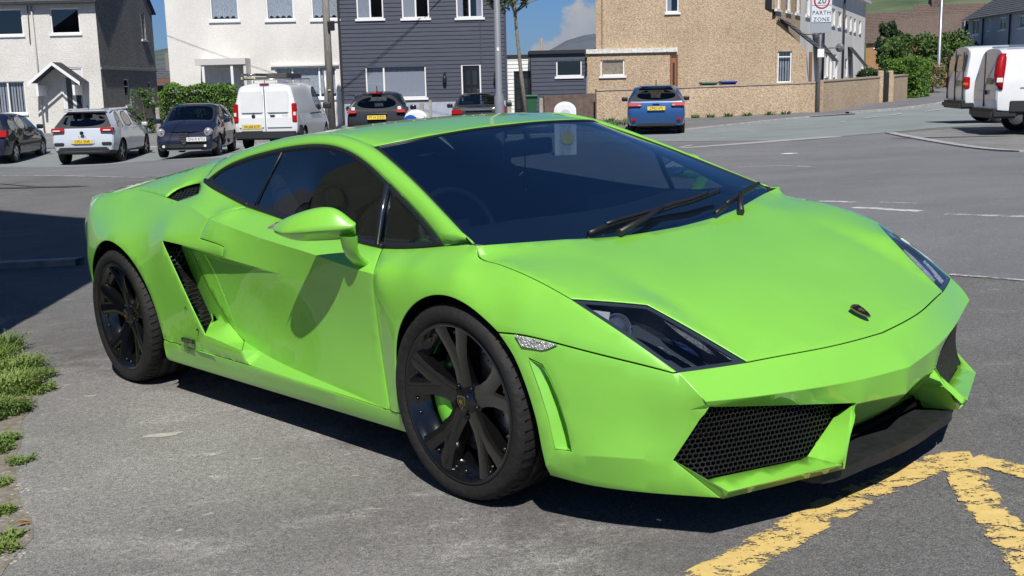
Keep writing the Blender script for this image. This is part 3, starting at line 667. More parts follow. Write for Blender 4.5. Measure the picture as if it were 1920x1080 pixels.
# headlamps
LENS = glass('lamp_lens', (.85, .88, .90), .05)
LAMPIN = mat('lamp_inside', (.030, .040, .052), .4)
REFL = mat('lamp_reflector', (.88, .90, .93), .3, .15, bump=.8, bump_scale=120)
def lamp():
    B = chain(['hlouter', 'hlin1', 'hlin2', 'hlfront'])
    for sgn in (1, -1):
        F = (lambda p: (p[0], p[1] * sgn, p[2]))
        s = Surf(B, (.45, -.3, .85), guides=[(.66, -.73, .617)])
        bm = bmesh.new(); patch(bm, None, (.45, -.3, .85), pts=B, surf=s, off=-.001)
        b2 = bmesh.new(); I2 = offset_poly(s.to2(np.array(B)), .014)
        patch(b2, None, (.45, -.3, .85), pts=B, surf=s, holes=[s.up(I2)], off=-.006)
        I3 = s.up(I2, -.006); D3 = s.up(I2, -.075); D3[:, 0] -= .015
        v1 = [b2.verts.new(p) for p in I3]; v2 = [b2.verts.new(p) for p in D3]; n = len(v1)
        for i in range(n): b2.faces.new((v1[i], v1[(i + 1) % n], v2[(i + 1) % n], v2[i])).smooth = True
        b2.faces.new(v2)
        for b in (bm, b2):
            if sgn < 0:
                for v in b.verts: v.co.y *= -1
                bmesh.ops.reverse_faces(b, faces=b.faces[:])
        h = obj('headlight', b2, LAMPIN, sports, angle=40); obj('lens', bm, LENS, h, True)
        # projector, bulb bowl and lower reflector strip
        c = Vector(s.up(s.to2(np.array([.572, -.775, .62])), -.045)[0]); d = Vector((.85, -.25, .25)).normalized()
        q = d.to_track_quat('Y', 'Z')
        bm = bmesh.new(); lathe(bm, [(.0, .02), (.018, .018), (.030, .010), (.036, -.003), (.036, -.01), (.041, -.01), (.043, .004), (.047, .004), (.046, -.04), (.02, -.05)], 24)
        for v in bm.verts: v.co = q @ v.co + c; v.co.y *= sgn
        obj('projector', bm, mat('projector_glass', (.35, .38, .42), .05, .85), h, True)
        bm = bmesh.new()
        w = [np.array([.505, -.805, .655]), np.array([.545, -.775, .655]), np.array([.56, -.80, .63])]
        w = [s.up(s.to2(p), -.010)[0] for p in w]; bm.faces.new([bm.verts.new(p) for p in w])
        bmesh.ops.solidify(bm, geom=bm.faces[:], thickness=.003)
        for v in bm.verts: v.co.y *= sgn
        obj('corner_reflector', bm, mat('white_reflector', (.8, .8, .8), .3, .3), h)
        def strip(name, p0, p1, w0, dep, m, nn=10):
            bm = bmesh.new(); P0, P1 = np.array(p0), np.array(p1); pr = None
            for i in range(nn + 1):
                p = P0 + (P1 - P0) * i / nn; ww = w0 * math.sin(math.pi * (i + .6) / (nn + 1.2)) ** .5
                side = np.array([.25, .97, -.1]); a = s.up(s.to2(p - side * ww), -dep)[0]; b = s.up(s.to2(p + side * ww), -dep - .012)[0]
                va, vb = bm.verts.new(a), bm.verts.new(b)
                if pr: bm.faces.new((pr[0], va, vb, pr[1]))
                pr = (va, vb)
            bmesh.ops.solidify(bm, geom=bm.faces[:], thickness=.004)
            for v in bm.verts: v.co.y *= sgn
            obj(name, bm, m, h, True)
        strip('indicator_reflector', (.655, -.665, .62), (.80, -.625, .535), .020, .006, REFL)
        strip('running_light_strip', (.66, -.64, .62), (.845, -.585, .51), .007, .008, REFL)
        strip('blue_reflector', (.70, -.690, .58), (.775, -.672, .545), .018, .008, mat('blue_reflector', (.14, .22, .62), .3, .4, bump=.8, bump_scale=200))
        strip('inner_cowl', (.60, -.735, .63), (.72, -.70, .58), .022, .018, mat('lamp_cowl', (.10, .115, .14), .35))
        strip('lower_trim', (.69, -.745, .57), (.80, -.70, .51), .008, .010, REFL)
lamp()
# side repeaters
for sgn in (1, -1):
    B = [np.array(SPT['mk%d' % i]) * [1, sgn, 1] + [0, -.001 * sgn, 0] for i in (0, 1, 2, 3, 4)]
    bm = bmesh.new(); P = [bm.verts.new(p) for p in B]; Q = [bm.verts.new(p + np.array([0, -.004 * sgn, 0])) for p in (B[0] * .96 + np.mean(B, 0) * .04, B[1] * .96 + np.mean(B, 0) * .04, B[2] * .94 + np.mean(B, 0) * .06, B[3] * .94 + np.mean(B, 0) * .06, B[4] * .96 + np.mean(B, 0) * .04)]
    bm.faces.new(Q)
    for i in range(5): bm.faces.new((P[i], P[(i + 1) % 5], Q[(i + 1) % 5], Q[i]))
    bmesh.ops.recalc_face_normals(bm, faces=bm.faces[:])
    obj('side_repeater', bm, mat('clear_repeater', (.62, .62, .62), .18, .35, bump=1., bump_scale=170, noise_amt=.5, noise_scale=70), sports)
# front splitter plate and floor
bm = bmesh.new()
fr = cr_spline([(.84, -.405, 0), (.970, -.385, 0), (1.004, -.2, 0), (1.018, 0, 0), (1.004, .2, 0), (.970, .385, 0), (.84, .405, 0)], .04)
prism(bm, [(p[0], p[1]) for p in fr] + [(.5, .40), (.5, -.40)], 'z', .118, .150)
obj('front_splitter', bm, mat('splitter_plastic', (.016, .017, .018), .5, noise_amt=.3, noise_scale=30), sports, angle=30)
bm = bmesh.new()
bx(bm, -3.2, .80, -.56, .56, .14, .20); bx(bm, -2.1, -.36, -.86, .86, .145, .19); bx(bm, .0, .80, -.50, .50, .2, .44); bx(bm, -3.2, -1.5, -.56, .56, .2, .80)
bx(bm, -2.08, -1.55, -.80, .80, .2, .66); bx(bm, -.45, -.38, -.80, .80, .2, .70); bx(bm, .1, .16, -.74, .74, .45, .60); prism(bm, [(.3, -.72), (.79, -.74), (.835, -.735), (.925, -.42), (.90, -.34), (.90, .34), (.925, .42), (.835, .735), (.79, .74), (.3, .72)], 'z', .168, .184)
obj('chassis', bm, MATTE, sports)
# inner wing liners
def liner(cx, r, y0, y1):
    bm = bmesh.new(); pr = None
    for k in range(25):
        a = -.55 + (math.pi + 1.1) * k / 24; x, z = cx + r * math.cos(a), max(.16, .335 + r * math.sin(a))
        q = [bm.verts.new((x, y0, z)), bm.verts.new((x, y1, z))]
        if pr: bm.faces.new((pr[0], pr[1], q[1], q[0]))
        pr = q
    bx(bm, cx - r, cx + r, y1, y1 + (.02 if y1 > y0 else -.02), .16, .335 + r * .8)
    return bm
for sgn in (1, -1):
    obj('wheel_arch_liner', liner(.02, .365, -.905 * sgn, -.60 * sgn), MATTE, sports, True)
    obj('wheel_arch_liner', liner(-2.53, .385, -.905 * sgn, -.56 * sgn), MATTE, sports, True)

# wheels
def wheel(cx, sgn, r, w, yo, name='wheel', cal=True, brg=2.0):
    # yo: outer face |y|
    root = bpy.data.objects.new(name, None); COL.objects.link(root); root.parent = sports; root.location = (cx, -yo * sgn, r + .001); root.empty_display_size = .1
    if sgn < 0: root.rotation_euler = (0, 0, math.pi)
    rr = .262
    bm = bmesh.new()   # tyre: local y = inboard positive; grooves cut as rings
    sw = r - rr
    prof = [(rr - .006, .012), (rr + .004, .004), (rr + sw * .35, -.006), (rr + sw * .7, -.002), (r - .012, .012), (r - .003, .026)]
    for g in range(4):
        y = .045 + g * (w - .09) / 3.6; prof += [(r, y), (r, y + .02), (r - .007, y + .022), (r - .007, y + .028), (r, y + .030)]
    prof += [(r, w - .035), (r - .012, w - .01), (rr + sw * .5, w), (rr, w - .01)]
    lathe(bm, prof, 96)
    # tread sipes at the shoulder
    for k in range(60):
        a = 2 * math.pi * k / 60; 
        for (ya, yb) in ((.010, .048),):
            p = []
            for (yy, da) in ((ya, 0), (yb, .035)): p.append((Vector((math.cos(a + da) * (r + .0012 if yy > .03 else r - .0085), yy, math.sin(a + da) * (r + .0012 if yy > .03 else r - .0085)))))
            tube(bm, [p[0], p[0].lerp(p[1], .5) + Vector((math.cos(a), 0, math.sin(a))) * .0035, p[1]], .0014, 4, mi=1)
    ty = obj('tyre', bm, [RUB, MATTE], root)
    bm = bmesh.new()
    lathe(bm, [(rr + .001, .010), (rr + .0, .003), (rr - .010, .003), (rr - .014, .012), (rr - .022, .020), (rr - .026, .032), (rr - .045, .040), (rr - .052, .10), (rr - .055, w - .03), (rr - .01, w - .02), (rr, w)], 80)
    for k in range(30):
        if k % 3 == 2: continue
        a = 2 * math.pi * (k + .5) / 30; c = Vector((math.cos(a) * (rr - .034), .030, math.sin(a) * (rr - .034)))
        tube(bm, [c, c + Vector((0, -.008, 0))], .0055, 6, mi=1)
    obj('rim', bm, [GLB, mat('bolt_steel', (.10, .10, .10), .3, 1.)], root)
    # five Y spokes
    bm = bmesh.new()
    for k in range(5):
        a0 = math.pi / 2 + 2 * math.pi * k / 5 + .03
        for sd in (-1, 1):
            path = [(.045, .050, 0.0), (.10, .044, sd * .03), (.15, .034, sd * .085), (.20, .024, sd * .14), (.250, .014, sd * .175)]
            prv = None
            for i, (rad, yy, da) in enumerate(path):
                a = a0 + da * 1.25; c = Vector((math.cos(a) * rad, yy, math.sin(a) * rad)); t = Vector((-math.sin(a), 0, math.cos(a)))
                wd = [.044, .040, .034, .032, .037][i]; th = [.04, .04, .036, .034, .03][i]
                q = [bm.verts.new(c - t * wd + Vector((0, th, 0))), bm.verts.new(c - t * wd * .8), bm.verts.new(c + Vector((0, -.006, 0))), bm.verts.new(c + t * wd * .8), bm.verts.new(c + t * wd + Vector((0, th, 0)))]
                if prv:
                    for j in range(4): bm.faces.new((prv[j], prv[j + 1], q[j + 1], q[j]))
                prv = q
            bm.faces.new(prv)
    bmesh.ops.recalc_face_normals(bm, faces=bm.faces[:])
    o = obj('spokes', bm, GLB, root, angle=50)
    bm = bmesh.new(); lathe(bm, [(.0, .030), (.030, .030), (.034, .034), (.038, .044), (.062, .048), (.070, .056), (.072, .09)], 40); obj('hub', bm, GLB, root)
    for k in range(5):
        bm = bmesh.new(); a = math.pi / 2 + 2 * math.pi * (k + .5) / 5; c = Vector((math.cos(a) * .053, .052, math.sin(a) * .053)); tube(bm, [c, c + Vector((0, -.010, 0))], .0085, 6)
        obj('wheel_bolt', bm, mat('bolt_black', (.02, .02, .02), .3, .8), root)

    # cap crest
    bm = bmesh.new(); sh = [(-.019, .018), (0, .022), (.019, .018), (.017, -.006), (0, -.024), (-.017, -.006)]
    prism(bm, sh, 'y', .030, .0275); cp = obj('cap_shield', bm, mat('badge_gold', (.35, .24, .08), .35, .8), root)
    bm = bmesh.new(); prism(bm, [(x * .86, z * .86) for x, z in sh], 'y', .029, .0268); obj('cap_field', bm, GLB, cp)
    bm = bmesh.new(); prism(bm, [(-.010, .004), (-.004, .010), (.003, .006), (.009, .009), (.006, 0), (.009, -.008), (.002, -.003), (-.003, -.010), (-.004, -.002), (-.010, -.003)], 'y', .028, .0262); obj('cap_emblem', bm, MT['badge_gold'], cp)
    # brake disc
    bm = bmesh.new(); lathe(bm, [(.07, .10), (.092, .10), (.092, .088), (.178, .088), (.180, .092), (.178, .112), (.09, .112)], 60)
    for k in range(48):
        a = 2 * math.pi * k / 48; rad = (.115, .135, .155)[k % 3]; c = Vector((math.cos(a) * rad, .089, math.sin(a) * rad)); tube(bm, [c, c + Vector((0, -.0015, 0))], .0035, 6, mi=1)
    obj('brake_disc', bm, [mat('disc_steel', (.30, .29, .28), .32, .9), MATTE], root)
    if cx < -1: return root
    bm = bmesh.new()
    n = 12; a0, a1 = math.radians(180 - 30), math.radians(180 + 34); pr = None
    for i in range(n + 1):
        a = a0 + (a1 - a0) * i / n; c, s_ = math.cos(a), math.sin(a)
        q = [bm.verts.new((c * q_[0], q_[1], s_ * q_[0])) for q_ in ((.105, .115), (.105, .066), (.125, .058), (.165, .058), (.19, .068), (.195, .115))]
        if pr:
            for j in range(6): bm.faces.new((pr[j], pr[(j + 1) % 6], q[(j + 1) % 6], q[j]))
        else: bm.faces.new(q)
        pr = q
    bm.faces.new(pr[::-1])
    bmesh.ops.recalc_face_normals(bm, faces=bm.faces[:])
    ca = obj('brake_caliper', bm, mat('caliper_green', (.16, .62, .03), .3, coat=.8), root, angle=40)
    return root
wheel(0, 1, .3236, .235, .932); wheel(0, -1, .3236, .235, .932)
wheel(-2.545, 1, .330, .295, .938); wheel(-2.545, -1, .330, .295, .938)

# mirrors
def mirror_part(sgn):
    T = [(528, 438), (536, 414), (560, 398.5), (601, 389.4), (635, 388.4), (656, 398.5), (671, 411.7), (675, 418)]
    # outline points of the shell, car frame
    top = [(-.700, -1.085, .858), (-.655, -1.075, .893), (-.590, -1.05, .922), (-.520, -1.01, .943), (-.462, -.985, .944), (-.445, -.960, .921), (-.432, -.940, .890), (-.432, -.930, .880)]
    bot = [(-.700, -1.083, .850), (-.668, -1.065, .828), (-.620, -1.04, .819), (-.560, -1.01, .820), (-.50, -.98, .822), (-.47, -.96, .826), (-.45, -.945, .835), (-.434, -.932, .858)]
    mid = [(a[0] + .035 * math.sin(math.pi * i / 7), a[1] - .02 * math.sin(math.pi * i / 7), b[2] + (a[2] - b[2]) * .42) for i, (a, b) in enumerate(zip(top, bot))]
    mid = [(-.700 + .268 * i / 7 + .03 * math.sin(math.pi * i / 7), -1.086 + .153 * i / 7 - .03 * math.sin(math.pi * i / 7), .854 + .020 * i / 7) for i in range(8)]
    bot = [(p[0] - .030 * math.sin(math.pi * (i + .3) / 7.6), p[1] + .022 * math.sin(math.pi * (i + .3) / 7.6), p[2]) for i, p in enumerate(bot)]; top = [(p[0] - .028 * math.sin(math.pi * (i + .3) / 7.6), p[1] + .014 * math.sin(math.pi * (i + .3) / 7.6), p[2]) for i, p in enumerate(top)]
    bk = lambda P, d, s_: [((p[0] - d), p[1] + .015, p[2] * s_ + .876 * (1 - s_)) for p in P]
    rows = [bk(top, .10, .55), bk(top, .085, .9), top, mid, bot, bk(bot, .085, .9), bk(bot, .10, .55)]
    bm = bmesh.new(); V = [[bm.verts.new((p[0], p[1] * sgn, p[2])) for p in r] for r in rows]
    for i in range(len(V) - 1):
        for j in range(7): bm.faces.new((V[i][j], V[i][j + 1], V[i + 1][j + 1], V[i + 1][j]))
    bm.faces.new([V[i][0] for i in range(len(V))]); bm.faces.new([V[i][-1] for i in range(len(V))][::-1])
    bm.faces.new(V[0][::-1] + V[-1][:])
    bmesh.ops.recalc_face_normals(bm, faces=bm.faces[:])
    e = bm.edges.layers.float.new('crease_edge')
    for ed in bm.edges:
        z = {v for v in ed.verts}
        if z <= set(V[3]): ed[e] = 1.
        if z <= set(V[4]): ed[e] = .5
    o = obj('wing_mirror', bm, GREEN, sports, True); m = o.modifiers.new('sub', 'SUBSURF'); m.levels = 2; m.render_levels = 2
    bm = bmesh.new()
    secs = [((-.470, -.955, .840), .044, .024), ((-.483, -.945, .795), .036, .021), ((-.50, -.925, .765), .036, .021), ((-.515, -.895, .742), .042, .024), ((-.53, -.86, .715), .048, .03)]
    pr = None
    for c, a, b in secs:
        q = [bm.verts.new(((c[0] + a * math.cos(t)), (c[1] + b * math.sin(t)) * sgn, c[2])) for t in [2 * math.pi * k / 12 for k in range(12)]]
        if pr:
            for k in range(12): bm.faces.new((pr[k], pr[(k + 1) % 12], q[(k + 1) % 12], q[k]))
        pr = q
    bmesh.ops.recalc_face_normals(bm, faces=bm.faces[:])
    obj('stalk', bm, GREEN, o, True)
    bm = bmesh.new(); q = [(p[0] - .001, p[1] * sgn, p[2]) for p in bk(top, .102, .5)] + [(p[0] - .001, p[1] * sgn, p[2]) for p in bk(bot, .102, .5)][::-1]
    bm.faces.new([bm.verts.new(p) for p in q]); obj('mirror_glass', bm, mat('mirror', (.8, .8, .8), .02, 1.), o)
mirror_part(1); mirror_part(-1)

# wipers
def wiper(pts, arm):
    bm = bmesh.new(); n = Vector((.42, 0, .9)).normalized()
    P = [Vector(p) + n * .012 for p in cr_spline(pts, .05)]
    tube(bm, P, .010, 6); tube(bm, [p + n * .011 for p in P[2:-2]], .007, 6)
    w = obj('wiper', bm, BLK, sports, True)
    bm = bmesh.new(); A = [Vector(p) + n * .016 for p in arm]; A.append(P[len(P) // 2] + n * .012)
    tube(bm, A, [.013] + [.010] * (len(A) - 1), 8)
    obj('wiper_arm', bm, BLK, w)
wiper(CV['wip1'], [(.150, -.30, .775), (.115, -.12, .80)])
wiper(CV['wip2'], [(.185, .33, .765), (.13, .40, .80)])
# bonnet badge
def badge(c, nrm, size):
    bm = bmesh.new(); sh = [(-.85, .8), (-.4, .95), (0, 1.0), (.4, .95), (.85, .8), (.85, .2), (.6, -.5), (.25, -.95), (0, -1.05), (-.25, -.95), (-.6, -.5), (-.85, .2)]
    prism(bm, [(x * size * .8, y * size) for x, y in sh], 'z', 0, .004)
    prism(bm, [(x * size * .68, y * size * .87) for x, y in sh], 'z', .004, .0055, mi=1)
    z = Vector(nrm).normalized(); x = Vector((0, 1, 0)); y = z.cross(x); M = Matrix((x, y, z)).transposed().to_4x4(); M.translation = c
    # crest: small rearing shape and lettering ticks
    e = [(-.35, .1), (-.1, .35), (.1, .2), (.35, .35), (.25, .0), (.4, -.3), (.1, -.15), (-.05, -.45), (-.1, -.1), (-.35, -.05)]
    prism(bm, [(x_ * size, y_ * size) for x_, y_ in e], 'z', .0055, .0065, mi=0)
    for k in range(9): bx(bm, (-.52 + k * .13) * size - .0012, (-.52 + k * .13) * size + .0012, .62 * size, .74 * size, .0055, .0064)
    bm.transform(M); return bm
obj('bonnet_badge', badge((.871, 0, .5385), (.52, 0, 1), .034), [MT['badge_gold'], GLB], sports)
# maker's plate behind the door
for sgn in (1, -1):
    bm = bmesh.new(); a, b = Vector(SPT['em0']), Vector(SPT['em1'])
    bx(bm, a.x, b.x, *sorted((-.954 * sgn, -.940 * sgn)), a.z - .009, a.z + .009, bev=.002); obj('side_nameplate', bm, [mat('nameplate', (.02, .02, .02), .3)], sports)
    bm = bmesh.new()
    for k in range(7): bx(bm, a.x + .016 + k * .010, a.x + .022 + k * .010, *sorted((-.9555 * sgn, -.953 * sgn)), a.z - .004, a.z + .004)
    bx(bm, b.x - .02, b.x - .006, *sorted((-.9555 * sgn, -.953 * sgn)), a.z - .007, a.z + .007); obj('nameplate_letters', bm, CHROME, sports)
# permit sticker inside the windscreen, far corner, and header stickers
def tri(name, P, m, off=-.012):
    n = Vector((.42, 0, .9)).normalized(); bm = bmesh.new(); bm.faces.new([bm.verts.new(Vector(p) + n * off) for p in P]); bmesh.ops.solidify(bm, geom=bm.faces[:], thickness=.001)
    obj(name, bm, m, sports)

# cabin
CAB = mat('cabin_leather', (.028, .030, .034), .55, bump=.2, bump_scale=150)
DASH = mat('dash_plastic', (.05, .055, .062), .5)
bm = bmesh.new()
pr = None
for (x, z) in ((.10, .73), (-.10, .775), (-.30, .80), (-.42, .79), (-.50, .72), (-.46, .55), (-.40, .25)):
    q = [bm.verts.new((x + (0.0 if i in (2, 3, 4) else -.02), y, z + (.03 if (i in (2, 5) and -.45 < x < -.05) else 0))) for i, y in enumerate((-.76, -.62, -.40, 0, .40, .62, .76))]
    if pr:
        for k in range(6): bm.faces.new((pr[k], pr[k + 1], q[k + 1], q[k]))
    pr = q
bmesh.ops.recalc_face_normals(bm, faces=bm.faces[:])
d = obj('dashboard', bm, DASH, sports, True); m = d.modifiers.new('sub', 'SUBSURF'); m.levels = 2; m.render_levels = 2
for sy in (-.37, .37):
    bm = bmesh.new()
    bx(bm, -1.10, -.62, sy - .24, sy + .24, .24, .42, bev=.05)
    vs = bx(bm, -.10, .10, -.24, .24, 0, .58); vb = [v for v in bm.verts if abs(v.co.x) < .11]
    for v in vb:
        tp = v.co.z / .58; v.co.y = v.co.y * (1 - .25 * tp) + sy; v.co.x = -1.12 + v.co.x * (1 - .4 * tp) - .20 * tp; v.co.z += .36
    bx(bm, -1.37, -1.25, sy - .12, sy + .12, .90, 1.06, bev=.035)
    s_ = obj('seat', bm, CAB, sports, angle=60); mm = s_.modifiers.new('b', 'BEVEL'); mm.width = .03; mm.segments = 3; mm.limit_method = 'ANGLE'
bm = bmesh.new()
lathe(bm, [(.175 + .014 * math.cos(t), .014 * math.sin(t)) for t in [2 * math.pi * k / 8 for k in range(8)]], 32, axis='x', closed=True)
for k in range(3):
    a = math.pi * (.0 + k * .5) + math.pi; tube(bm, [(0, 0, 0), (0, math.cos(a) * .17, math.sin(a) * .17)], .016, 6)
bx(bm, -.03, .03, -.05, .05, -.05, .05, bev=.02)
for v in bm.verts: v.co = Matrix.Rotation(math.radians(-22), 3, 'Y') @ v.co + Vector((-.60, -.37, .76))
obj('steering_wheel', bm, CAB, sports, True)
bm = bmesh.new(); bx(bm, -1.46, -1.42, -.66, .66, .2, 1.0); bx(bm, -1.44, -.40, -.08, .08, .2, .48, bev=.03)
for sgn in (1, -1):
    bx(bm, -1.42, -.40, *sorted((sgn * .79, sgn * .75)), .2, .80)
obj('cabin_trim', bm, CAB, sports)
bm = bmesh.new(); bx(bm, -.60, -.56, -.12, .12, 1.02, 1.085, bev=.015); tube(bm, [(-.57, 0, 1.08), (-.60, 0, 1.12)], .01)
obj('rear_view_mirror', bm, BLK, sports, angle=40)

# ------------------------------------------------------------------ ground: height field, roads, markings
FAR = [(-30,30,-1.05),(-21,50,-.46),(-11.9,31.6,-.77),(-8.6,30.6,-.53),(-6.7,30.4,-.46),(-3.7,31,-.42),(-.9,33,-.45),(4.3,32.8,-.32),(4,42,-.12),(11.9,43,-.05),(15.9,47.5,.085),(11.2,28,.0),(10.5,24.6,-.09),(27,70,.36),(-14,46,-.3),(0,46,-.2),(10,14,.12),(-8,14,-.45),(-15,18,-.75),(0,20,-.18),(20,24,.35),(30,40,.4),(0,26,-.33)]
FA = np.array(FAR, float)
def gz(x, y):
    near = .0475 * x - .002 * y
    k = 1 / (((x - FA[:, 0]) ** 2 + (y - FA[:, 1]) ** 2) + 4) ** 1.5; far = float((k * FA[:, 2]).sum() / k.sum())
    t = min(1, max(0, (math.hypot(x - 1.0, y - 4.0) - 5) / 12)); t = t * t * (3 - 2 * t)
    return near * (1 - t) + far * t
def gp(px, py):
    d = right * ((px - 960) / CAM_F) + down * ((py - 540) / CAM_F) + fwd; o = Vector((0, 0, CAM_H)); lo = 1.5; t = 1.5
    while t < 300:
        p = o + d * t
        if p.z < gz(p.x, p.y): break
        lo = t; t *= 1.02
    hi = t
    for _ in range(22):
        m = (lo + hi) / 2; p = o + d * m
        if p.z < gz(p.x, p.y): hi = m
        else: lo = m
    return p
def asphalt(name, c1, c2, pale=None, pale_amt=.0, speck=.25, scale=1.0, seed=0., fade=False):
    m = bpy.data.materials.new(name); m.use_nodes = True; nt = m.node_tree; b = nt.nodes['Principled BSDF']; L = nt.links.new
    b.inputs['Roughness'].default_value = .88; b.inputs['Specular IOR Level'].default_value = .35
    tc = nt.nodes.new('ShaderNodeTexCoord'); mp = nt.nodes.new('ShaderNodeMapping'); mp.inputs['Location'].default_value = (seed, seed * 2, 0); L(tc.outputs['Object'], mp.inputs[0]); v = mp.outputs[0]
    def noise(sc, det=4, rough=.6, st=None):
        n = nt.nodes.new('ShaderNodeTexNoise'); n.inputs['Scale'].default_value = sc; n.inputs['Detail'].default_value = det; n.inputs['Roughness'].default_value = rough
        if st:
            q = nt.nodes.new('ShaderNodeMapping'); q.inputs['Scale'].default_value = st; q.inputs['Rotation'].default_value = (0, 0, -.35); L(v, q.inputs[0]); L(q.outputs[0], n.inputs['Vector'])
        else: L(v, n.inputs['Vector'])
        return n.outputs['Fac']
    def ramp(f, p0, p1, a=(0, 0, 0, 1), c=(1, 1, 1, 1)):
        r = nt.nodes.new('ShaderNodeValToRGB'); r.color_ramp.elements[0].position = p0; r.color_ramp.elements[1].position = p1; r.color_ramp.elements[0].color = a; r.color_ramp.elements[1].color = c; L(f, r.inputs[0]); return r.outputs[0]
    def mix(f, A, B, bt='MIX'):
        x = nt.nodes.new('ShaderNodeMix'); x.data_type = 'RGBA'; x.blend_type = bt
        if isinstance(f, float): x.inputs[0].default_value = f
        else: L(f, x.inputs[0])
        for s_, q in ((6, A), (7, B)):
            if isinstance(q, tuple): x.inputs[s_].default_value = (*q[:3], 1)
            else: L(q, x.inputs[s_])
        return x.outputs[2]
    col = mix(ramp(noise(.45 * scale, 5), .35, .65), c1, c2)
    if pale:
        st = ramp(noise(1.6, 8, .75, (.9, 1.8, 1)), .52, .70)
        col = mix(st, col, mix(pale_amt, c2, pale))
        sp = ramp(noise(7., 5, .75, (.6, 1.5, 1)), .64, .70)
        col = mix(sp, col, pale)
    g = ramp(noise(230., 2, .6), .30, .70, (1 - speck, 1 - speck, 1 - speck, 1), (1 + speck, 1 + speck, 1 + speck, 1))
    col = mix(1.0, col, g, 'MULTIPLY')
    g3 = ramp(noise(60., 4, .75), .33, .67, (1 - speck * .55,) * 3 + (1,), (1 + speck * .5,) * 3 + (1,)); col = mix(1.0, col, g3, 'MULTIPLY')
    vo = nt.nodes.new('ShaderNodeTexVoronoi'); vo.inputs['Scale'].default_value = 85; L(v, vo.inputs['Vector'])
    sepc = ramp(vo.outputs['Distance'], .0, .28, (1, 1, 1, 1), (0, 0, 0, 1)); br = nt.nodes.new('ShaderNodeSeparateColor'); L(vo.outputs['Color'], br.inputs[0]); pick = ramp(br.outputs[0], .86, .90)
    mm = nt.nodes.new('ShaderNodeMath'); mm.operation = 'MULTIPLY'; L(sepc, mm.inputs[0]); L(pick, mm.inputs[1]); mm2 = nt.nodes.new('ShaderNodeMath'); mm2.operation = 'MULTIPLY'; L(mm.outputs[0], mm2.inputs[0]); mm2.inputs[1].default_value = .55
    col = mix(mm2.outputs[0], col, (.50, .48, .45))
    L(col, b.inputs['Base Color'])
    if fade:
        at_ = nt.nodes.new('ShaderNodeAttribute'); at_.attribute_name = 'edge'; ma = nt.nodes.new('ShaderNodeMath'); ma.operation = 'ADD'; L(at_.outputs['Fac'], ma.inputs[0]); L(noise(2.2, 8, .75), ma.inputs[1])
        rr_ = ramp(ma.outputs[0], .62, 1.05, (1, 1, 1, 1), (0, 0, 0, 1)); tr_ = nt.nodes.new('ShaderNodeBsdfTransparent'); mx_ = nt.nodes.new('ShaderNodeMixShader'); o_ = [q for q in nt.nodes if q.type == 'OUTPUT_MATERIAL'][0]
        L(rr_, mx_.inputs[0]); L(tr_.outputs[0], mx_.inputs[1]); L(b.outputs[0], mx_.inputs[2]); L(mx_.outputs[0], o_.inputs[0])
    bp = nt.nodes.new('ShaderNodeBump'); bp.inputs['Strength'].default_value = .9; bp.inputs['Distance'].default_value = .008; L(noise(150., 3, .7), bp.inputs['Height']); L(bp.outputs[0], b.inputs['Normal'])
    return m
def drape(name, poly, m, off, grid=.5, edge=.4, jitter=0., kind='structure', fade=0.):
    B = []
    for i in range(len(poly)):
        a, b_ = Vector(poly[i][:2]), Vector(poly[(i + 1) % len(poly)][:2]); n = max(1, int((b_ - a).length / edge))
        for k in range(n):
            p = a.lerp(b_, k / n)
            if jitter: p += Vector((noise.noise(Vector((p.x * 3, p.y * 3, 1.5))), noise.noise(Vector((p.x * 3, p.y * 3, 7.5))))) * jitter
            B.append(np.array([p.x, p.y]))
    P2 = np.array(B); lo, hi = P2.min(0), P2.max(0)
    gx, gy = np.meshgrid(np.arange(lo[0], hi[0], grid), np.arange(lo[1], hi[1], grid)); G = np.stack([gx.ravel(), gy.ravel()], 1); G = G[inpoly(G, P2)]
    if len(G): G = G[polydist(G, P2) > grid * .3]
    V = [Vector(p) for p in P2] + [Vector(p) for p in G]; E = [(i, (i + 1) % len(P2)) for i in range(len(P2))]
    vo, eo, fo, *_ = geometry.delaunay_2d_cdt(V, E, [], 0, 1e-6)
    q = np.array([list(v) for v in vo]); bm = bmesh.new(); ed = bm.verts.layers.float.new('edge'); vs = [bm.verts.new((p[0], p[1], gz(p[0], p[1]) + off)) for p in q]
    if fade:
        dd = polydist(q, P2)
        for v, d_ in zip(vs, dd): v[ed] = max(0., 1 - d_ / fade)
    cen = np.array([q[list(f)].mean(0) for f in fo]); ok = inpoly(cen, P2)
    for f, k in zip(fo, ok):
        if k:
            fc = bm.faces.new([vs[i] for i in f]); fc.normal_update()
            if fc.normal.z < 0: fc.normal_flip()
    o = obj(name, bm, m, None, True)
    if kind: o['kind'] = kind
    return o
# base sheet, fine near the camera and coarse towards the horizon
ax = lambda near, far_, st: sorted(set([round(-far_ * (1 - i / 14) ** 3 - near, 2) for i in range(14)] + [round(-near + i * st, 2) for i in range(int(2 * near / st) + 1)] + [round(near + far_ * (i / 14) ** 3, 2) for i in range(1, 15)]))
xs = ax(36, 3000, .8); ys = [y + 28 for y in ax(34, 3000, .8)]
bm = bmesh.new(); gv = [[bm.verts.new((x, y, gz(x, y))) for x in xs] for y in ys]
for j in range(len(ys) - 1):
    for i in range(len(xs) - 1): bm.faces.new((gv[j][i], gv[j][i + 1], gv[j + 1][i + 1], gv[j + 1][i]))
struct(obj('ground', bm, asphalt('ground_asphalt', (.135, .132, .128), (.175, .171, .166), (.34, .33, .31), .2, speck=.55), None, True))
g2 = lambda *a: tuple(gp(*a))[:2]
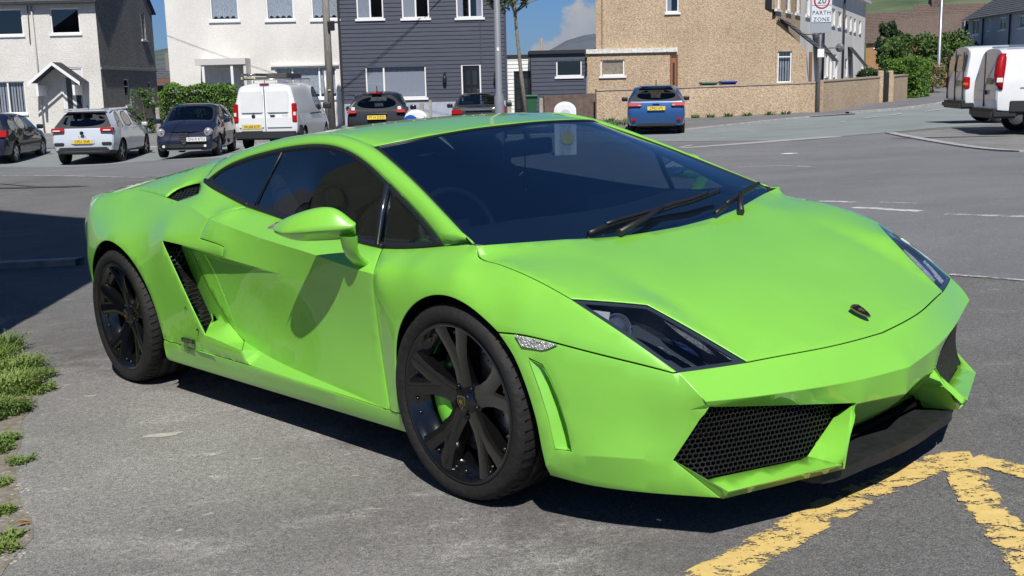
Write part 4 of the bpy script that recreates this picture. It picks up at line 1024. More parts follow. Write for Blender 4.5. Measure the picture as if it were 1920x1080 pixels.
# middle road, then the greener far road, the near left apron
road = [(-30, 29), (-12.06, 26.3), (-7.5, 22.9), (-3.0, 19.3), (0, 15.0), (1.6, 9.0), (2.62, 6.49), (2.92, 6.19), (4.2, 5.0), (9, 1.0), (22, -2), (24, 13), (8.6, 18.3), (8.99, 26.4), (6.6, 25.2), (3.8, 29.6), (0, 29.6), (-8, 29.4), (-14, 30.8), (-30, 34)]
drape('road', road, asphalt('road_asphalt', (.165, .166, .174), (.208, .208, .215), (.30, .30, .30), .1, speck=.42, seed=3.), .004)
far_road = [(-30, 34.2), (-14, 31.0), (-8, 29.6), (0, 29.8), (3.85, 29.8), (6.6, 25.4), (8.9, 26.6), (16, 30.5), (24, 33), (40, 60), (46, 80), (34, 80), (24, 57), (17.06, 44.5), (14.7, 42.2), (12.6, 40.4), (9.4, 38.2), (5.7, 35.4), (-2, 36.2), (-12, 37.2), (-30, 40)]
drape('road', far_road, asphalt('old_green_asphalt', (.20, .225, .225), (.25, .275, .27), (.36, .37, .36), .3, speck=.15, seed=9.), .004, grid=.8)
pave = [(3.0, 36.2), (5.7, 35.6), (9.4, 38.4), (12.3, 39.6), (12.6, 40.6), (14.7, 42.4), (17.06, 44.7), (24, 57.2), (33, 76), (30, 78), (20.3, 57), (16.3, 48.7), (11.8, 42.2), (3.0, 40.8)]
drape('pavement', pave, asphalt('pavement_asphalt', (.15, .152, .158), (.19, .19, .195), (.28, .28, .27), .2, speck=.2, seed=5.), .03, grid=.7)
front_gardens = [(-32, 37.5), (-12, 37.5), (-2, 36.6), (2.9, 36.2), (2.9, 46), (-20, 50), (-32, 50)]
drape('pavement', front_gardens, asphalt('garden_path_asphalt', (.17, .17, .17), (.24, .235, .23), None, speck=.2, seed=12.), .02, grid=1.)
apron = [(9.1, 26.2), (8.55, 18.4), (24, 13.2), (26, 22), (17, 29.8), (10, 26.6)]
drape('forecourt', apron, asphalt('forecourt_asphalt', (.17, .17, .165), (.24, .235, .23), (.4, .39, .36), .3, seed=21.), .006)
nearp = [(-2.8, -2), (1.4, -2), (1.9, 2.2), (1.3, 3.3), (.6, 4.6), (-.3, 5.9), (-2.2, 7.2), (-3.0, 8.8), (-3.8, 9.2), (-9, 10), (-12, 4)]
drape('forecourt', nearp, asphalt('worn_pale_asphalt', (.195, .188, .178), (.295, .285, .270), (.46, .44, .41), .55, speck=.60, seed=31., fade=True), .003, grid=.25, edge=.12, jitter=.10, fade=1.5)
def kerb(name, pts, w=.13, h=.11, m=None):
    m = m or mat('kerb_stone', (.36, .355, .34), .85, noise_amt=.25, noise_scale=6, bump=.4, bump_scale=70)
    bm = bmesh.new(); P = []
    for a, b_ in zip(pts, pts[1:]):
        a, b_ = Vector(a), Vector(b_); n = max(1, int((b_ - a).length / .6)); P += [a.lerp(b_, k / n) for k in range(n)]
    P.append(Vector(pts[-1])); pr = None
    for i, p in enumerate(P):
        d = (P[min(i + 1, len(P) - 1)] - P[max(i - 1, 0)]).normalized(); s_ = Vector((-d.y, d.x)) * w / 2; z = gz(p.x, p.y)
        q = [bm.verts.new((p.x - s_.x, p.y - s_.y, z - .05)), bm.verts.new((p.x - s_.x, p.y - s_.y, z + h)), bm.verts.new((p.x + s_.x, p.y + s_.y, z + h)), bm.verts.new((p.x + s_.x, p.y + s_.y, z - .05))]
        if pr:
            for k in range(3): bm.faces.new((pr[k], pr[k + 1], q[k + 1], q[k]))
        pr = q
    bmesh.ops.recalc_face_normals(bm, faces=bm.faces[:]); return struct(obj(name, bm, m))
kerb('kerb', [(12.1, 39.9), (12.7, 40.5), (14.8, 42.3), (17.1, 44.6), (24, 57)], .16, .09)
kerb('kerb', [(9.0, 26.3), (8.5, 18.35), (24, 13.1)], .22, .03)
kerb('kerb', [(-12, 37.3), (-2, 36.4), (5.6, 35.5), (9.4, 38.3), (12, 39.8)], .12, .035)
kerb('kerb', [(-3.9, 9.9), (-7, 10.6), (-12, 12)], .14, .06)
# painted markings: worn paint made of ragged pieces
def paint(name, c, amt=.0, seed=0.):
    if name in MT: return MT[name]
    m = bpy.data.materials.new(name); m.use_nodes = True; nt = m.node_tree; b = nt.nodes['Principled BSDF']; L = nt.links.new
    tc = nt.nodes.new('ShaderNodeTexCoord'); n = nt.nodes.new('ShaderNodeTexNoise'); n.inputs['Scale'].default_value = 9.; n.inputs['Detail'].default_value = 9; n.inputs['Roughness'].default_value = .8
    mp = nt.nodes.new('ShaderNodeMapping'); mp.inputs['Location'].default_value = (seed, 0, 0); mp.inputs['Scale'].default_value = (1., 1.7, 1); mp.inputs['Rotation'].default_value = (0, 0, .15)
    L(tc.outputs['Object'], mp.inputs[0]); L(mp.outputs[0], n.inputs['Vector'])
    n2 = nt.nodes.new('ShaderNodeTexNoise'); n2.inputs['Scale'].default_value = 120.; n2.inputs['Detail'].default_value = 4; L(mp.outputs[0], n2.inputs['Vector'])
    ad = nt.nodes.new('ShaderNodeMath'); ad.operation = 'MULTIPLY_ADD'; L(n2.outputs['Fac'], ad.inputs[0]); ad.inputs[1].default_value = .24; L(n.outputs['Fac'], ad.inputs[2])
    at_ = nt.nodes.new('ShaderNodeAttribute'); at_.attribute_name = 'edge'; at_.attribute_type = 'GEOMETRY'
    a2 = nt.nodes.new('ShaderNodeMath'); a2.operation = 'MULTIPLY_ADD'; L(at_.outputs['Fac'], a2.inputs[0]); a2.inputs[1].default_value = -.10; L(ad.outputs[0], a2.inputs[2])
    r = nt.nodes.new('ShaderNodeMath'); r.operation = 'GREATER_THAN'; L(a2.outputs[0], r.inputs[0]); r.inputs[1].default_value = amt
    nc = nt.nodes.new('ShaderNodeTexNoise'); nc.inputs['Scale'].default_value = 30; L(tc.outputs['Object'], nc.inputs['Vector'])
    cr = nt.nodes.new('ShaderNodeValToRGB'); cr.color_ramp.elements[0].color = (*[q * .8 for q in c], 1); cr.color_ramp.elements[1].color = (*[min(1, q * 1.15) for q in c], 1); L(nc.outputs['Fac'], cr.inputs[0]); L(cr.outputs[0], b.inputs['Base Color'])
    b.inputs['Roughness'].default_value = .75
    t = nt.nodes.new('ShaderNodeBsdfTransparent'); mx = nt.nodes.new('ShaderNodeMixShader'); o = [q for q in nt.nodes if q.type == 'OUTPUT_MATERIAL'][0]
    L(r.outputs[0], mx.inputs[0]); L(t.outputs[0], mx.inputs[1]); L(b.outputs[0], mx.inputs[2]); L(mx.outputs[0], o.inputs[0])
    MT[name] = m; return m
def line(name, pts, w, m, off=.0062):
    bm = bmesh.new(); P = cr_spline([(p[0], p[1], 0) for p in pts], .12); pr = None; ed = bm.verts.layers.float.new('edge')
    for i, p in enumerate(P):
        d = P[min(i + 1, len(P) - 1)] - P[max(i - 1, 0)]; d /= np.linalg.norm(d); s_ = np.array([-d[1], d[0], 0]); q = []
        for k, t in enumerate((-.5, -.35, 0, .35, .5)):
            x = p + s_ * w * t; v = bm.verts.new((x[0], x[1], gz(x[0], x[1]) + off)); v[ed] = 1. if k in (0, 4) else (.25 if k in (1, 3) else 0.); q.append(v)
        if pr:
            for k in range(4): bm.faces.new((pr[k], q[k], q[k + 1], pr[k + 1]))
        pr = q
    bm.normal_update()
    for f in bm.faces:
        if f.normal.z < 0: f.normal_flip()
    return struct(obj(name, bm, m))
YEL = paint('yellow_paint', (.68, .49, .17), .56)
WHT = paint('white_paint', (.58, .58, .56), .56)
WHF = paint('faded_white_paint', (.50, .50, .48), .60, 4.)
YO = .0042
line('yellow_marking', [g2(1290, 1105), g2(1430, 1030), g2(1560, 955), g2(1700, 890), g2(1790, 862), g2(1826, 862)], .140, YEL, YO)
line('yellow_marking', [g2(1822, 862), g2(1870, 874), g2(1990, 905)], .11, YEL, YO + .0008)
line('yellow_marking', [g2(1800, 872), g2(1812, 892), g2(1838, 940), g2(1895, 1010), g2(1960, 1090)], .125, YEL, YO + .0005)
line('road_line', [g2(0, 329), g2(110, 330), g2(272, 333)], .16, WHF)
line('road_line', [g2(1535, 378), g2(1600, 380)], .10, WHT)
line('road_line', [g2(1600, 390), g2(1660, 393), g2(1725, 397)], .12, WHT)
line('road_line', [g2(1650, 380), g2(1720, 382)], .07, WHF)
line('road_line', [g2(1775, 402), g2(1850, 405), g2(1935, 408)], .12, WHF)
line('road_line', [g2(1780, 516), g2(1860, 522), g2(1940, 529)], .05, WHF)
line('road_line', [g2(1382, 314), g2(1450, 311), g2(1520, 313)], .12, WHF)
line('road_line', [g2(1275, 276), g2(1298, 272)], .10, WHT)
for a, b_ in (((1618, 223), (1645, 220)), ((1672, 217), (1690, 214)), ((1735, 210), (1772, 205)), ((1682, 207), (1727, 201)), ((1576, 230), (1584, 229))):
    line('lane_dash', [g2(*a), g2(*b_)], .12, WHT, .03)
def blob(name, c, rx, ry, m, off, seed=0, n=26, rz=0.):
    pl = []
    for k in range(n):
        a = 2 * math.pi * k / n; r = 1 + .45 * noise.noise(Vector((math.cos(a) * 1.6 + seed, math.sin(a) * 1.6, seed)))
        x, y = math.cos(a) * rx * r, math.sin(a) * ry * r; pl.append((c[0] + x * math.cos(rz) - y * math.sin(rz), c[1] + x * math.sin(rz) + y * math.cos(rz)))
    return drape(name, pl, m, off, grid=max(rx, ry) * .5, edge=max(.01, min(rx, ry) * .6))
PALE = mat('pale_stain', (.40, .385, .35), .9, noise_amt=.15, noise_scale=40)
blob('pale_patch', g2(305, 817), .085, .026, PALE, .0045, 3, rz=.1); blob('pale_patch', g2(300, 598), .04, .02, PALE, .0045, 5)
blob('pale_patch', g2(168, 744), .03, .012, PALE, .0045, 8); blob('pale_patch', g2(482, 862), .02, .009, PALE, .0045, 11)
blob('pale_patch', g2(1478, 289), .16, .13, mat('bird_lime', (.75, .75, .72), .8), .012, 2)
RR_ = random.Random(3)
for k in range(9):
    px, py = RR_.uniform(60, 760), RR_.uniform(700, 1070)
    if px > 200 and py < 700 + (px - 200) * .35: continue
    blob('pale_patch', g2(px, py), RR_.uniform(.006, .022), RR_.uniform(.003, .008), PALE, .0042, k, n=9, rz=RR_.uniform(-.2, .5))
blob('tar_patch', gp(1440, 266)[:2], 2.4, .28, mat('light_scuff', (.34, .35, .34), .9), .010, 4, n=40, rz=.1)
blob('tar_patch', gp(1790, 258)[:2], 1.2, .10, mat('dark_tar', (.07, .07, .07), .8), .016, 9, n=30, rz=-.1)
blob('tar_patch', gp(60, 352)[:2], 1.4, .12, MT['dark_tar'], .012, 14, n=30, rz=-.4)

# ------------------------------------------------------------------ facades with real openings
def render_mat(name, c, amt=.10, bump=.5, sc=28., grain=None):
    # pebbledash: coarse grains
    m = bpy.data.materials.new(name); m.use_nodes = True; nt = m.node_tree; b = nt.nodes['Principled BSDF']; L = nt.links.new
    tc = nt.nodes.new('ShaderNodeTexCoord'); v = nt.nodes.new('ShaderNodeTexVoronoi'); v.inputs['Scale'].default_value = sc; L(tc.outputs['Object'], v.inputs['Vector'])
    s_ = nt.nodes.new('ShaderNodeSeparateColor'); L(v.outputs['Color'], s_.inputs[0]); r = nt.nodes.new('ShaderNodeValToRGB')
    lo = grain[0] if grain else tuple(q * (1 - amt) for q in c); hi = grain[1] if grain else tuple(min(1, q * (1 + amt)) for q in c)
    r.color_ramp.elements[0].color = (*lo, 1); r.color_ramp.elements[1].color = (*hi, 1); L(s_.outputs[0], r.inputs[0])
    n = nt.nodes.new('ShaderNodeTexNoise'); n.inputs['Scale'].default_value = .5; n.inputs['Detail'].default_value = 6; L(tc.outputs['Object'], n.inputs['Vector'])
    r2 = nt.nodes.new('ShaderNodeValToRGB'); r2.color_ramp.elements[0].position = .3; r2.color_ramp.elements[1].position = .7; r2.color_ramp.elements[0].color = (.84, .84, .83, 1); r2.color_ramp.elements[1].color = (1.04, 1.04, 1.04, 1); L(n.outputs['Fac'], r2.inputs[0])
    x = nt.nodes.new('ShaderNodeMix'); x.data_type = 'RGBA'; x.blend_type = 'MULTIPLY'; x.inputs[0].default_value = 1.; L(r.outputs[0], x.inputs[6]); L(r2.outputs[0], x.inputs[7]); L(x.outputs[2], b.inputs['Base Color'])
    b.inputs['Roughness'].default_value = .93; b.inputs['Specular IOR Level'].default_value = .2
    bp = nt.nodes.new('ShaderNodeBump'); bp.inputs['Strength'].default_value = bump; bp.inputs['Distance'].default_value = .02; L(v.outputs['Distance'], bp.inputs['Height']); L(bp.outputs[0], b.inputs['Normal'])
    MT[name] = m; return m
W1 = render_mat('grey_white_render', (.70, .68, .64)); W2 = render_mat('cream_render', (.74, .72, .68), .05, .3); BEI = render_mat('beige_pebbledash', (.5, .4, .3), .3, .6, 30., grain=((.36, .26, .165), (.64, .51, .365)))
GRY = render_mat('shaded_gable_render', (.30, .29, .27), .35, .8, 24.); CLAD = mat('slate_cladding', (.058, .064, .088), .42, noise_amt=.12, noise_scale=2, stretch=(1, 1, 12))  # gable render: its shade is put into a darker colour than the front
WCL = mat('white_cladding', (.72, .72, .70), .5, noise_amt=.06, noise_scale=3); UPVC = mat('white_upvc', (.80, .80, .80), .35); BRN = mat('brown_render', (.14, .10, .085), .9, noise_amt=.3, noise_scale=5, bump=.5)
PANE = glass('window_pane', (.80, .83, .86), .10); NET = mat('net_curtain', (.50, .52, .56), .95, noise_amt=.35, noise_scale=14, stretch=(3, 3, 1)); CUR = mat('drawn_curtain', (.42, .44, .50), .95)
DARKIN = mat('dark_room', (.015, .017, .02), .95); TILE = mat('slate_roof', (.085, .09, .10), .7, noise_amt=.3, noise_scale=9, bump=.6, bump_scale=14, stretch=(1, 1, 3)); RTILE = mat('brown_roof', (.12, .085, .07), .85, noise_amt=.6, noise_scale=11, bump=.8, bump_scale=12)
class Facade:
    def __init__(s, a, b, z0, z1, parent, m, name='wall', lap=0., thick=.25):
        s.a, s.b = Vector((*a, 0)), Vector((*b, 0)); s.d = (s.b - s.a).normalized(); s.L = (s.b - s.a).length; s.z0, s.z1 = z0, z1
        s.n = Vector((s.d.y, -s.d.x, 0)); s.parent = parent; s.m = m; s.name = name; s.holes = []; s.lap = lap; s.thick = thick
        s.org = parent.location.copy() if parent is not None else Vector()
    def st(s, px, py):
        d = right * ((px - 960) / CAM_F) + down * ((py - 540) / CAM_F) + fwd; o = Vector((0, 0, CAM_H)); t = (s.a - o).dot(s.n) / d.dot(s.n); p = o + d * t
        return ((p - s.a).dot(s.d), p.z)
    def rect(s, x0, y0, x1, y1):
        ym = (y0 + y1) / 2; xm = (x0 + x1) / 2
        return [s.st(x0, ym)[0], s.st(x1, ym)[0], s.st(xm, y1)[1], s.st(xm, y0)[1]]
    def w(s, u, z, off=0.): return s.a + s.d * u + s.n * off + Vector((0, 0, z)) - s.org
    def box(s, bm, u0, u1, z0, z1, o0, o1, mi=0):
        v = [bm.verts.new(s.w(u, z, o)) for z in (z0, z1) for o in (o0, o1) for u in (u0, u1)]
        for q in ((0, 2, 3, 1), (4, 5, 7, 6), (0, 1, 5, 4), (2, 6, 7, 3), (0, 4, 6, 2), (1, 3, 7, 5)): bm.faces.new([v[i] for i in q]).material_index = mi
    def wall(s):
        us = sorted({0, s.L} | {h[0] for h in s.holes} | {h[1] for h in s.holes}); us = [u for u in us if 0 <= u <= s.L]
        zs = sorted({s.z0, s.z1} | {h[2] for h in s.holes} | {h[3] for h in s.holes}); zs = [z for z in zs if s.z0 <= z <= s.z1]
        bm = bmesh.new()
        inh = lambda u, z: any(h[0] < u < h[1] and h[2] < z < h[3] for h in s.holes)
        if s.lap:
            z = s.z0; rows = []
            while z < s.z1: rows.append((z, min(z + s.lap, s.z1))); z += s.lap
            for r0, r1 in rows:
                cuts = [r0] + [z for z in zs if r0 < z < r1] + [r1]
                for za, zb in zip(cuts, cuts[1:]):
                    for ua, ub in zip(us, us[1:]):
                        if inh((ua + ub) / 2, (za + zb) / 2): continue
                        fo = lambda z: .022 * (1 - (z - r0) / s.lap)
                        bm.faces.new([bm.verts.new(s.w(ua, za, fo(za))), bm.verts.new(s.w(ub, za, fo(za))), bm.verts.new(s.w(ub, zb, fo(zb))), bm.verts.new(s.w(ua, zb, fo(zb)))])
                        if za == r0: bm.faces.new([bm.verts.new(s.w(ub, za, .022)), bm.verts.new(s.w(ua, za, .022)), bm.verts.new(s.w(ua, za, 0)), bm.verts.new(s.w(ub, za, 0))])
        else:
            V = {}
            def vt(u, z):
                if (u, z) not in V: V[(u, z)] = bm.verts.new(s.w(u, z))
                return V[(u, z)]
            for za, zb in zip(zs, zs[1:]):
                for ua, ub in zip(us, us[1:]):
                    if not inh((ua + ub) / 2, (za + zb) / 2): bm.faces.new([vt(ua, za), vt(ub, za), vt(ub, zb), vt(ua, zb)])
        for h in s.holes:   # reveals
            c = [(h[0], h[2]), (h[1], h[2]), (h[1], h[3]), (h[0], h[3])]
            for k in range(4):
                p, q = c[k], c[(k + 1) % 4]; bm.faces.new([bm.verts.new(s.w(*p, 0)), bm.verts.new(s.w(*q, 0)), bm.verts.new(s.w(*q, -.16)), bm.verts.new(s.w(*p, -.16))])
        # back and ends give the wall its thickness
        s.box(bm, -.001, s.L + .001, s.z0, s.z1, -s.thick - .02, -s.thick) if not s.holes else None
        bm.normal_update(); return obj(s.name, bm, s.m, s.parent)
    def window(s, r, bars=(), curtain='net', fw=.055, sill=True, tbar=None, name='window', hbars=(), label=None):
        u0, u1, z0, z1 = r; s.holes.append(r); bm = bmesh.new()
        s.box(bm, u0, u1, z0, z0 + fw, -.12, -.05); s.box(bm, u0, u1, z1 - fw, z1, -.12, -.05); s.box(bm, u0, u0 + fw, z0 + fw, z1 - fw, -.12, -.05); s.box(bm, u1 - fw, u1, z0 + fw, z1 - fw, -.12, -.05)
        for t in bars: c = u0 + (u1 - u0) * t; s.box(bm, c - fw * .6, c + fw * .6, z0 + fw, z1 - fw, -.118, -.052)
        for t in hbars: c = z0 + (z1 - z0) * t; s.box(bm, u0 + fw, u1 - fw, c - fw * .4, c + fw * .4, -.116, -.054)
        w = obj(name, bm, UPVC, s.parent)
        if label: w['label'] = label
        bm = bmesh.new(); bm.faces.new([bm.verts.new(s.w(*p, -.09)) for p in ((u0 + fw, z0 + fw), (u1 - fw, z0 + fw), (u1 - fw, z1 - fw), (u0 + fw, z1 - fw))]); obj('pane', bm, PANE, w)
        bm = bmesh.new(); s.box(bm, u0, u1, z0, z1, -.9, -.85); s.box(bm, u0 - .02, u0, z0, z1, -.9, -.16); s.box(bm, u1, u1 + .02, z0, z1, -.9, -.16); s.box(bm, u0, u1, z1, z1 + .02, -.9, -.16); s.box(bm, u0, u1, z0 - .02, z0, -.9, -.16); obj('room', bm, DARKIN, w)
        if curtain:
            bm = bmesh.new(); spans = {'net': [(0, 1)], 'full': [(0, 1)], 'sides': [(0, .22), (.78, 1)], 'half': [(0, .45)], 'blind': [(0, 1)]}[curtain]
            for a_, b_ in spans:
                n = max(6, int((b_ - a_) * (u1 - u0) / .045)); pr = None
                for i in range(n + 1):
                    u = u0 + fw + (u1 - u0 - 2 * fw) * (a_ + (b_ - a_) * i / n); o = -.17 - (.022 if i % 2 else 0.)
                    zb = z0 + fw + (.10 * abs(math.sin(i * .55)) * (z1 - z0) if curtain == 'net' else 0)
                    q = [bm.verts.new(s.w(u, zb, o)), bm.verts.new(s.w(u, z1 - fw, o))]
                    if pr and not (curtain == 'blind' and i % 3 == 2): bm.faces.new((pr[0], q[0], q[1], pr[1]))
                    pr = q
            obj('curtain', bm, NET if curtain == 'net' else CUR, w)
        if sill:
            bm = bmesh.new(); s.box(bm, u0 - .07, u1 + .07, z0 - .09, z0 - .002, -.04, .07); obj('sill', bm, UPVC, w)
        return w
    def door(s, r, m, panes=(), name='door', frame=UPVC, fw=.06):
        u0, u1, z0, z1 = r; s.holes.append(r); bm = bmesh.new()
        s.box(bm, u0, u0 + fw, z0, z1, -.12, -.02); s.box(bm, u1 - fw, u1, z0, z1, -.12, -.02); s.box(bm, u0 + fw, u1 - fw, z1 - fw, z1, -.12, -.02); f = obj('door_frame', bm, frame, s.parent)
        bm = bmesh.new(); s.box(bm, u0 + fw, u1 - fw, z0, z1 - fw, -.11, -.06); d = obj(name, bm, m, s.parent)
        W_, H_ = u1 - u0 - 2 * fw, z1 - z0 - fw
        for (a_, b_, c_, e_) in panes:
            bm = bmesh.new(); s.box(bm, u0 + fw + W_ * a_, u0 + fw + W_ * b_, z0 + H_ * c_, z0 + H_ * e_, -.062, -.052); obj('door_glass', bm, mat('door_pane', (.02, .025, .03), .08, coat=1.), d)
        bm = bmesh.new(); s.box(bm, u0 + fw + W_ * .86, u0 + fw + W_ * .92, z0 + H_ * .44, z0 + H_ * .54, -.06, -.03); obj('door_handle', bm, CHROME, d)
        return d
def strip(F, u0, u1, z0, z1, o0, o1, name, m, parent=None):
    bm = bmesh.new(); F.box(bm, u0, u1, z0, z1, o0, o1); return obj(name, bm, m, parent or F.parent)
def slab(name, P, thick, m, parent):
    # a sloping roof plane with thickness, world points
    org = parent.location if parent else Vector(); bm = bmesh.new(); f = bm.faces.new([bm.verts.new(Vector(p) - org) for p in P]); f.normal_update()
    if f.normal.z < 0: f.normal_flip()
    r = bmesh.ops.extrude_face_region(bm, geom=[f]); n = f.normal.copy()
    for v in [e for e in r['geom'] if isinstance(e, bmesh.types.BMVert)]: v.co += n * thick
    bmesh.ops.recalc_face_normals(bm, faces=bm.faces[:]); return obj(name, bm, m, parent)
def tiles(name, P, rows, cols, m, parent, th=.03):
    # roof plane of overlapping tile courses: P = eave left, eave right, ridge right, ridge left
    org = parent.location if parent else Vector(); A, B, C_, D_ = [Vector(p) - org for p in P]; n = (B - A).cross(D_ - A).normalized()
    if n.z < 0: n = -n
    bm = bmesh.new(); rr = random.Random(5)
    for j in range(rows):
        t0, t1 = j / rows, (j + 1) / rows
        for i in range(cols):
            s0, s1 = i / cols, (i + 1) / cols; h = th * rr.uniform(.8, 1.25)
            q = lambda s_, t: A.lerp(B, s_).lerp(D_.lerp(C_, s_), t)
            a, b_, c, d = q(s0, t0) + n * h, q(s1, t0) + n * h, q(s1, t1) + n * .004, q(s0, t1) + n * .004
            v = [bm.verts.new(p) for p in (a, b_, c, d)]; bm.faces.new(v); e = [bm.verts.new(q(s0, t0) - n * .02), bm.verts.new(q(s1, t0) - n * .02)]; bm.faces.new((e[0], e[1], v[1], v[0]))
    f = bm.faces.new([bm.verts.new(p - n * .02) for p in (A, B, C_, D_)])
    return obj(name, bm, m, parent)

# ---- left house, grey white front and dark gable
def V2(v): return (v[0], v[1])
c1 = Vector((-18.0, 50.0)); fd = Vector((-1, 0)); gd = Vector((-.012, 1)).normalized(); c0 = c1 + fd * 13; c2 = c1 + gd * 8.2
h1 = thing('house', 'grey white house on the left with shade-darkened gable wall and small tiled porch', 'house', (c1.x, c1.y, -.46))
F = Facade(V2(c0), V2(c1), -.46, 5.30, h1, W1)
F.window(F.rect(-12, 17, 42, 66), curtain=None); F.window(F.rect(94, 15, 149, 63), curtain=None, hbars=()); F.window(F.rect(-14, 153, 48, 213), bars=(.48,), curtain='blind')
dr = F.rect(117, 126, 158, 214); dr[2] = -.40; F.door(dr, mat('white_door', (.70, .70, .70), .4), panes=((.12, .40, .30, .86), (.60, .88, .30, .86)))
F.wall(); Ff = F
G = Facade(V2(c1), V2(c2), -.46, 5.30, h1, GRY, name='gable_wall')
# gable top and windows
G.window(G.rect(264, 24, 272.5, 74), curtain=None, hbars=(.72,)); G.window(G.rect(234, 148, 245, 198), curtain=None, hbars=(.72,)); G.window(G.rect(279, 154, 286.5, 190), curtain=None)
G.wall(); bm = bmesh.new(); bm.faces.new([bm.verts.new(G.w(0, 5.3)), bm.verts.new(G.w(G.L, 5.3)), bm.verts.new(G.w(G.L / 2, 8.6))]); obj('gable_top', bm, GRY, h1)
strip(G, 0, G.L, 2.30, 2.40, 0, .05, 'string_course', mat('pale_course', (.34, .33, .31), .9))
def p3(v, z): return Vector((v[0], v[1], z))
gm = c1 + gd * 4.1; gm0 = c0 + gd * 4.1; ov = -gd * .35; eo = -fd * .12
tiles('roof', [p3(c0 + ov, 5.16), p3(c1 + ov + eo, 5.16), p3(gm + eo, 8.75), p3(gm0, 8.75)], 22, 60, TILE, h1)
tiles('roof', [p3(c2 - ov + eo, 5.16), p3(c0 + gd * 8.2 - ov, 5.16), p3(gm0, 8.75), p3(gm + eo, 8.75)], 22, 60, TILE, h1)
strip(F, 0, F.L + .1, 5.14, 5.26, .05, .35, 'gutter', mat('dark_gutter', (.03, .03, .03), .4))
sx = F.st(68, 100)[0]; bm = bmesh.new(); tube(bm, [F.w(sx, 5.1, .08), F.w(sx + .05, -.4, .08)], .035); obj('drainpipe', bm, mat('pale_pipe', (.45, .45, .44), .5), h1)
bm = bmesh.new(); tube(bm, [F.w(F.st(53, 20)[0], 5.1, .04), F.w(F.st(57, 80)[0], F.st(57, 82)[1], .04)], .02); obj('cable', bm, MT['dark_gutter'], h1)
# porch of the left house
pc = F.rect(79, 116, 176, 156); um, zz0, zz1 = (pc[0] + pc[1]) / 2 - .25, F.st(128, 155)[1], F.st(124, 117)[1]
bm = bmesh.new()
for sg in (-1, 1):
    w_ = (pc[1] - pc[0]) / 2
    A = [F.w(um, zz1, o) for o in (0, 1.0)]; B = [F.w(um + sg * w_, zz0, o) for o in (0, 1.0)]
    vs = [bm.verts.new(p) for p in (A[0], A[1], B[1], B[0])]; f = bm.faces.new(vs if sg > 0 else vs[::-1])
bmesh.ops.solidify(bm, geom=bm.faces[:], thickness=.07); pr_ = obj('porch_roof', bm, TILE, h1)
bm = bmesh.new()
for sg in (-1, 1):
    w_ = (pc[1] - pc[0]) / 2; a_, b_ = F.w(um, zz1 + .02, 1.10), F.w(um + sg * w_, zz0 + .02, 1.10); u_ = Vector((0, 0, .16))
    vs = [bm.verts.new(p) for p in (a_, b_, b_ - u_, a_ - u_)]; bm.faces.new(vs if sg > 0 else vs[::-1])
    F.box(bm, um + sg * (w_ - .35) - .05, um + sg * (w_ - .35) + .05, zz0 - .55, zz0 - .1, 0, .95)
obj('bargeboard', bm, UPVC, h1)

# ---- white house and slate grey clad house (a pair)
h2 = thing('house', 'cream white house with a flat porch beside the slate grey house', 'house', (-10.3, 46, -.3))
F = Facade((-13.75, 46), (-6.78, 46), -.5, 5.9, h2, W2)
for x0, x1, y1 in ((393, 446, 38), (498, 550, 37), (583, 634, 36)): F.window(F.rect(x0, -22, x1, y1), curtain='net')
F.window(F.rect(517, 125, 631, 184), bars=(.28, .72), curtain='net'); dr = F.rect(413, 128, 448, 176); dr[2] = -.4
F.door(dr, MT['white_door'], panes=((.25, .75, .66, .78),)); F.wall()
r = F.rect(377, 113, 470, 122); strip(F, r[0], r[1], r[2], r[3] + .05, 0, .95, 'porch_roof', mat('porch_felt', (.55, .54, .52), .8))
strip(F, r[1] - .10, r[1], -.4, r[2], 0, .9, 'porch_side', W2); strip(F, r[0] + .25, r[0] + .35, -.4, r[2], .80, .9, 'porch_post', UPVC); strip(F, r[1] - .62, r[1] - .52, -.4, r[2], .80, .9, 'porch_post', UPVC)
r = F.rect(508, 121, 636, 124); strip(F, r[0], r[1], r[2], r[3], 0, .12, 'lintel', W2)
G = Facade((-13.75, 54), (-13.75, 46), -.5, 5.9, h2, W2, name='side_wall'); G.wall()
slab('roof', [(-14.0, 45.6, 5.85), (-6.78, 45.6, 5.85), (-6.78, 50, 8.8), (-14.0, 50, 8.8)], .12, TILE, h2); slab('roof', [(-14.0, 54.4, 5.85), (-6.78, 54.4, 5.85), (-6.78, 50, 8.8), (-14.0, 50, 8.8)], .12, TILE, h2)
h3 = thing('house', 'slate grey boarded house with white window frames', 'house', (-3.4, 46, -.3))
F = Facade((-6.76, 45.97), (-.02, 45.97), .62, 5.9, h3, CLAD, lap=.165)
for x0, x1, y1, cu_ in ((668, 718, 35, 'half'), (753, 804, 34, 'half'), (855, 905, 33, 'sides')): F.window(F.rect(x0, -22, x1, y1), bars=(.5,), curtain=cu_)
F.window(F.rect(686, 123, 799, 184), bars=(.30,), curtain='full'); dr = F.rect(865, 120, 902, 176); dr[2] = .0; F.holes.append([dr[0], dr[1], .5, dr[3]]); F.holes.pop()
F.door(dr, mat('black_door', (.012, .013, .016), .25, coat=.5), panes=((.16, .42, .62, .90), (.58, .84, .62, .90), (.16, .42, .34, .56), (.58, .84, .34, .56)))
F.wall(); B_ = Facade((-6.76, 45.96), (-.02, 45.96), -.6, .62, h3, mat('pale_blue_plinth', (.36, .39, .46), .85, noise_amt=.1), name='plinth'); B_.holes.append([dr[0], dr[1], -.6, .62]); B_.wall()
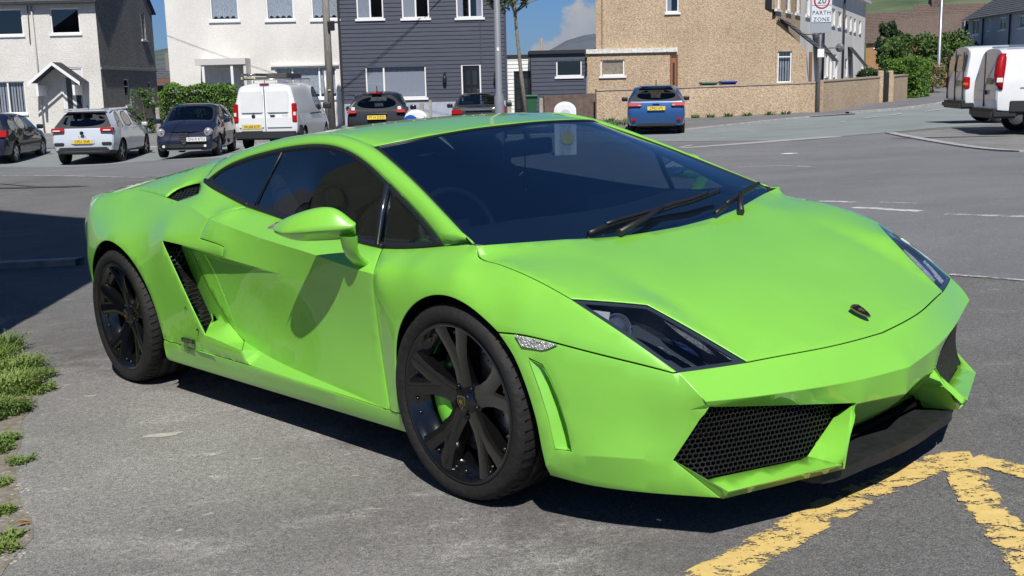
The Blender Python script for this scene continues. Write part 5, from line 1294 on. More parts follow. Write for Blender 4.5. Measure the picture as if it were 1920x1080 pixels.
for px in (834, 929):
    u, z = F.st(px, 146); bm = bmesh.new(); F.box(bm, u - .05, u + .05, z + .1, z + .22, 0, .16); tube(bm, [F.w(u, z + .1, .14), F.w(u, z - .02, .14), F.w(u, z - .2, .14), F.w(u, z - .27, .14)], [.04, .085, .07, .02], 8); obj('wall_lamp', bm, BLK, h3)
strip(F, F.st(901.6, 100)[0] - .02, F.st(901.6, 100)[0] + .02, F.st(901, 118)[1], F.st(901, 36)[1], 0, .04, 'trim_strip', CLAD)
strip(F, -.04, .06, -.3, 5.9, -.02, .05, 'corner_trim', MT['dark_gutter']); strip(F, F.L - .06, F.L + .02, -.3, 5.9, -.3, .05, 'corner_trim', CLAD)
G = Facade((-.02, 45.97), (-.02, 54), -.6, 5.9, h3, CLAD, name='side_wall'); G.wall()
slab('roof', [(-6.76, 45.6, 5.85), (.2, 45.6, 5.85), (.2, 50, 8.8), (-6.76, 50, 8.8)], .12, TILE, h3); slab('roof', [(-6.76, 54.4, 5.85), (.2, 54.4, 5.85), (.2, 50, 8.8), (-6.76, 50, 8.8)], .12, TILE, h3)

# ---- outbuildings between the houses
ob = thing('outbuilding', 'white boarded lean-to with a black glazed door', 'shed', (.5, 46.1, -.3))
F = Facade((.02, 46.2), (.93, 46.2), -.5, F.st(980, 107)[1], ob, WCL, lap=.15); dr = F.rect(964, 133, 995, 208); dr[2] = -.4
F.door(dr, MT['black_door'], panes=((.1, .45, .5, .68), (.55, .9, .5, .68), (.1, .45, .7, .88), (.55, .9, .7, .88), (.1, .45, .3, .48), (.55, .9, .3, .48)), frame=BLK); F.wall()
strip(F, -.02, .95, F.z1, F.z1 + .1, -1.5, .08, 'roof_edge', MT['dark_gutter'])
sh = thing('garden_shed', 'slate grey boarded flat roofed shed with one wide window', 'shed', (2.1, 45.6, -.3))
F = Facade((.98, 45.6), (3.15, 45.6), -.5, 2.42, sh, CLAD, lap=.165); F.window(F.rect(1043, 112, 1091, 143), curtain=None, fw=.05); F.wall()
strip(F, -.08, F.L + .02, 2.42, 2.56, -2.4, .12, 'roof', MT['dark_gutter']); Facade((.98, 48), (.98, 45.6), -.5, 2.42, sh, MT['dark_gutter'], name='side_wall').wall()

# ---- beige gable house with annex, lean-to porch and the terrace row behind
h4 = thing('house', 'large beige pebbledashed house with plain gable wall', 'house', (7.2, 46.6, -.1))
F = Facade((3.69, 46.6), (11.10, 46.6), -.4, 6.17, h4, BEI)
F.window(F.rect(1249, -26, 1273, 23), curtain='half'); F.wall()
bm = bmesh.new(); bm.faces.new([bm.verts.new(F.w(0, 6.17)), bm.verts.new(F.w(F.L, 6.17)), bm.verts.new(F.w(F.L / 2, 9.3))]); obj('gable_top', bm, BEI, h4)
rd = Vector((.404, .915)).normalized(); r0 = Vector((11.10, 46.6))
R1 = Facade(V2(r0), V2(r0 + rd * 5.9), -.3, 6.17, h4, BEI, name='front_wall')
for a, b_, y in ((1455, 1464, 18), (1474, 1483, 22), (1491.5, 1500, 26)): R1.window(R1.rect(a, -20, b_, y), curtain=None, fw=.08)
R1.wall()
Facade((6.95, 54.0), (3.69, 46.6), -.4, 6.17, h4, BEI, name='side_wall').wall()
slab('roof', [p3(r0 + Vector((.3, -.2)), 6.17), p3(r0 + rd * 5.9 + Vector((.3, 0)), 6.17), (9.9, 52.1, 9.35), (7.35, 46.4, 9.35)], .12, TILE, h4)
slab('roof', [(3.4, 46.4, 6.17), (6.1, 52.6, 6.17), (9.9, 52.1, 9.35), (7.35, 46.4, 9.35)], .12, TILE, h4)
bm = bmesh.new(); tube(bm, [F.w(F.L - .12, 6.1, .07), F.w(F.L - .12, F.st(1445, 30)[1], .07)], .05); obj('drainpipe', bm, BLK, h4)
# lean-to porch
pz = F.st(1446, 33)[1]; pb = F.st(1530, 95)[1]
P_ = Facade((11.11, 46.6), (12.38, 46.6), -.3, pb, h4, BEI, name='porch_wall'); P_.window(P_.rect(1458, 94, 1484.5, 155), hbars=(.80,), curtain='blind'); P_.wall()
bm = bmesh.new(); bm.faces.new([bm.verts.new(P_.w(0, pb)), bm.verts.new(P_.w(P_.L, pb)), bm.verts.new(P_.w(0, pz))]); obj('porch_gable', bm, BEI, h4)
tiles('porch_roof', [(13.0, 46.4, pb - .1), (14.0, 48.7, pb - .1), (12.1, 49.1, pz), (11.12, 46.4, pz)], 9, 14, TILE, h4)
strip(P_, P_.L + .10, P_.L + .22, -.2, pb - .05, .01, .07, 'porch_post', mat('brown_wood', (.22, .09, .04), .5))
# annex
F2 = Facade((3.31, 46.5), (6.96, 46.5), -.4, 2.41, h4, BEI, name='annex_wall'); F2.window(F2.rect(1126, 112, 1171, 142), curtain=None); dr = F2.rect(1256, 103, 1271, 160); dr[2] = -.3; F2.door(dr, mat('wood_door', (.30, .13, .05), .5), panes=((.3, .7, .2, .9),), frame=MT['brown_wood']); F2.wall()
strip(F2, -.05, F2.L + .06, 2.41, 2.585, -.2, .10, 'fascia', mat('peeling_white', (.66, .65, .61), .8, noise_amt=.25, noise_scale=12))
# white terrace
h5 = thing('terraced_houses', 'row of white terraced houses running away behind the parth zone sign', 'houses', (*V2(r0 + rd * 6), .1))
a5, b5 = r0 + rd * 5.92, r0 + rd * 32
R2 = Facade(V2(a5), V2(b5), -.1, 6.0, h5, W2)
for a, b_, y0, y1 in ((1511, 1519, -20, 30), (1536, 1543, -5, 39), (1559.5, 1566, 16, 47), (1571, 1577.5, 22, 50), (1584, 1588.5, 28, 53), (1593.5, 1597, 31, 57), (1601, 1605, 35, 59), (1611, 1614.5, 39, 62), (1547, 1553, 100, 143), (1563, 1568, 102, 142), (1592, 1596, 108, 141)):
    R2.window(R2.rect(a, y0, b_, y1), curtain=None, fw=.10)
dr = R2.rect(1584, 110, 1589, 143); R2.door(dr, MT['white_door'], panes=((.2, .8, .5, .9),)); R2.wall()
strip(R2, 0, R2.L, 5.95, 6.10, 0, .35, 'gutter', UPVC)
slab('roof', [p3(a5 + Vector((.35, -.1)), 6.05), p3(b5 + Vector((.35, -.1)), 6.05), p3(b5 + Vector((-3.4, 1.6)), 8.9), p3(a5 + Vector((-3.4, 1.6)), 8.9)], .12, TILE, h5)
for px in (1541, 1579): bm = bmesh.new(); u = R2.st(px, 60)[0]; tube(bm, [R2.w(u, 5.9, .1), R2.w(u, .0, .1)], .06); obj('drainpipe', bm, BLK, h5)
for px, py in ((1508, 65), (1554, 90)):
    u, z = R2.st(px, py); bm = bmesh.new(); lathe(bm, [(.02, .02), (.12, .03), (.21, .07), (.23, .09)], 20, axis='y')
    for v in bm.verts: v.co = Matrix.Rotation(-.5, 3, 'Z') @ v.co
    bm.transform(Matrix.Translation(R2.w(u, z, .55))); tube(bm, [R2.w(u, z, 0), R2.w(u, z, .5)], .03); obj('satellite_dish', bm, mat('dish_grey', (.12, .12, .13), .5), h5)
for px, py, wd in ((1594, 88, 2.4), (1530, 70, 2.2)):
    u, z = R2.st(px, py); pt = [R2.w(u - wd / 2, z - 1.1, .0), R2.w(u - wd / 2, z - 1.2, 1.0), R2.w(u + wd / 2, z - 1.2, 1.0), R2.w(u + wd / 2, z - 1.1, .0)]
    bm = bmesh.new(); top = [R2.w(u - wd / 2, z, .0), R2.w(u + wd / 2, z, .0)]
    v = [bm.verts.new(p) for p in (pt[1], pt[2], top[1], top[0])]; bm.faces.new(v); bmesh.ops.solidify(bm, geom=bm.faces[:], thickness=.08); obj('canopy_roof', bm, TILE, h5)
    for sg in (-1, 1): strip(R2, u + sg * (wd / 2 - .1) - .05, u + sg * (wd / 2 - .1) + .05, z - 2.9 if sg < 0 else z - 2.2, z - 1.15, .85, .95, 'canopy_post', UPVC)

# ---- far right: brown roofed house, shaded terrace
h6 = thing('house', 'low house with a long brown tiled roof beyond the trees', 'house', (40, 110, .5))
F = Facade((35, 110), (47, 112), .2, 4.3, h6, mat('ochre_brick', (.34, .20, .09), .9, noise_amt=.2, noise_scale=6)); F.window(F.rect(1638, 78, 1646, 90), curtain=None); F.wall()
tiles('roof', [(34.6, 109.6, 4.3), (48, 112, 4.3), (48, 116, 7.6), (34.6, 114, 7.4)], 20, 50, RTILE, h6)
h7 = thing('house', 'brown roofed house with a chimney behind the shaded terrace', 'house', (47, 118, .5))
Facade((44, 118), (56, 118), .2, 5.2, h7, W1).wall(); tiles('roof', [(43.6, 117.6, 5.1), (57, 117.6, 5.1), (57, 122, 8.6), (43.6, 122, 8.6)], 20, 50, RTILE, h7)
bm = bmesh.new(); bx(bm, 45.5 - 47, 46.5 - 47, 121.5 - 118, 122.5 - 118, 7.5, 9.6, bev=.03); bx(bm, 45.8 - 47, 46.2 - 47, 121.8 - 118, 122.2 - 118, 9.6, 10.2); obj('chimney', bm, RTILE, h7)
h8 = thing('terraced_houses', 'pale terrace standing in its own shade at the right edge', 'houses', (35.8, 82, .5))
R3 = Facade((36.3, 89), (35.2, 70), .2, 5.4, h8, render_mat('shade_blue_render', (.50, .53, .58), .06, .3))  # bluish tone of the shaded front is put into the render colour
for a, b_, y0, y1 in ((1822, 1836, 37, 65), (1803, 1808, 40, 64), (1873, 1886, 32, 56), (1853, 1857, 35, 57), (1910, 1930, 28, 52)): R3.window(R3.rect(a, y0, b_, y1), curtain=None, fw=.08, bars=(.5,))
R3.wall(); Facade((42, 89.4), (36.3, 89), .2, 5.4, h8, W1, name='side_wall').wall()
tiles('roof', [(35.9, 89.3, 5.35), (34.8, 69.7, 5.35), (39.2, 69.7, 8.2), (40.4, 89.3, 8.2)], 16, 60, TILE, h8)
for px in (1813, 1845, 1895): bm = bmesh.new(); u = R3.st(px, 60)[0]; tube(bm, [R3.w(u, 5.3, .1), R3.w(u, .4, .1)], .06); obj('drainpipe', bm, BLK, h8)
# small house seen in the gap
h9 = thing('house', 'small low house with red ridged roof seen in the gap behind the hedge', 'house', (-20.5, 66, -.2))
F = Facade((-20.8, 66), (-19.0, 66), -.5, 2.0, h9, mat('red_brown_board', (.20, .09, .06), .8)); F.window(F.rect(336, 166, 349, 200), curtain=None); dr = F.rect(320, 165, 331, 202); F.door(dr, MT['black_door']); F.wall()
tiles('roof', [(-21.2, 65.7, 1.6), (-18.4, 65.7, 1.6), (-18.4, 68, 2.7), (-21.2, 68, 2.7)], 8, 16, TILE, h9)
bm = bmesh.new(); bx(bm, .1, .6, 1.5, 2.0, 2.4, 3.7, bev=.02); obj('chimney', bm, mat('chimney_grey', (.2, .19, .18), .9), h9)
# houses beside the photographer: they shade the apron and show in the glass
h10 = thing('house', 'unseen tan house beside the forecourt, made thin and very tall to shade it', 'house', (-8, 4, -.3))  # unseen; depth and height shaped so its shadow covers the apron
F = Facade((-3.02, 2.6), (-3.02, 4.95), -.4, 10.0, h10, mat('tan_render', (.38, .31, .25), .9)); F.window([.6, 1.7, 3.6, 4.8], bars=(.5,), curtain='net'); F.window([.6, 1.7, 6.8, 8.0], bars=(.5,), curtain='net'); F.wall()
for a_, b_ in (((-3.02, 4.95), (-14, 4.95)), ((-14, 2.6), (-3.02, 2.6)), ((-14, 4.95), (-14, 2.6))): Facade(a_, b_, -.6, 10.0, h10, MT['tan_render'], name='end_wall').wall()
for y_ in (2.61, 4.94): bm = bmesh.new(); bm.faces.new([bm.verts.new(Vector(p) - h10.location) for p in ((-3.02, y_, 10), (-14, y_, 10), (-8.5, y_, 16.4))]); obj('gable_top', bm, MT['tan_render'], h10)
slab('roof', [(-2.95, 2.5, 9.95), (-2.95, 5.0, 9.95), (-8.5, 5.0, 16.4), (-8.5, 2.5, 16.4)], .15, TILE, h10); slab('roof', [(-14.1, 2.5, 9.95), (-14.1, 5.0, 9.95), (-8.5, 5.0, 16.4), (-8.5, 2.5, 16.4)], .15, TILE, h10)
for k_, (x0_, y0_, y1_, e_, r_, m_, lb_) in enumerate(((-24, 7.0, 12.2, 5.6, 8.4, BEI, 'beige house across the side street, outside the left edge'), (-25.5, 13.2, 19.5, 4.9, 7.6, W1, 'pale house further along the side street, outside the left edge'))):
    h_ = thing('house', lb_, 'house', (x0_, y0_, -.8)); F = Facade((x0_, y0_), (x0_, y1_), -1.2, e_, h_, m_)
    for u_ in (.8, 3.0): F.window([u_, u_ + 1.3, 2.9, 4.1], curtain=None); F.window([u_, u_ + 1.4, .2, 1.6], curtain=None)
    F.wall(); G = Facade((x0_ - 8, y0_), (x0_, y0_), -1.2, e_, h_, m_, name='gable_wall'); G.window([5.5, 6.6, 2.9, 4.1], curtain=None); G.wall()
    bm = bmesh.new(); bm.faces.new([bm.verts.new(G.w(0, e_)), bm.verts.new(G.w(8, e_)), bm.verts.new(G.w(4, r_))]); obj('gable_top', bm, m_, h_)
    slab('roof', [(x0_ + .3, y0_ - .2, e_ - .1), (x0_ + .3, y1_, e_ - .1), (x0_ - 4, y1_, r_), (x0_ - 4, y0_ - .2, r_)], .12, TILE, h_); slab('roof', [(x0_ - 8.3, y0_ - .2, e_ - .1), (x0_ - 8.3, y1_, e_ - .1), (x0_ - 4, y1_, r_), (x0_ - 4, y0_ - .2, r_)], .12, TILE, h_)

# ------------------------------------------------------------------ garden walls, fences
def wall_run(name, pts, h, th, m, cap, label, base=None):
    o = thing(name, label, 'wall', (*pts[0], gz(*pts[0])))
    org = o.location
    for nm, zz, hh, ex, mm in (('wall_face', -.15, h, 0, m), ('coping', h, h + .06, .03, cap)):
        if mm is None: continue
        bm = bmesh.new(); pr = None
        for i, p in enumerate(pts):
            a = Vector(pts[max(i - 1, 0)]); b_ = Vector(pts[min(i + 1, len(pts) - 1)]); d = (b_ - a).normalized(); s_ = Vector((-d.y, d.x)) * (th / 2 + ex); z = (base[i] if base else gz(*p))
            q = [bm.verts.new(Vector((p[0] - s_.x, p[1] - s_.y, z + zz)) - org), bm.verts.new(Vector((p[0] - s_.x, p[1] - s_.y, z + hh)) - org), bm.verts.new(Vector((p[0] + s_.x, p[1] + s_.y, z + hh)) - org), bm.verts.new(Vector((p[0] + s_.x, p[1] + s_.y, z + zz)) - org)]
            if pr:
                for k in range(4): bm.faces.new((pr[k], pr[(k + 1) % 4], q[(k + 1) % 4], q[k]))
            else: bm.faces.new(q)
            pr = q
        bm.faces.new(pr[::-1]); bmesh.ops.recalc_face_normals(bm, faces=bm.faces[:]); obj(nm, bm, mm, o)
    return o
COP = mat('coping_stone', (.42, .33, .26), .85, noise_amt=.2, noise_scale=5)
wall_run('garden_wall', [(3.2, 40.7), (7.3, 41.3), (11.60, 41.95)], 1.06, .2, BEI, COP, 'long beige pebbledash garden wall behind the blue hatchback', base=[-.11, -.07, -.015])
wall_run('garden_wall', [(11.72, 42.0), (14.0, 45.6), (16.1, 48.9)], 1.10, .2, BEI, COP, 'beige pebbledash garden wall from the sign pole to the gateway', base=[-.01, .03, .08])
wall_run('garden_wall', [(17.2, 50.3), (18.6, 53.5), (20.2, 57.0)], 1.12, .2, BEI, COP, 'short beige wall beyond the gateway beside the clipped hedge', base=[.08, .1, .12])
for i, (p, lab) in enumerate((((16.25, 49.0), 'round topped gate post nearer the sign'), ((17.05, 50.1), 'round topped gate post nearer the hedge'))):
    bm = bmesh.new(); bx(bm, -.12, .12, -.12, .12, -.1, 1.38, bev=.04); o = obj('gate_post', bm, BEI); o.location = (*p, .09); tag(o, lab, 'gate post')
bm = bmesh.new(); bx(bm, -.5, .5, -.03, .03, .05, 1.3); o = obj('garden_gate', bm, mat('black_gate', (.01, .01, .01), .6)); o.location = (16.65, 49.55, .09); o.rotation_euler = (0, 0, .95); tag(o, 'black gate between the two beige gate posts', 'gate')
wall_run('garden_wall', [(1.32, 41.0), (3.2, 41.3)], 1.02, .18, BRN, None, 'low dark brown rendered wall beside the white domed bollard', base=[-.22, -.16])
wall_run('garden_wall', [(-.22, 36.2), (1.65, 36.4)], .22, .2, mat('black_wall', (.02, .025, .03), .7), None, 'very low black wall in front of the white lean-to')
for p, h_, lab in (((.05, 41.0), .95, 'weathered concrete post beside the thin tree'), ((1.22, 41.0), .98, 'concrete post at the end of the brown wall'), ((-12.9, 41.3), .95, 'weathered timber post by the dark gable shrubs'), ((-3.15, 41.0), .92, 'thin post of the wire fence behind the black crossover')):
    bm = bmesh.new(); bx(bm, -.075, .075, -.06, .06, -.1, h_, bev=.03); o = obj('fence_post', bm, mat('old_concrete', (.32, .30, .26), .9, noise_amt=.3, noise_scale=10)); o.location = (*p, -.25); tag(o, lab, 'post')
# wire mesh fence between the white van and the black crossover
wf = thing('wire_fence', 'rusty wire mesh garden fence between the white van and black crossover', 'fence', (-6.9, 40.5, -.3))
bm = bmesh.new()
for k in range(9):
    x0 = -.2 + k * .09
    for sg in (-1, 1): tube(bm, [(x0, 0, 0), (x0 + sg * .9, 0, .95)], .006, 3, cap=False)
obj('mesh_panel', bm, mat('fence_wire', (.30, .28, .26), .5, .6), wf)
for x0 in (-.2, 1.4, 3.0, 4.1): bm = bmesh.new(); bx(bm, x0 - .05, x0 + .05, -.05, .05, 0, 1.05, bev=.02); obj('post', bm, MT['old_concrete'], wf)
for k in range(1): bm = bmesh.new(); bx(bm, -.15, .12, .25, .5, 0, .75, bev=.02); obj('brick_pier', bm, mat('orange_brick', (.36, .13, .06), .9, noise_amt=.4, noise_scale=16), wf)

# ------------------------------------------------------------------ street furniture
def pole(name, px_top, px_bot, D, r0, r1, m, label, cat, h=None, parts=()):
    a = at(px_top[0], px_top[1], D); b = at(px_bot[0], px_bot[1], D); x, y = (a.x + b.x) / 2, D; z0 = gz(x, y); o = thing(name, label, cat, (x, y, z0))
    return o, x, y, z0
ZINC = mat('galvanised', (.40, .41, .42), .42, .7, noise_amt=.12, noise_scale=8); LPG = mat('lamp_post_grey', (.20, .215, .24), .55, .0, noise_amt=.06, noise_scale=6); WOOD = mat('old_pole_wood', (.26, .235, .21), .9, noise_amt=.3, noise_scale=6, stretch=(6, 6, .6), bump=.5)
o, x, y, z0 = pole('street_lamp', (931, 0), (937, 215), 20, 0, 0, LPG, 'grey steel lamp post rising behind the sports car roof', 'lamp post')
bm = bmesh.new(); tube(bm, [(0, 0, -.2), (0, 0, 1.25), (0, 0, 1.32), (0, 0, 6.2)], [.088, .088, .060, .045], 20); obj('column', bm, LPG, o)
bm = bmesh.new(); tube(bm, [(0, 0, 6.2), (-.1, 0, 6.5), (-.8, .1, 6.6)], .035, 10); obj('bracket', bm, LPG, o); bm = bmesh.new(); bx(bm, -1.3, -.75, 0, .2, 6.53, 6.63, bev=.03); obj('lantern', bm, LPG, o)
bm = bmesh.new(); bx(bm, -.02, .02, -.063, -.058, 2.05, 2.11); obj('number_tag', bm, UPVC, o)
o, x, y, z0 = pole('telegraph_pole', (610, 0), (620, 190), 41, 0, 0, WOOD, 'tall weathered wooden telegraph pole behind the white roof rack van', 'pole')
bm = bmesh.new(); tube(bm, [(0, 0, -.2), (0, 0, 7.8)], [.15, .11], 14); obj('shaft', bm, WOOD, o); bm = bmesh.new(); tube(bm, [(-.13, -.13, .5), (-.13, -.13, 2.25)], .075, 8); obj('cable_guard', bm, ZINC, o)
bm = bmesh.new(); bx(bm, .05, .30, -.2, -.05, 3.65, 4.0, bev=.03); obj('junction_box', bm, BLK, o); bm = bmesh.new(); tube(bm, [(-.0, -.15, 1.55), (0, -.155, 1.56)], .05, 12); obj('yellow_disc', bm, mat('sign_yellow', (.7, .6, .1), .5), o)
for i in range(5):
    bm = bmesh.new(); sp = [Vector((0, 0, 7.6)).lerp(Vector(((-12, 3, 8.5), (9, 7, 7.4), (12, -2, 8), (-4, -30, 8), (4.6, 4.8, 6.0))[i]), t / 10) - Vector((0, 0, 4 * .25 * (t / 10) * (1 - t / 10))) for t in range(11)]; tube(bm, sp, .012, 4, cap=False); obj('wire', bm, BLK, o)
o, x, y, z0 = pole('street_lamp', (1766, 0), (1758, 168), 68, 0, 0, ZINC, 'slender pale lamp post at the far right beside the parked vans', 'lamp post')
bm = bmesh.new(); tube(bm, [(0, 0, 0), (0, 0, 1.3), (0, 0, 1.4), (0, 0, 7.5)], [.14, .14, .10, .07], 12); obj('column', bm, ZINC, o); bm = bmesh.new(); tube(bm, [(0, 0, 7.5), (-1, 0, 7.8)], .05, 8); obj('bracket', bm, ZINC, o)
o, x, y, z0 = pole('utility_mast', (1014, 70), (1016, 98), 70, 0, 0, WOOD, 'distant thin pole above the shed roof', 'pole'); bm = bmesh.new(); tube(bm, [(0, 0, 0), (0, 0, 4.0 - z0)], .09, 8); obj('shaft', bm, WOOD, o)
# zone sign
so_ = at(1536, 140, 41.6); sgn_ = thing('road_sign', 'parth zone speed sign on a grey pole before the beige wall', 'sign', (so_.x, 41.6, -.02))
SC = sgn_.location; bm = bmesh.new(); tube(bm, [(0, 0, -.1), (0, 0, 4.9)], .05, 12); obj('pole', bm, ZINC, sgn_); bm = bmesh.new(); bx(bm, -.10, .14, -.07, -.05, 2.0, 2.3); obj('small_plate', bm, UPVC, sgn_)
zb = at(1538, 62, 41.6).z - SC.z; zt = zb + 1.71; hw = .383
bm = bmesh.new(); bx(bm, -hw, hw, -.085, -.06, zb, zt, bev=.008); board = obj('sign_board', bm, mat('sign_grey', (.30, .33, .36), .5), sgn_)
SW = mat('sign_white', (.62, .66, .70), .45); SBK = mat('sign_black', (.01, .01, .012), .5); SRD = mat('sign_red', (.45, .02, .03), .5)
bm = bmesh.new(); bx(bm, -hw + .02, hw - .02, -.088, -.085, zb + .37, zt - .02); obj('white_panel', bm, SW, board)
for zl in (zb + .375, zb + .985): bm = bmesh.new(); bx(bm, -hw + .02, hw - .02, -.0905, -.088, zl - .008, zl + .008); obj('border_line', bm, SBK, board)
cz = at(1538, 1.5, 41.6).z - SC.z
bm = bmesh.new(); lathe(bm, [(.295, -.091), (.295, -.089), (.235, -.089), (.235, -.091)], 48, axis='y', closed=True); bm.transform(Matrix.Translation((0, 0, cz))); obj('red_ring', bm, SRD, board)
def tx(s_, z, size, m, sp=1.15): return text_obj('lettering', s_, size, m, board, Matrix.Translation((0, -.091, z)) @ Matrix.Rotation(math.pi / 2, 4, 'X'), .002, sp)
tx('20', cz, .34, SBK, 1.0); tx('PARTH', at(1538, 24.5, 41.6).z - SC.z, .20, SBK); tx('ZONE', at(1538, 37, 41.6).z - SC.z, .20, SBK)
# white domed keep-left bollards
def dome_bollard(px, D, label, disc=None, ztop=205, w=.42):
    p = at(px, ztop, D); z0 = gz(p.x, D); H = p.z - z0; o = thing('traffic_bollard', label, 'bollard', (p.x, D, z0))
    prof = [(-w, 0)] + [(-w * math.cos(t), H - w * .8 + w * .8 * math.sin(t)) for t in [math.pi * k / 16 for k in range(17)]] + [(w, 0)]
    bm = bmesh.new(); fs = prism(bm, prof, 'y', -.14, .14); bmesh.ops.bevel(bm, geom=[e for e in bm.edges if abs(e.verts[0].co.y - e.verts[1].co.y) < .001 and e.verts[0].co.z > .01], offset=.05, segments=3, affect='EDGES')
    obj('shell', bm, mat('bollard_white', (.76, .77, .78), .35), o, angle=40)
    bm = bmesh.new(); prism(bm, [(x_ * .55, z_ * .86) for x_, z_ in prof], 'y', -.150, -.143); obj('front_panel', bm, mat('bollard_panel', (.55, .56, .58), .4), o)
    if not disc:
        bm = bmesh.new(); zq = at(1063, 258, D).z - z0; tube(bm, [(.04, -.152, zq), (.04, -.164, zq)], .15, 24); obj('yellow_disc', bm, MT['sign_yellow'], o)
    if disc:
        bm = bmesh.new(); tube(bm, [(-.12, -.153, H - .28), (-.12, -.165, H - .28)], .17, 28); obj('blue_disc', bm, mat('disc_blue', (.02, .09, .35), .4), o)
dome_bollard(1059, 25, 'white domed bollard standing before the brown wall', None, 190.5, .245); dome_bollard(780, 25, 'white domed bollard with blue disc behind the sports car roof', True, 205.5, .26)
# wheelie bins
def bin_(x, y, m, label, h=1.15):
    o = thing('wheelie_bin', label, 'bin', (x, y, gz(x, y))); bm = bmesh.new(); v = bx(bm, -.27, .27, -.3, .3, .06, h)
    for q in v[:4]: q.co.x *= .8; q.co.y *= .8
    obj('body', bm, m, o); bm = bmesh.new(); bx(bm, -.31, .31, -.36, .33, h, h + .08, bev=.03); obj('lid', bm, m, o)
    for sg in (-1, 1): bm = bmesh.new(); lathe(bm, [(.0, -.02), (.1, -.02), (.1, .02), (.0, .02)], 16, axis='x'); bm.transform(Matrix.Translation((sg * .27, .25, .1))); obj('bin_wheel', bm, BLK, o)
bin_(7.72, 43.2, mat('bin_green', (.02, .10, .05), .45), 'dark green lidded bin showing over the beige wall', 1.19); bin_(8.52, 43.5, mat('bin_blue', (.015, .05, .25), .45), 'blue lidded bin showing over the beige wall', 1.20)
bin_(.82, 41.8, MT['bin_green'], 'green bin between the lean-to and the brown wall', .95)

# ------------------------------------------------------------------ plants
LEAF = {}
def leafm(name, c, c2, tr=.25):
    m = mat(name, c, .6, spec=.3, col2=c2, noise_scale=1.6); return m
def leaf_cloud(bm, fn, n, size, rr, flat=0.):
    for _ in range(n):
        p = fn(rr)
        if p is None: continue
        a = Vector((rr.gauss(0, 1), rr.gauss(0, 1), rr.gauss(0, 1) + flat)).normalized(); b_ = a.orthogonal().normalized(); b_.rotate(Matrix.Rotation(rr.uniform(0, 6.28), 3, a)); c = a.cross(b_); s_ = size * rr.uniform(.6, 1.3)
        bm.faces.new([bm.verts.new(p + b_ * s_), bm.verts.new(p + c * s_ * .45), bm.verts.new(p - b_ * s_), bm.verts.new(p - c * s_ * .45)])
def clumps(rr, c, rad, k, cr):
    out = []
    for _ in range(k):
        d = Vector((rr.gauss(0, 1), rr.gauss(0, 1), rr.gauss(0, 1))).normalized() * rr.uniform(.45, 1) ** .5
        out.append((Vector((c[0] + d.x * rad[0], c[1] + d.y * rad[1], c[2] + d.z * rad[2])), cr * rr.uniform(.6, 1.3)))
    return out
def bush(name, loc, rad, n, size, m, label, cat='bush', k=30, cr=.25, seed=1, trunk=True, tm=None, group=None):
    rr = random.Random(seed); o = thing(name, label, cat, loc, 0, group); cl = clumps(rr, (0, 0, rad[2]), rad, k, min(rad) * cr * 1.6)
    def fn(r):
        c, q = r.choice(cl); d = Vector((r.gauss(0, 1), r.gauss(0, 1), r.gauss(0, 1))).normalized() * q * r.uniform(.3, 1) ** .5; p = c + d
        return p if p.z > 0 else None
    bm = bmesh.new(); leaf_cloud(bm, fn, n, size, rr); obj('foliage', bm, m, o)
    if trunk:
        bm = bmesh.new()
        for c, q in cl[:8]: tube(bm, [(0, 0, 0), Vector((0, 0, rad[2] * .4)), c], [rad[0] * .05, rad[0] * .04, .01], 5)
        obj('stems', bm, tm or mat('bark', (.08, .06, .045), .9), o)
    return o
def hedge(name, a, b_, depth, h, n, size, m, label, z0=None, seed=2):
    rr = random.Random(seed); A, B = Vector((*a, 0)), Vector((*b_, 0)); mid = (A + B) / 2; o = thing(name, label, 'hedge', (mid.x, mid.y, gz(mid.x, mid.y) if z0 is None else z0)); d = (B - A) / 2; s_ = Vector((-d.y, d.x, 0)).normalized() * depth / 2
    def fn(r):
        f = r.randrange(5); u, v, w_ = r.uniform(-1, 1), r.uniform(-1, 1), r.uniform(0, 1)
        if f == 0: v = -1
        elif f == 1: w_ = 1
        elif f == 2: v = 1
        elif f == 3: u = r.choice((-1, 1))
        else: w_ = r.uniform(.6, 1)
        p = d * u + s_ * v + Vector((0, 0, h * w_)); k = noise.noise(p * 1.7 + Vector((seed, 0, 0))) * .16 * h
        return p + Vector((r.gauss(0, .035), r.gauss(0, .035), r.gauss(0, .03) + (k if w_ > .5 else 0))) + s_.normalized() * v * k
    bm = bmesh.new(); leaf_cloud(bm, fn, n, size, rr); obj('foliage', bm, m, o)
    bm = bmesh.new(); q = [d * u * .96 + s_ * v * .8 for u, v in ((-1, -1), (1, -1), (1, 1), (-1, 1))]
    for zz in (0, h * .9): [bm.verts.new(p + Vector((0, 0, zz))) for p in q]
    bm.verts.ensure_lookup_table()
    for f in ((3, 2, 1, 0), (4, 5, 6, 7), (0, 1, 5, 4), (1, 2, 6, 5), (2, 3, 7, 6), (3, 0, 4, 7)): bm.faces.new([bm.verts[i] for i in f])
    obj('branches', bm, mat('hedge_core', (.015, .022, .010), 1.), o)
    return o
GA = leafm('leaf_mid', (.045, .095, .022), (.10, .17, .04)); GB = leafm('leaf_dark', (.018, .045, .016), (.05, .09, .03)); GC = leafm('leaf_bright', (.07, .15, .02), (.13, .24, .04)); GD = leafm('leaf_dry', (.16, .15, .06), (.26, .22, .10)); GE = leafm('leaf_olive', (.06, .08, .03), (.13, .15, .06))
hedge('hedge', (-12.9, 42.2), (-10.3, 42.2), 1.0, 1.75, 9000, .055, GC, 'bright green clipped hedge between the navy hatchback and the white house', -.35)
for i in range(0): pass
bush('flowering_shrub', (-13.9, 43.0, -.35), (.62, .45, .9), 2600, .05, GA, 'tall leafy shrub with red flowers against the dark gable', seed=4)
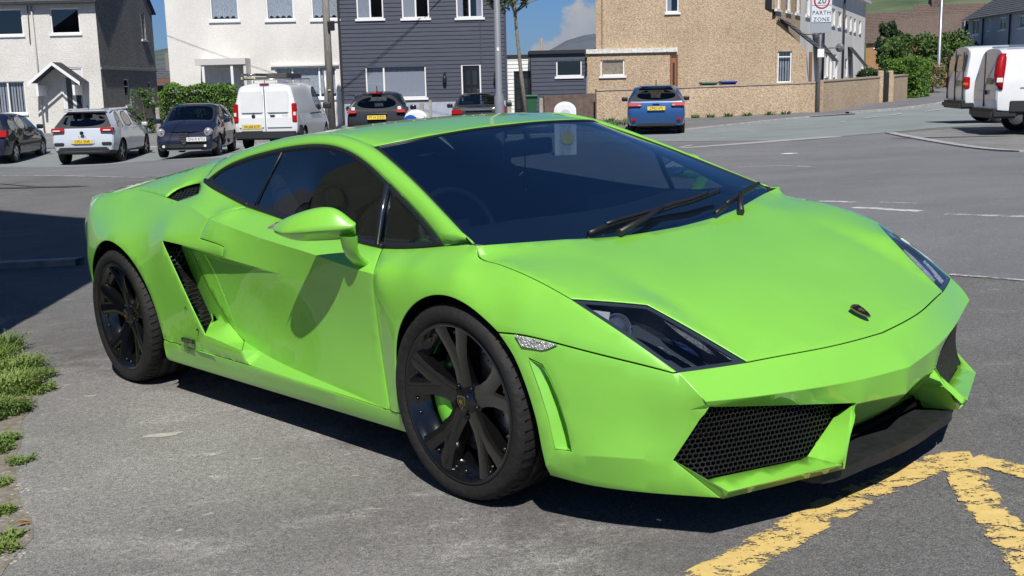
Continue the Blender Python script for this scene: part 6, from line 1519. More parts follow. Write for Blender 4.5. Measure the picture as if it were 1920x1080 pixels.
bush('flowering_shrub', (-12.75, 43.4, -.35), (.38, .3, .75), 1300, .045, GE, 'thin olive shrub beside the timber post', seed=9, k=14)
rr = random.Random(8); bm = bmesh.new()
tb = at(989, 205, 39.5); tt = at(963, 0, 39.5); tz = gz(tb.x, 39.5)
tr = thing('tree', 'slim tree with a leaning bare trunk beside the slate grey house', 'tree', (tb.x, 39.5, tz))
bm = bmesh.new(); Tt = Vector((tt.x - tb.x, 0, tt.z - tz)); tube(bm, [(0, 0, 0), Tt * .4 + Vector((-.03, 0, 0)), Tt, Tt + Vector((-.1, 0, 1.4))], [.085, .07, .055, .04], 10)
for k in range(9):
    a = rr.uniform(0, 6.28); b0 = Tt * rr.uniform(.86, 1.05); tube(bm, [b0, b0 + Vector((math.cos(a) * .5, math.sin(a) * .4, .35)), b0 + Vector((math.cos(a) * 1.2, math.sin(a) * .9, rr.uniform(.1, .8)))], [.035, .022, .008], 5)
obj('trunk', bm, mat('grey_bark', (.20, .18, .15), .9, noise_amt=.25, noise_scale=12), tr)
cl = clumps(rr, (Tt.x - .18, 0, Tt.z + .75), (1.15, .9, 1.1), 34, .28)
def fnt(r):
    c, q = r.choice(cl); return c + Vector((r.gauss(0, 1), r.gauss(0, 1), r.gauss(0, 1))).normalized() * q * r.uniform(.2, 1)
bm = bmesh.new(); leaf_cloud(bm, fnt, 4200, .065, rr); obj('crown', bm, GE, tr)
# right-hand trees and hedges
def tree(name, p, rad, zc, n, size, m, label, seed, trunk_h=None, group=None, k=60):
    rr = random.Random(seed); o = thing(name, label, 'tree', (p[0], p[1], gz(*p)), 0, group); cl = clumps(rr, (0, 0, zc), rad, k, min(rad) * .36)
    def fn(r):
        c, q = r.choice(cl); return c + Vector((r.gauss(0, 1), r.gauss(0, 1), r.gauss(0, 1))).normalized() * q * r.uniform(.2, 1) ** .5
    bm = bmesh.new(); leaf_cloud(bm, fn, n, size, rr); obj('crown', bm, m, o)
    bm = bmesh.new(); tube(bm, [(0, 0, 0), (.05, 0, zc * .7), (0, 0, zc)], [rad[0] * .10, rad[0] * .07, .02], 8)
    for c, q in cl[:14]: tube(bm, [(0, 0, zc * .55), c], [rad[0] * .04, .01], 5)
    obj('trunk', bm, MT['bark'], o); return o
x_ = lambda px, D: at(px, 100, D).x
tree('conifer', (x_(1667, 84), 84), (.95, .9, 1.9), 3.0, 4200, .14, GB, 'dark upright conifer left of the broad bushy tree', 21)
tree('broadleaf_tree', (x_(1712, 80), 80), (2.2, 1.6, 1.5), 2.3, 7000, .13, GA, 'broad bushy green tree beside the dark conifer', 22)
tree('broadleaf_tree', (x_(1770, 82), 82), (2.1, 1.6, 1.45), 2.4, 6000, .13, GA, 'rounded green tree directly behind the far lamp post', 23)
tree('broadleaf_tree', (x_(1795, 86), 86), (1.3, 1.2, 1.5), 2.6, 2600, .13, GE, 'paler olive tree at the end of the shaded terrace', 24)
hedge('hedge', (x_(1672, 59), 59), (x_(1735, 58), 58), 2.2, 1.9, 12000, .07, GC, 'big rounded bright green hedge at the end of the beige wall', .1, seed=6)
hedge('hedge', (x_(1620, 66), 66), (x_(1676, 64), 64), 1.2, 1.25, 5000, .07, GB, 'lower dark hedge in front of the white terrace', .3, seed=7)
bush('shrub', (x_(1752, 62), 62, .2), (.75, .6, .85), 2400, .07, GD, 'dry yellowing shrub at the foot of the far lamp post', seed=12)
for i, (px, D, lab) in enumerate(((1075, 72, 'small green tree top showing over the shed roof'), (1095, 74, 'tree top touching the beige gable above the shed'), (1115, 70, 'darker tree top nearest the beige gable'))):
    tree('broadleaf_tree', (x_(px, D), D), (.75, .7, .55), 2.75, 1400, .09, GA if i != 1 else GB, lab, 40 + i, k=16)
# verge plants at the left edge and weeds
drape('soil', [g2(-60, 640), g2(30, 650), g2(70, 690), g2(78, 740), g2(40, 790), g2(30, 870), g2(38, 960), g2(60, 1010), g2(20, 1080), g2(-60, 1090)], mat('dry_soil', (.16, .135, .10), .95, col2=(.27, .25, .21), noise_scale=25, bump=.6, bump_scale=80), .0050, grid=.1, edge=.05, jitter=.07)
for a_, b_, w_ in (((1130, 268), (1240, 275), .05), ((0, 345), (130, 352), .05)):
    line('tar_joint', [g2(*a_), g2((a_[0] + b_[0]) / 2 + 7, (a_[1] + b_[1]) / 2 + 2), g2(*b_)], w_, paint('tar_joint_black', (.05, .05, .05), .50, 2.), .0095)
def tuft(bm, c, n, h, spread, rr, w=.004):
    for _ in range(n):
        a = rr.uniform(0, 6.28); r = spread * rr.random() ** .6; b0 = Vector((c[0] + math.cos(a) * r, c[1] + math.sin(a) * r, 0)); b0.z = gz(b0.x, b0.y); hh = h * rr.uniform(.4, 1.1); ln = Vector((math.cos(a), math.sin(a), 0)) * hh * rr.uniform(.1, .9)
        s_ = Vector((-math.sin(a), math.cos(a), 0)) * w; m_ = b0 + ln * .4 + Vector((0, 0, hh * .6)); t_ = b0 + ln + Vector((0, 0, hh * rr.uniform(.6, 1)))
        v = [bm.verts.new(p) for p in (b0 - s_, b0 + s_, m_ + s_ * .8, m_ - s_ * .8)]; bm.faces.new(v); bm.faces.new((v[3], v[2], bm.verts.new(t_)))
        for k in range(5):   # small side leaves
            q = b0.lerp(t_, rr.uniform(.25, 1)); d = Vector((rr.gauss(0, 1), rr.gauss(0, 1), rr.gauss(.2, .6))).normalized() * rr.uniform(.008, .022); e = d.cross(Vector((0, 0, 1))).normalized() * .0035
            bm.faces.new([bm.verts.new(p) for p in (q, q + d * .5 + e, q + d, q + d * .5 - e)])
rr = random.Random(31); bm = bmesh.new(); GG = leafm('verge_leaf', (.09, .15, .03), (.20, .27, .07))
for px, py, n, h_, sp in ((8, 735, 700, .10, .17), (30, 700, 500, .10, .13), (60, 712, 260, .06, .10), (-20, 690, 500, .13, .15), (10, 660, 260, .12, .08), (-20, 780, 600, .08, .15), (15, 775, 260, .06, .09), (70, 735, 160, .04, .09), (5, 830, 160, .04, .06), (40, 868, 60, .03, .05), (-20, 850, 200, .05, .08), (0, 910, 70, .03, .04), (8, 962, 60, .03, .035), (0, 1035, 90, .035, .05), (20, 1010, 50, .03, .03)):
    tuft(bm, gp(px, py)[:2], int(n * 1.0), h_, sp, rr)
v_ = obj('verge_plants', bm, GG); v_['kind'] = 'stuff'; v_['label'] = 'low leafy weeds growing over the tarmac edge at the left'
bm = bmesh.new()
for k in range(60): p = gp(rr.uniform(1010, 1180), rr.uniform(222, 240)); tuft(bm, p[:2], 14, .18, .25, rr, .02)
for px, py in ((1303, 217), (1362, 219), (1398, 217), (1470, 215), (1330, 216), (1440, 214)): tuft(bm, (at(px, py, 41).x, 40.75), 40, .22, .18, rr, .02)
v_ = obj('wall_foot_weeds', bm, GA); v_['kind'] = 'stuff'
bm = bmesh.new()
for k in range(500):
    px, py = rr.uniform(-20, 60), rr.uniform(880, 1060)
    if rr.random() < px / 60: continue
    p = gp(px, py); s_ = rr.uniform(.002, .006); bx(bm, p.x - s_, p.x + s_, p.y - s_ * .8, p.y + s_ * .8, p.z, p.z + s_)
v_ = obj('gravel', bm, mat('grit', (.38, .35, .31), .9, noise_amt=.4, noise_scale=40)); v_['kind'] = 'stuff'
for (px, py), rz, lab in (((44, 990), .4, 'orange dead leaf near the gravel at the left edge'), ((52, 758), 1.2, 'orange dead leaf beside the verge weeds')):
    bm = bmesh.new(); c = [(-.022, 0), (-.008, .009), (.012, .007), (.024, 0), (.01, -.008), (-.01, -.007)]; f = bm.faces.new([bm.verts.new((x, y, .004 + .010 * abs(y) / .009)) for x, y in c]); bmesh.ops.solidify(bm, geom=[f], thickness=.0008)
    o = obj('fallen_leaf', bm, mat('dead_leaf', (.45, .20, .04), .7)); p = gp(px, py); o.location = (p.x, p.y, p.z + .012); o.rotation_euler = (0, 0, rz); tag(o, lab, 'leaf')

# ------------------------------------------------------------------ hills and cloud
def hill(name, x0, x1, D, prof, m, depth=500, seed=0):
    bm = bmesh.new(); n, k = 60, 14; V = []
    for i in range(n + 1):
        px = x0 + (x1 - x0) * i / n; ys_ = np.interp(px, [q[0] for q in prof], [q[1] for q in prof]); top = at(px, float(ys_), D); row = []
        for j in range(k + 1):
            t = j / k; y = D - depth * (1 - t); z = top.z * (t ** .8) * (1) + noise.noise(Vector((top.x * .01 + seed, y * .01, 0))) * top.z * .12 * (1 - t) * t * 3
            row.append(bm.verts.new((top.x * (y / D) ** .6, y, z)))
        V.append(row)
    for i in range(n):
        for j in range(k): bm.faces.new((V[i][j], V[i + 1][j], V[i + 1][j + 1], V[i][j + 1]))
    for i in range(n): a, b_ = V[i][k], V[i + 1][k]; bm.faces.new((a, b_, bm.verts.new((b_.co.x, b_.co.y + 300, 0)), bm.verts.new((a.co.x, a.co.y + 300, 0))))
    return struct(obj(name, bm, m, None, True))
hill('hill', 960, 1300, 2400, [(960, 130), (1000, 112), (1032, 93), (1062, 76), (1095, 66), (1124, 62), (1200, 60), (1300, 90)], mat('far_hill_haze', (.10, .115, .14), .95, noise_amt=.2, noise_scale=.01), 700)  # blue-grey of distance haze is put into this hill's colour
hill('hill', 150, 480, 1800, [(150, 120), (316, 90), (330, 85), (345, 82), (420, 75), (480, 110)], mat('near_heather', (.075, .10, .085), .95, noise_amt=.3, noise_scale=.02), 600, 4)
hill('hill', 1450, 2200, 700, [(1450, 60), (1560, -10), (1700, -22), (1950, -30), (2200, 20)], mat('bracken_hill', (.045, .085, .035), .95, col2=(.13, .15, .075), noise_scale=.03, stretch=(1, 1, 3)), 350, 9)

# ------------------------------------------------------------------ parked vehicles (local x forward from the rear bumper, y left)
CG = glass('car_glass', (.35, .38, .40), .07); TAILR = mat('tail_red', (.36, .006, .010), .45, coat=.0, spec=.2); TAILC = mat('lamp_clear', (.75, .75, .74), .25, .0, coat=1.); AMB = mat('amber_lens', (.5, .14, .02), .2, coat=1.)
PLY = mat('plate_yellow', (.72, .53, .05), .45); PLW = mat('plate_white', (.72, .72, .70), .45); PLK = mat('plate_black', (.01, .01, .01), .5); ALY = mat('alloy', (.45, .46, .48), .25, .9); CPL = mat('car_black_plastic', (.022, .023, .025), .55)
def road_wheel(par, x, y, r, w, spokes, m, side):
    o = bpy.data.objects.new('wheel', None); COL.objects.link(o); o.parent = par; o.location = (x, y, r); o.rotation_euler = (0, 0, 0 if side < 0 else math.pi)
    bm = bmesh.new(); lathe(bm, [(r * .66, .015), (r * .72, .0), (r * .93, .002), (r, .03), (r, w - .03), (r * .93, w), (r * .66, w - .01)], 36); obj('tyre', bm, RUB, o)
    bm = bmesh.new(); lathe(bm, [(r * .665, .018), (r * .64, .010), (r * .60, .03), (r * .56, .08), (0.001, .09)], 32)
    for k in range(spokes):
        a = 2 * math.pi * k / spokes; t = Vector((-math.sin(a), 0, math.cos(a))); d = Vector((math.cos(a), 0, math.sin(a)))
        for (wa, wb) in ((r * .13, r * .085),):
            q = [bm.verts.new(p) for p in (t * wa + Vector((0, .03, 0)), d * r * .62 + t * wb + Vector((0, .016, 0)), d * r * .62 - t * wb + Vector((0, .016, 0)), -t * wa + Vector((0, .03, 0)))]
            f = bm.faces.new(q); g = bmesh.ops.extrude_face_region(bm, geom=[f])
            for v in [e for e in g['geom'] if isinstance(e, bmesh.types.BMVert)]: v.co.y += .03
    lathe(bm, [(0.001, .022), (r * .12, .024), (r * .15, .034), (r * .16, .06)], 16)
    bmesh.ops.recalc_face_normals(bm, faces=bm.faces[:]); obj('rim', bm, m, o, angle=40)
    return o
def vehicle(kind, label, cat, loc, az, P, group=None):
    root = thing(kind, label, cat, loc, math.pi / 2 - az, group)
    bm = bmesh.new(); rows = []
    for s_ in P['st']:
        xl, xm, xb, xt = s_['x']; zl, zb, zt = s_['z']; wl, wm, wb, wt = s_['w']; zm = s_.get('zm', zl + (zb - zl) * .55)
        tz = s_.get('tz', .07 if zt - zb > .25 else .03)
        half = [(xl, 0, zl), (xl, wl * .93, zl), (xl, wl, zl + .09), (xm, wm, zm), (xb, wb, zb), (xt, wt, zt - tz), (xt + s_.get('bow', 0) * .6, wt * .72, zt), (xt + s_.get('bow', 0), 0, zt + s_.get('crown', .012))]
        R = [bm.verts.new((a, -b, c)) for a, b, c in half]; Lf = [R[0]] + [bm.verts.new((a, b, c)) for a, b, c in half[1:-1]] + [R[-1]]
        rows.append((R, Lf))
    n = len(rows); F = {}
    for i in range(n - 1):
        for k in range(7):
            for sd in (0, 1):
                a, b = rows[i][sd], rows[i + 1][sd]; vs = [a[k], b[k], b[k + 1], a[k + 1]]
                F[(i, k, sd)] = bm.faces.new(vs if sd else vs[::-1])
    caps = {}
    for e, i in ((0, 0), (1, n - 1)):
        R, Lf = rows[i]
        for k in range(0, 7):
            vs = [R[k], R[k + 1], Lf[k + 1], Lf[k]]; vs = [v for j, v in enumerate(vs) if v not in vs[:j]]
            f = bm.faces.new(vs if e else vs[::-1]); caps[(e, k)] = f
    for (i, k, sd), f in F.items():
        if k == 0: f.material_index = 2
        if k == 1 and P.get('clad'): f.material_index = 2
    for e in (0, 1):
        caps[(e, 0)].material_index = 2
        if P.get('clad'): caps[(e, 1)].material_index = 2
    cl = bm.edges.layers.float.new('crease_edge')
    regs = [[F[(i, 4, sd)] for i in rng] for rng in P['side'] for sd in (0, 1)]
    for e_ in P.get('ends', ()):
        if e_ == 'rear': regs.append([caps[(0, 4)]])
        elif isinstance(e_, int): regs.append([F[(e_, k, sd)] for k in (5, 6) for sd in (0, 1)])
    win = []
    for j, rg in enumerate(regs):
        r = bmesh.ops.inset_region(bm, faces=rg, thickness=P.get('inset', .035), depth=-.006, use_even_offset=True)
        for f in r['faces']: f.material_index = P.get('trim', 2)
        for f in rg: f.material_index = 1; win.append((f, j))
    for e in bm.edges:
        mi = {f.material_index for f in e.link_faces}
        if len(mi) > 1: e[cl] = 1.
    for k in range(7):
        for e in (0, 1):
            for ed in caps[(e, k)].edges:
                if any(f not in caps.values() for f in ed.link_faces): ed[cl] = max(ed[cl], P.get('endcrease', .55))
    for i in range(n - 1):   # belt line
        for sd in (0, 1):
            for ed in F[(i, 3, sd)].edges:
                if set(ed.verts) == {rows[i][sd][4], rows[i + 1][sd][4]}: ed[cl] = max(ed[cl], P.get('beltcrease', .55))
    for i in range(n - 1):
        for sd in (0, 1):
            for ed in F[(i, 4, sd)].edges if F[(i, 4, sd)].is_valid else ():
                if set(ed.verts) == {rows[i][sd][5], rows[i + 1][sd][5]}: ed[cl] = max(ed[cl], P.get('roofcrease', 0))
    for e_ in bm.edges:
        if all(v.co.z < .45 for v in e_.verts) and abs(e_.verts[0].co.y) > .5 and abs(e_.verts[0].co.x - e_.verts[1].co.x) > .1: e_[cl] = .4
    bmesh.ops.recalc_face_normals(bm, faces=bm.faces[:])
    me = bpy.data.meshes.new('tmp'); bm.to_mesh(me); bm.free(); o = bpy.data.objects.new('tmp', me); COL.objects.link(o)
    m = o.modifiers.new('s', 'SUBSURF'); m.levels = 3; m.render_levels = 3
    cuts = []
    for wx in P['wheels']:
        for sg in (-1, 1):
            b2 = bmesh.new(); lathe(b2, [(0.001, -.30), (P['wr'] * 1.14, -.30), (P['wr'] * 1.14, .22), (0.001, .22)], 40); bmesh.ops.remove_doubles(b2, verts=b2.verts[:], dist=.002); b2.transform(Matrix.Translation((wx, sg * P['W'], P['wr'] * 1.0))); bmesh.ops.recalc_face_normals(b2, faces=b2.faces[:])
            cm = bpy.data.meshes.new('c'); b2.to_mesh(cm); b2.free(); co = bpy.data.objects.new('c', cm); COL.objects.link(co); cm.materials.append(MATTE); cuts.append(co)
            bo = o.modifiers.new('b', 'BOOLEAN'); bo.operation = 'DIFFERENCE'; bo.object = co; bo.solver = 'EXACT'; bo.material_mode = 'TRANSFER'
    for mm in (P['paint'], CG, CPL): me.materials.append(mm)
    bpy.context.view_layer.update(); ev = o.evaluated_get(bpy.context.evaluated_depsgraph_get()); m2 = bpy.data.meshes.new_from_object(ev)
    bm = bmesh.new(); bm.from_mesh(m2); names = [mm.name for mm in m2.materials]; gi = names.index('car_glass'); mats = list(m2.materials)
    bpy.data.objects.remove(o)
    for c in cuts: bpy.data.objects.remove(c)
    # split the glazed islands off as panes
    todo = {f for f in bm.faces if f.material_index == gi}; isl = []
    while todo:
        f = todo.pop(); st_ = [f]; comp = [f]
        while st_:
            g = st_.pop()
            for e in g.edges:
                for h in e.link_faces:
                    if h in todo: todo.discard(h); comp.append(h); st_.append(h)
        isl.append(comp)
    for comp in isl:
        vm = {}; b3 = bmesh.new()
        for f in comp:
            vs = []
            for v in f.verts:
                if v not in vm: vm[v] = b3.verts.new(v.co)
                vs.append(vm[v])
            b3.faces.new(vs)
        cx = sum((v.co.x for v in vm), 0) / len(vm); cy = sum((v.co.y for v in vm), 0) / len(vm)
        nm = 'side_window' if abs(cy) > .3 else ('rear_window' if cx < P['L'] * .4 else 'windscreen')
        obj(nm, b3, CG, root, True)
    bmesh.ops.delete(bm, geom=[f for c in isl for f in c], context='FACES')
    body = obj('body', bm, mats, root, True); body.data.set_sharp_from_angle(angle=math.radians(35))
    # dark cabin shell with seats behind the glass
    bm = bmesh.new(); x0, x1 = P['cab']; zz = P['st'][0]['z'][1] if P['st'][0]['z'][1] > .7 else .9; zz = P.get('sillz', .82); bx(bm, x0, x1, -P['W'] * .82, P['W'] * .82, .35, zz)
    for x in P.get('seats', ()):
        for sg in (-1, 1): bx(bm, x - .06, x + .08, sg * .37 - .22, sg * .37 + .22, zz - .1, zz + .28, bev=.05); bx(bm, x - .05, x + .04, sg * .37 - .12, sg * .37 + .12, zz + .32, zz + .48, bev=.04)
    obj('seats', bm, CAB, root)
    for wx in P['wheels']:
        for sg in (-1, 1): road_wheel(root, wx, sg * (P['W'] - P.get('win', .03)), P['wr'], .20, P.get('spokes', 5), P.get('rimm', ALY), sg)
    def lb(name, x0, x1, y0, y1, z0, z1, m, both=True, bev=.02, skew=0., parent=None):
        for sg in ((1, -1) if both else (1,)):
            bm = bmesh.new(); vs = bx(bm, x0, x1, min(y0 * sg, y1 * sg), max(y0 * sg, y1 * sg), z0, z1)
            for v in vs:
                if skew and v.co.z > (z0 + z1) / 2: v.co.x += skew
            if bev: bmesh.ops.bevel(bm, geom=bm.edges[:], offset=min(bev, (z1 - z0) * .4, abs(y1 - y0) * .4, abs(x1 - x0) * .4), segments=2, affect='EDGES')
            q = obj(name, bm, m, parent or root, angle=50)
        return q
    root_lb = lb
    def plate(x, z, s_, m, tilt=0., y=0., front=False):
        R_ = Matrix.Translation((x, y, z)) @ Matrix.Rotation(tilt, 4, 'Y'); bm = bmesh.new(); bx(bm, -.006, .006, -.262, .262, -.057, .057, bev=.004); bm.transform(R_); p = obj('number_plate', bm, m, root)
        rot = (Matrix.Rotation(math.pi / 2, 4, 'Z') if front else Matrix.Rotation(-math.pi / 2, 4, 'Z')) @ Matrix.Rotation(math.pi / 2, 4, 'X')
        text_obj('plate_lettering', s_, .105, PLK, p, R_ @ Matrix.Translation((.009 if front else -.009, 0, 0)) @ rot, .001, 1.05, .88); return p
    def mirrors(x, z, m, s_=1.):
        for sg in (-1, 1):
            bm = bmesh.new(); bx(bm, x - .05, x + .09, *sorted((sg * (P['W'] + .0), sg * (P['W'] + .19 * s_))), z, z + .14 * s_, bev=.04); obj('door_mirror', bm, m, root, angle=60)
    return root, lb, plate, mirrors
def hatch_st(L, W, H, rear=.42, belt=.98, bonnet=.98, nose=.80, low=.24, wsb=3.15, roofmid=1.6, tail_x=0., wt=.60, rb=.10, mid=.62):
    return [dict(x=(.05, 0, rb, rear), z=(low + .06, belt, H - .06), w=(W * .86, W * .95, W * .90, W * wt * 1.02), zm=mid, tz=.05),
            dict(x=(.42, .40, .45, rear + .30), z=(low, belt, H - .02), w=(W * .96, W, W * .97, W * .70), zm=mid),
            dict(x=(1.0, 1.0, 1.05, 1.15), z=(low, belt - .01, H), w=(W * .97, W, W * .975, W * .74), zm=mid),
            dict(x=(1.1, 1.1, 1.15, 1.25), z=(low, belt - .01, H), w=(W * .97, W, W * .975, W * .74), zm=mid),
            dict(x=(2.0, 2.0, 2.02, 2.0), z=(low, belt - .03, H), w=(W * .97, W, W * .975, W * .75), zm=mid),
            dict(x=(2.1, 2.1, 2.12, 2.08), z=(low, belt - .03, H - .005), w=(W * .97, W, W * .975, W * .75), zm=mid),
            dict(x=(wsb - .2, wsb - .2, wsb - .02, wsb - .62), z=(low, belt - .05, H - .06), w=(W * .97, W, W * .965, W * .70), zm=mid, bow=.06),
            dict(x=(wsb, wsb, wsb + .12, wsb + .13), z=(low, belt - .07, bonnet + .03), w=(W * .97, W, W * .95, W * .78), zm=mid, bow=.12, tz=.05),
            dict(x=(L - .55, L - .5, L - .55, L - .55), z=(low, bonnet - .12, bonnet - .04), w=(W * .97, W * .99, W * .90, W * .72), zm=mid - .04, bow=.06, tz=.05),
            dict(x=(L - .10, L - .04, L - .16, L - .22), z=(low + .02, nose - .08, nose), w=(W * .80, W * .86, W * .78, W * .58), zm=mid - .14, bow=.08, tz=.03)]
def place(px, D, W, az):   # rear right corner seen at px, D metres ahead -> rear centre
    x = at(px, 250, D).x; c = Vector((x, D)) + Vector((-math.cos(az), math.sin(az))) * W; return (c.x, c.y, gz(c.x, c.y))
rad = math.radians
PW = mat('silver_white_paint', (.50, .54, .60), .35, coat=1.); PN = mat('navy_paint', (.008, .012, .032), .55, coat=1., spec=.2); PB = mat('black_paint', (.006, .006, .011), .55, coat=1., spec=.2); PBL = mat('metallic_blue_paint', (.018, .085, .25), .35, .3, coat=1.); PVW = mat('van_white_paint', (.74, .75, .76), .4, coat=.8, noise_amt=.03, noise_scale=3); PG = mat('bronze_black_paint', (.022, .020, .018), .5, .3, coat=1., spec=.2)

# white crossover, rear three quarter view
W_ = .91; r, lb, plate, mirrors = vehicle('parked_car', 'pale silver white crossover hatchback with yellow plate CP21 ENR', 'car', place(215, 31.6, W_, rad(-3)), rad(-3),
    dict(L=4.23, W=W_, st=hatch_st(4.23, W_, 1.57, rear=.50, belt=1.03, bonnet=1.04, nose=.86, low=.27, wsb=3.1), side=[(1,), (3,), (5,)], ends=('rear', 6), wheels=(.80, 3.39), wr=.345, paint=PW, clad=True, cab=(.6, 3.0), seats=(.9, 1.9), rimm=GLB, sillz=.95))
lb('tail_light', -.015, .20, .50, .855, .93, 1.045, TAILR, skew=.03); lb('reverse_light', -.02, .05, .60, .80, .955, .99, TAILC, bev=.005)
lb('bumper_lower', -.03, .10, -.70, .70, .30, .50, CPL, False, .04); lb('diffuser_trim', -.04, .02, -.56, .56, .36, .41, mat('grey_trim', (.20, .21, .22), .4, .5), False); lb('bumper_slot', -.012, .06, .52, .80, .56, .64, CPL); lb('plate_recess', -.005, .05, -.34, .34, .585, .735, PW, False); plate(-.016, .66, 'CP21 ENR', PLY)
bm = bmesh.new(); tube(bm, [(-.018, 0, .90), (-.03, 0, .90)], .055, 20); obj('round_emblem', bm, BLK, r); text_obj('tailgate_lettering', 'T-ROC', .06, BLK, r, Matrix.Translation((-.012, 0, .79)) @ Matrix.Rotation(-math.pi / 2, 4, 'Z') @ Matrix.Rotation(math.pi / 2, 4, 'X'), .002, 1.4)
mirrors(2.85, .98, PW, .9); lb('roof_rail', .55, 2.5, .60, .635, 1.535, 1.575, CHROME, bev=.01); lb('rear_spoiler', .34, .62, -.58, .58, 1.485, 1.525, PW, False); bm = bmesh.new(); tube(bm, [(.8, 0, 1.55), (.7, 0, 1.66)], .012); obj('aerial', bm, BLK, r)
# navy small hatchback, front view
W_ = .86; az = rad(175); x = at(403, 250, 30.2).x; fc = Vector((x, 30.2)) + Vector((-.997, .0)) * W_ - Vector((0, 0)); hd = Vector((math.sin(az), math.cos(az))); rc = fc - hd * 4.06
r, lb, plate, mirrors = vehicle('parked_car', 'dark navy small hatchback facing the road with white plate DN10 KTU', 'car', (rc.x, rc.y, gz(fc.x, fc.y)), az,
    dict(L=4.06, W=W_, st=hatch_st(4.06, W_, 1.45, rear=.45, belt=.93, bonnet=.96, nose=.72, low=.20, wsb=2.95), side=[(1,), (3, 4, 5)], ends=('rear', 6), wheels=(.72, 3.23), wr=.31, paint=PN, cab=(.6, 2.9), seats=(1.0, 1.9), rimm=ALY, sillz=.85))
for sg in (-1, 1):
    bm = bmesh.new(); tube(bm, [(3.66, sg * .66, .72), (3.86, sg * .63, .71), (3.945, sg * .61, .69)], [.08, .115, .085], 24); h_ = obj('headlight', bm, mat('lamp_grey', (.42, .42, .43), .2, .3, coat=1.), r); bm = bmesh.new(); tube(bm, [(3.92, sg * .61, .69), (3.95, sg * .61, .69)], [.035, .02], 16); obj('bulb', bm, CHROME, h_)
    bm = bmesh.new(); tube(bm, [(3.97, sg * .55, .34), (4.035, sg * .55, .34)], .035, 16); obj('fog_light', bm, TAILC, r)
bm = bmesh.new(); prism(bm, [(-.13, .70), (.13, .70), (.10, .50), (0, .34), (-.10, .50)], 'x', 4.00, 4.07); g_ = obj('shield_grille', bm, CPL, r)
bm = bmesh.new()
for k in range(5): z = .66 - k * .06; w_ = .12 - .018 * k; bx(bm, 4.068, 4.08, -w_, w_, z - .009, z + .009)
obj('grille_bars', bm, CHROME, g_); lb('lower_grille', 3.96, 4.045, -.52, .52, .28, .40, CPL, False); lb('chrome_strip', 4.02, 4.055, -.46, .46, .225, .245, CHROME, False, .006); plate(4.085, .52, 'DN10 KTU', PLW, y=.34, front=True); mirrors(2.62, .92, PN)
# roof rack van
W_ = .94; az = rad(3); r, lb, plate, mirrors = vehicle('parked_van', 'white panel van with ladders on its roof rack and plate WU08 KYP', 'van', place(559, 32.5, W_, az), az,
    dict(L=4.8, W=W_, st=[dict(x=(.03, .0, .02, .12), z=(.42, 1.10, 1.92), w=(.90, .93, .93, .76), zm=.75, tz=.10, crown=.02), dict(x=(.3, .3, .3, .4), z=(.36, 1.10, 1.95), w=(.93, .95, .94, .78), zm=.75, tz=.10), dict(x=(2.3, 2.3, 2.3, 2.3), z=(.34, 1.06, 1.96), w=(.93, .95, .94, .78), zm=.75, tz=.10), dict(x=(2.4, 2.4, 2.4, 2.4), z=(.34, 1.06, 1.96), w=(.93, .95, .94, .78), zm=.75, tz=.10), dict(x=(3.6, 3.6, 3.75, 3.15), z=(.34, 1.06, 1.90), w=(.93, .95, .93, .74), zm=.75, tz=.08, bow=.08), dict(x=(3.9, 3.9, 4.0, 4.05), z=(.34, 1.02, 1.22), w=(.93, .95, .92, .78), zm=.75, bow=.1), dict(x=(4.6, 4.7, 4.6, 4.5), z=(.34, .85, .98), w=(.85, .88, .80, .62), zm=.6, bow=.08)],
         side=[(3,)], ends=(4,), wheels=(.95, 3.95), wr=.33, paint=PVW, cab=(2.5, 3.6), seats=(2.7,), sillz=.95, endcrease=.8, roofcrease=.4))
lb('tail_light', -.02, .10, .79, .925, .82, 1.36, TAILR); lb('reverse_light', -.028, .06, .83, .91, 1.0, 1.12, TAILC, bev=.01); lb('rear_bumper', -.09, .30, -.93, .93, .32, .56, CPL, False, .05); lb('side_bumper_trim', .25, .62, .90, .96, .40, .72, CPL)
lb('door_gap', -.013, .02, -.006, .006, .58, 1.86, CPL, False, 0); lb('door_panel', -.022, .05, .06, .70, 1.08, 1.74, PVW, bev=.03); lb('door_panel', -.020, .05, .04, .78, .66, .98, PVW, bev=.02); lb('door_handle', -.04, .0, -.30, -.14, .985, 1.035, CPL, False); lb('lower_plate_recess', -.030, .04, .10, .72, .56, .80, mat('dim_white', (.5, .5, .5), .5), False); plate(-.036, .70, 'WU08 KYP', PLY, y=.40)
bm = bmesh.new(); tube(bm, [(-.012, .34, 1.0), (-.032, .34, 1.0)], .055, 18); obj('round_emblem', bm, mat('dark_chrome', (.15, .15, .15), .2, 1.), r); text_obj('door_lettering', 'SCUDO', .05, MT['leaf_dark'], r, Matrix.Translation((-.024, -.60, 1.01)) @ Matrix.Rotation(-math.pi / 2, 4, 'Z') @ Matrix.Rotation(math.pi / 2, 4, 'X'), .002, 1.2)
for sg in (-1, 1): bm = bmesh.new(); bx(bm, 1.7, 3.2, *sorted((sg * .945, sg * .96)), 1.0, 1.04); obj('slide_rail', bm, CPL, r)
mirrors(3.5, 1.12, CPL, 1.4); lb('brake_light', .07, .14, -.14, .14, 1.90, 1.935, TAILR, False)
rk = bmesh.new()
for xx in (.5, 1.6, 2.8): tube(rk, [(xx, -.72, 1.95), (xx, -.72, 2.06), (xx, .72, 2.06), (xx, .72, 1.95)], .022, 8)
obj('roof_rack', rk, ALY, r)
rx = r.matrix_world; bpy.context.view_layer.update(); rx = r.matrix_world.copy()
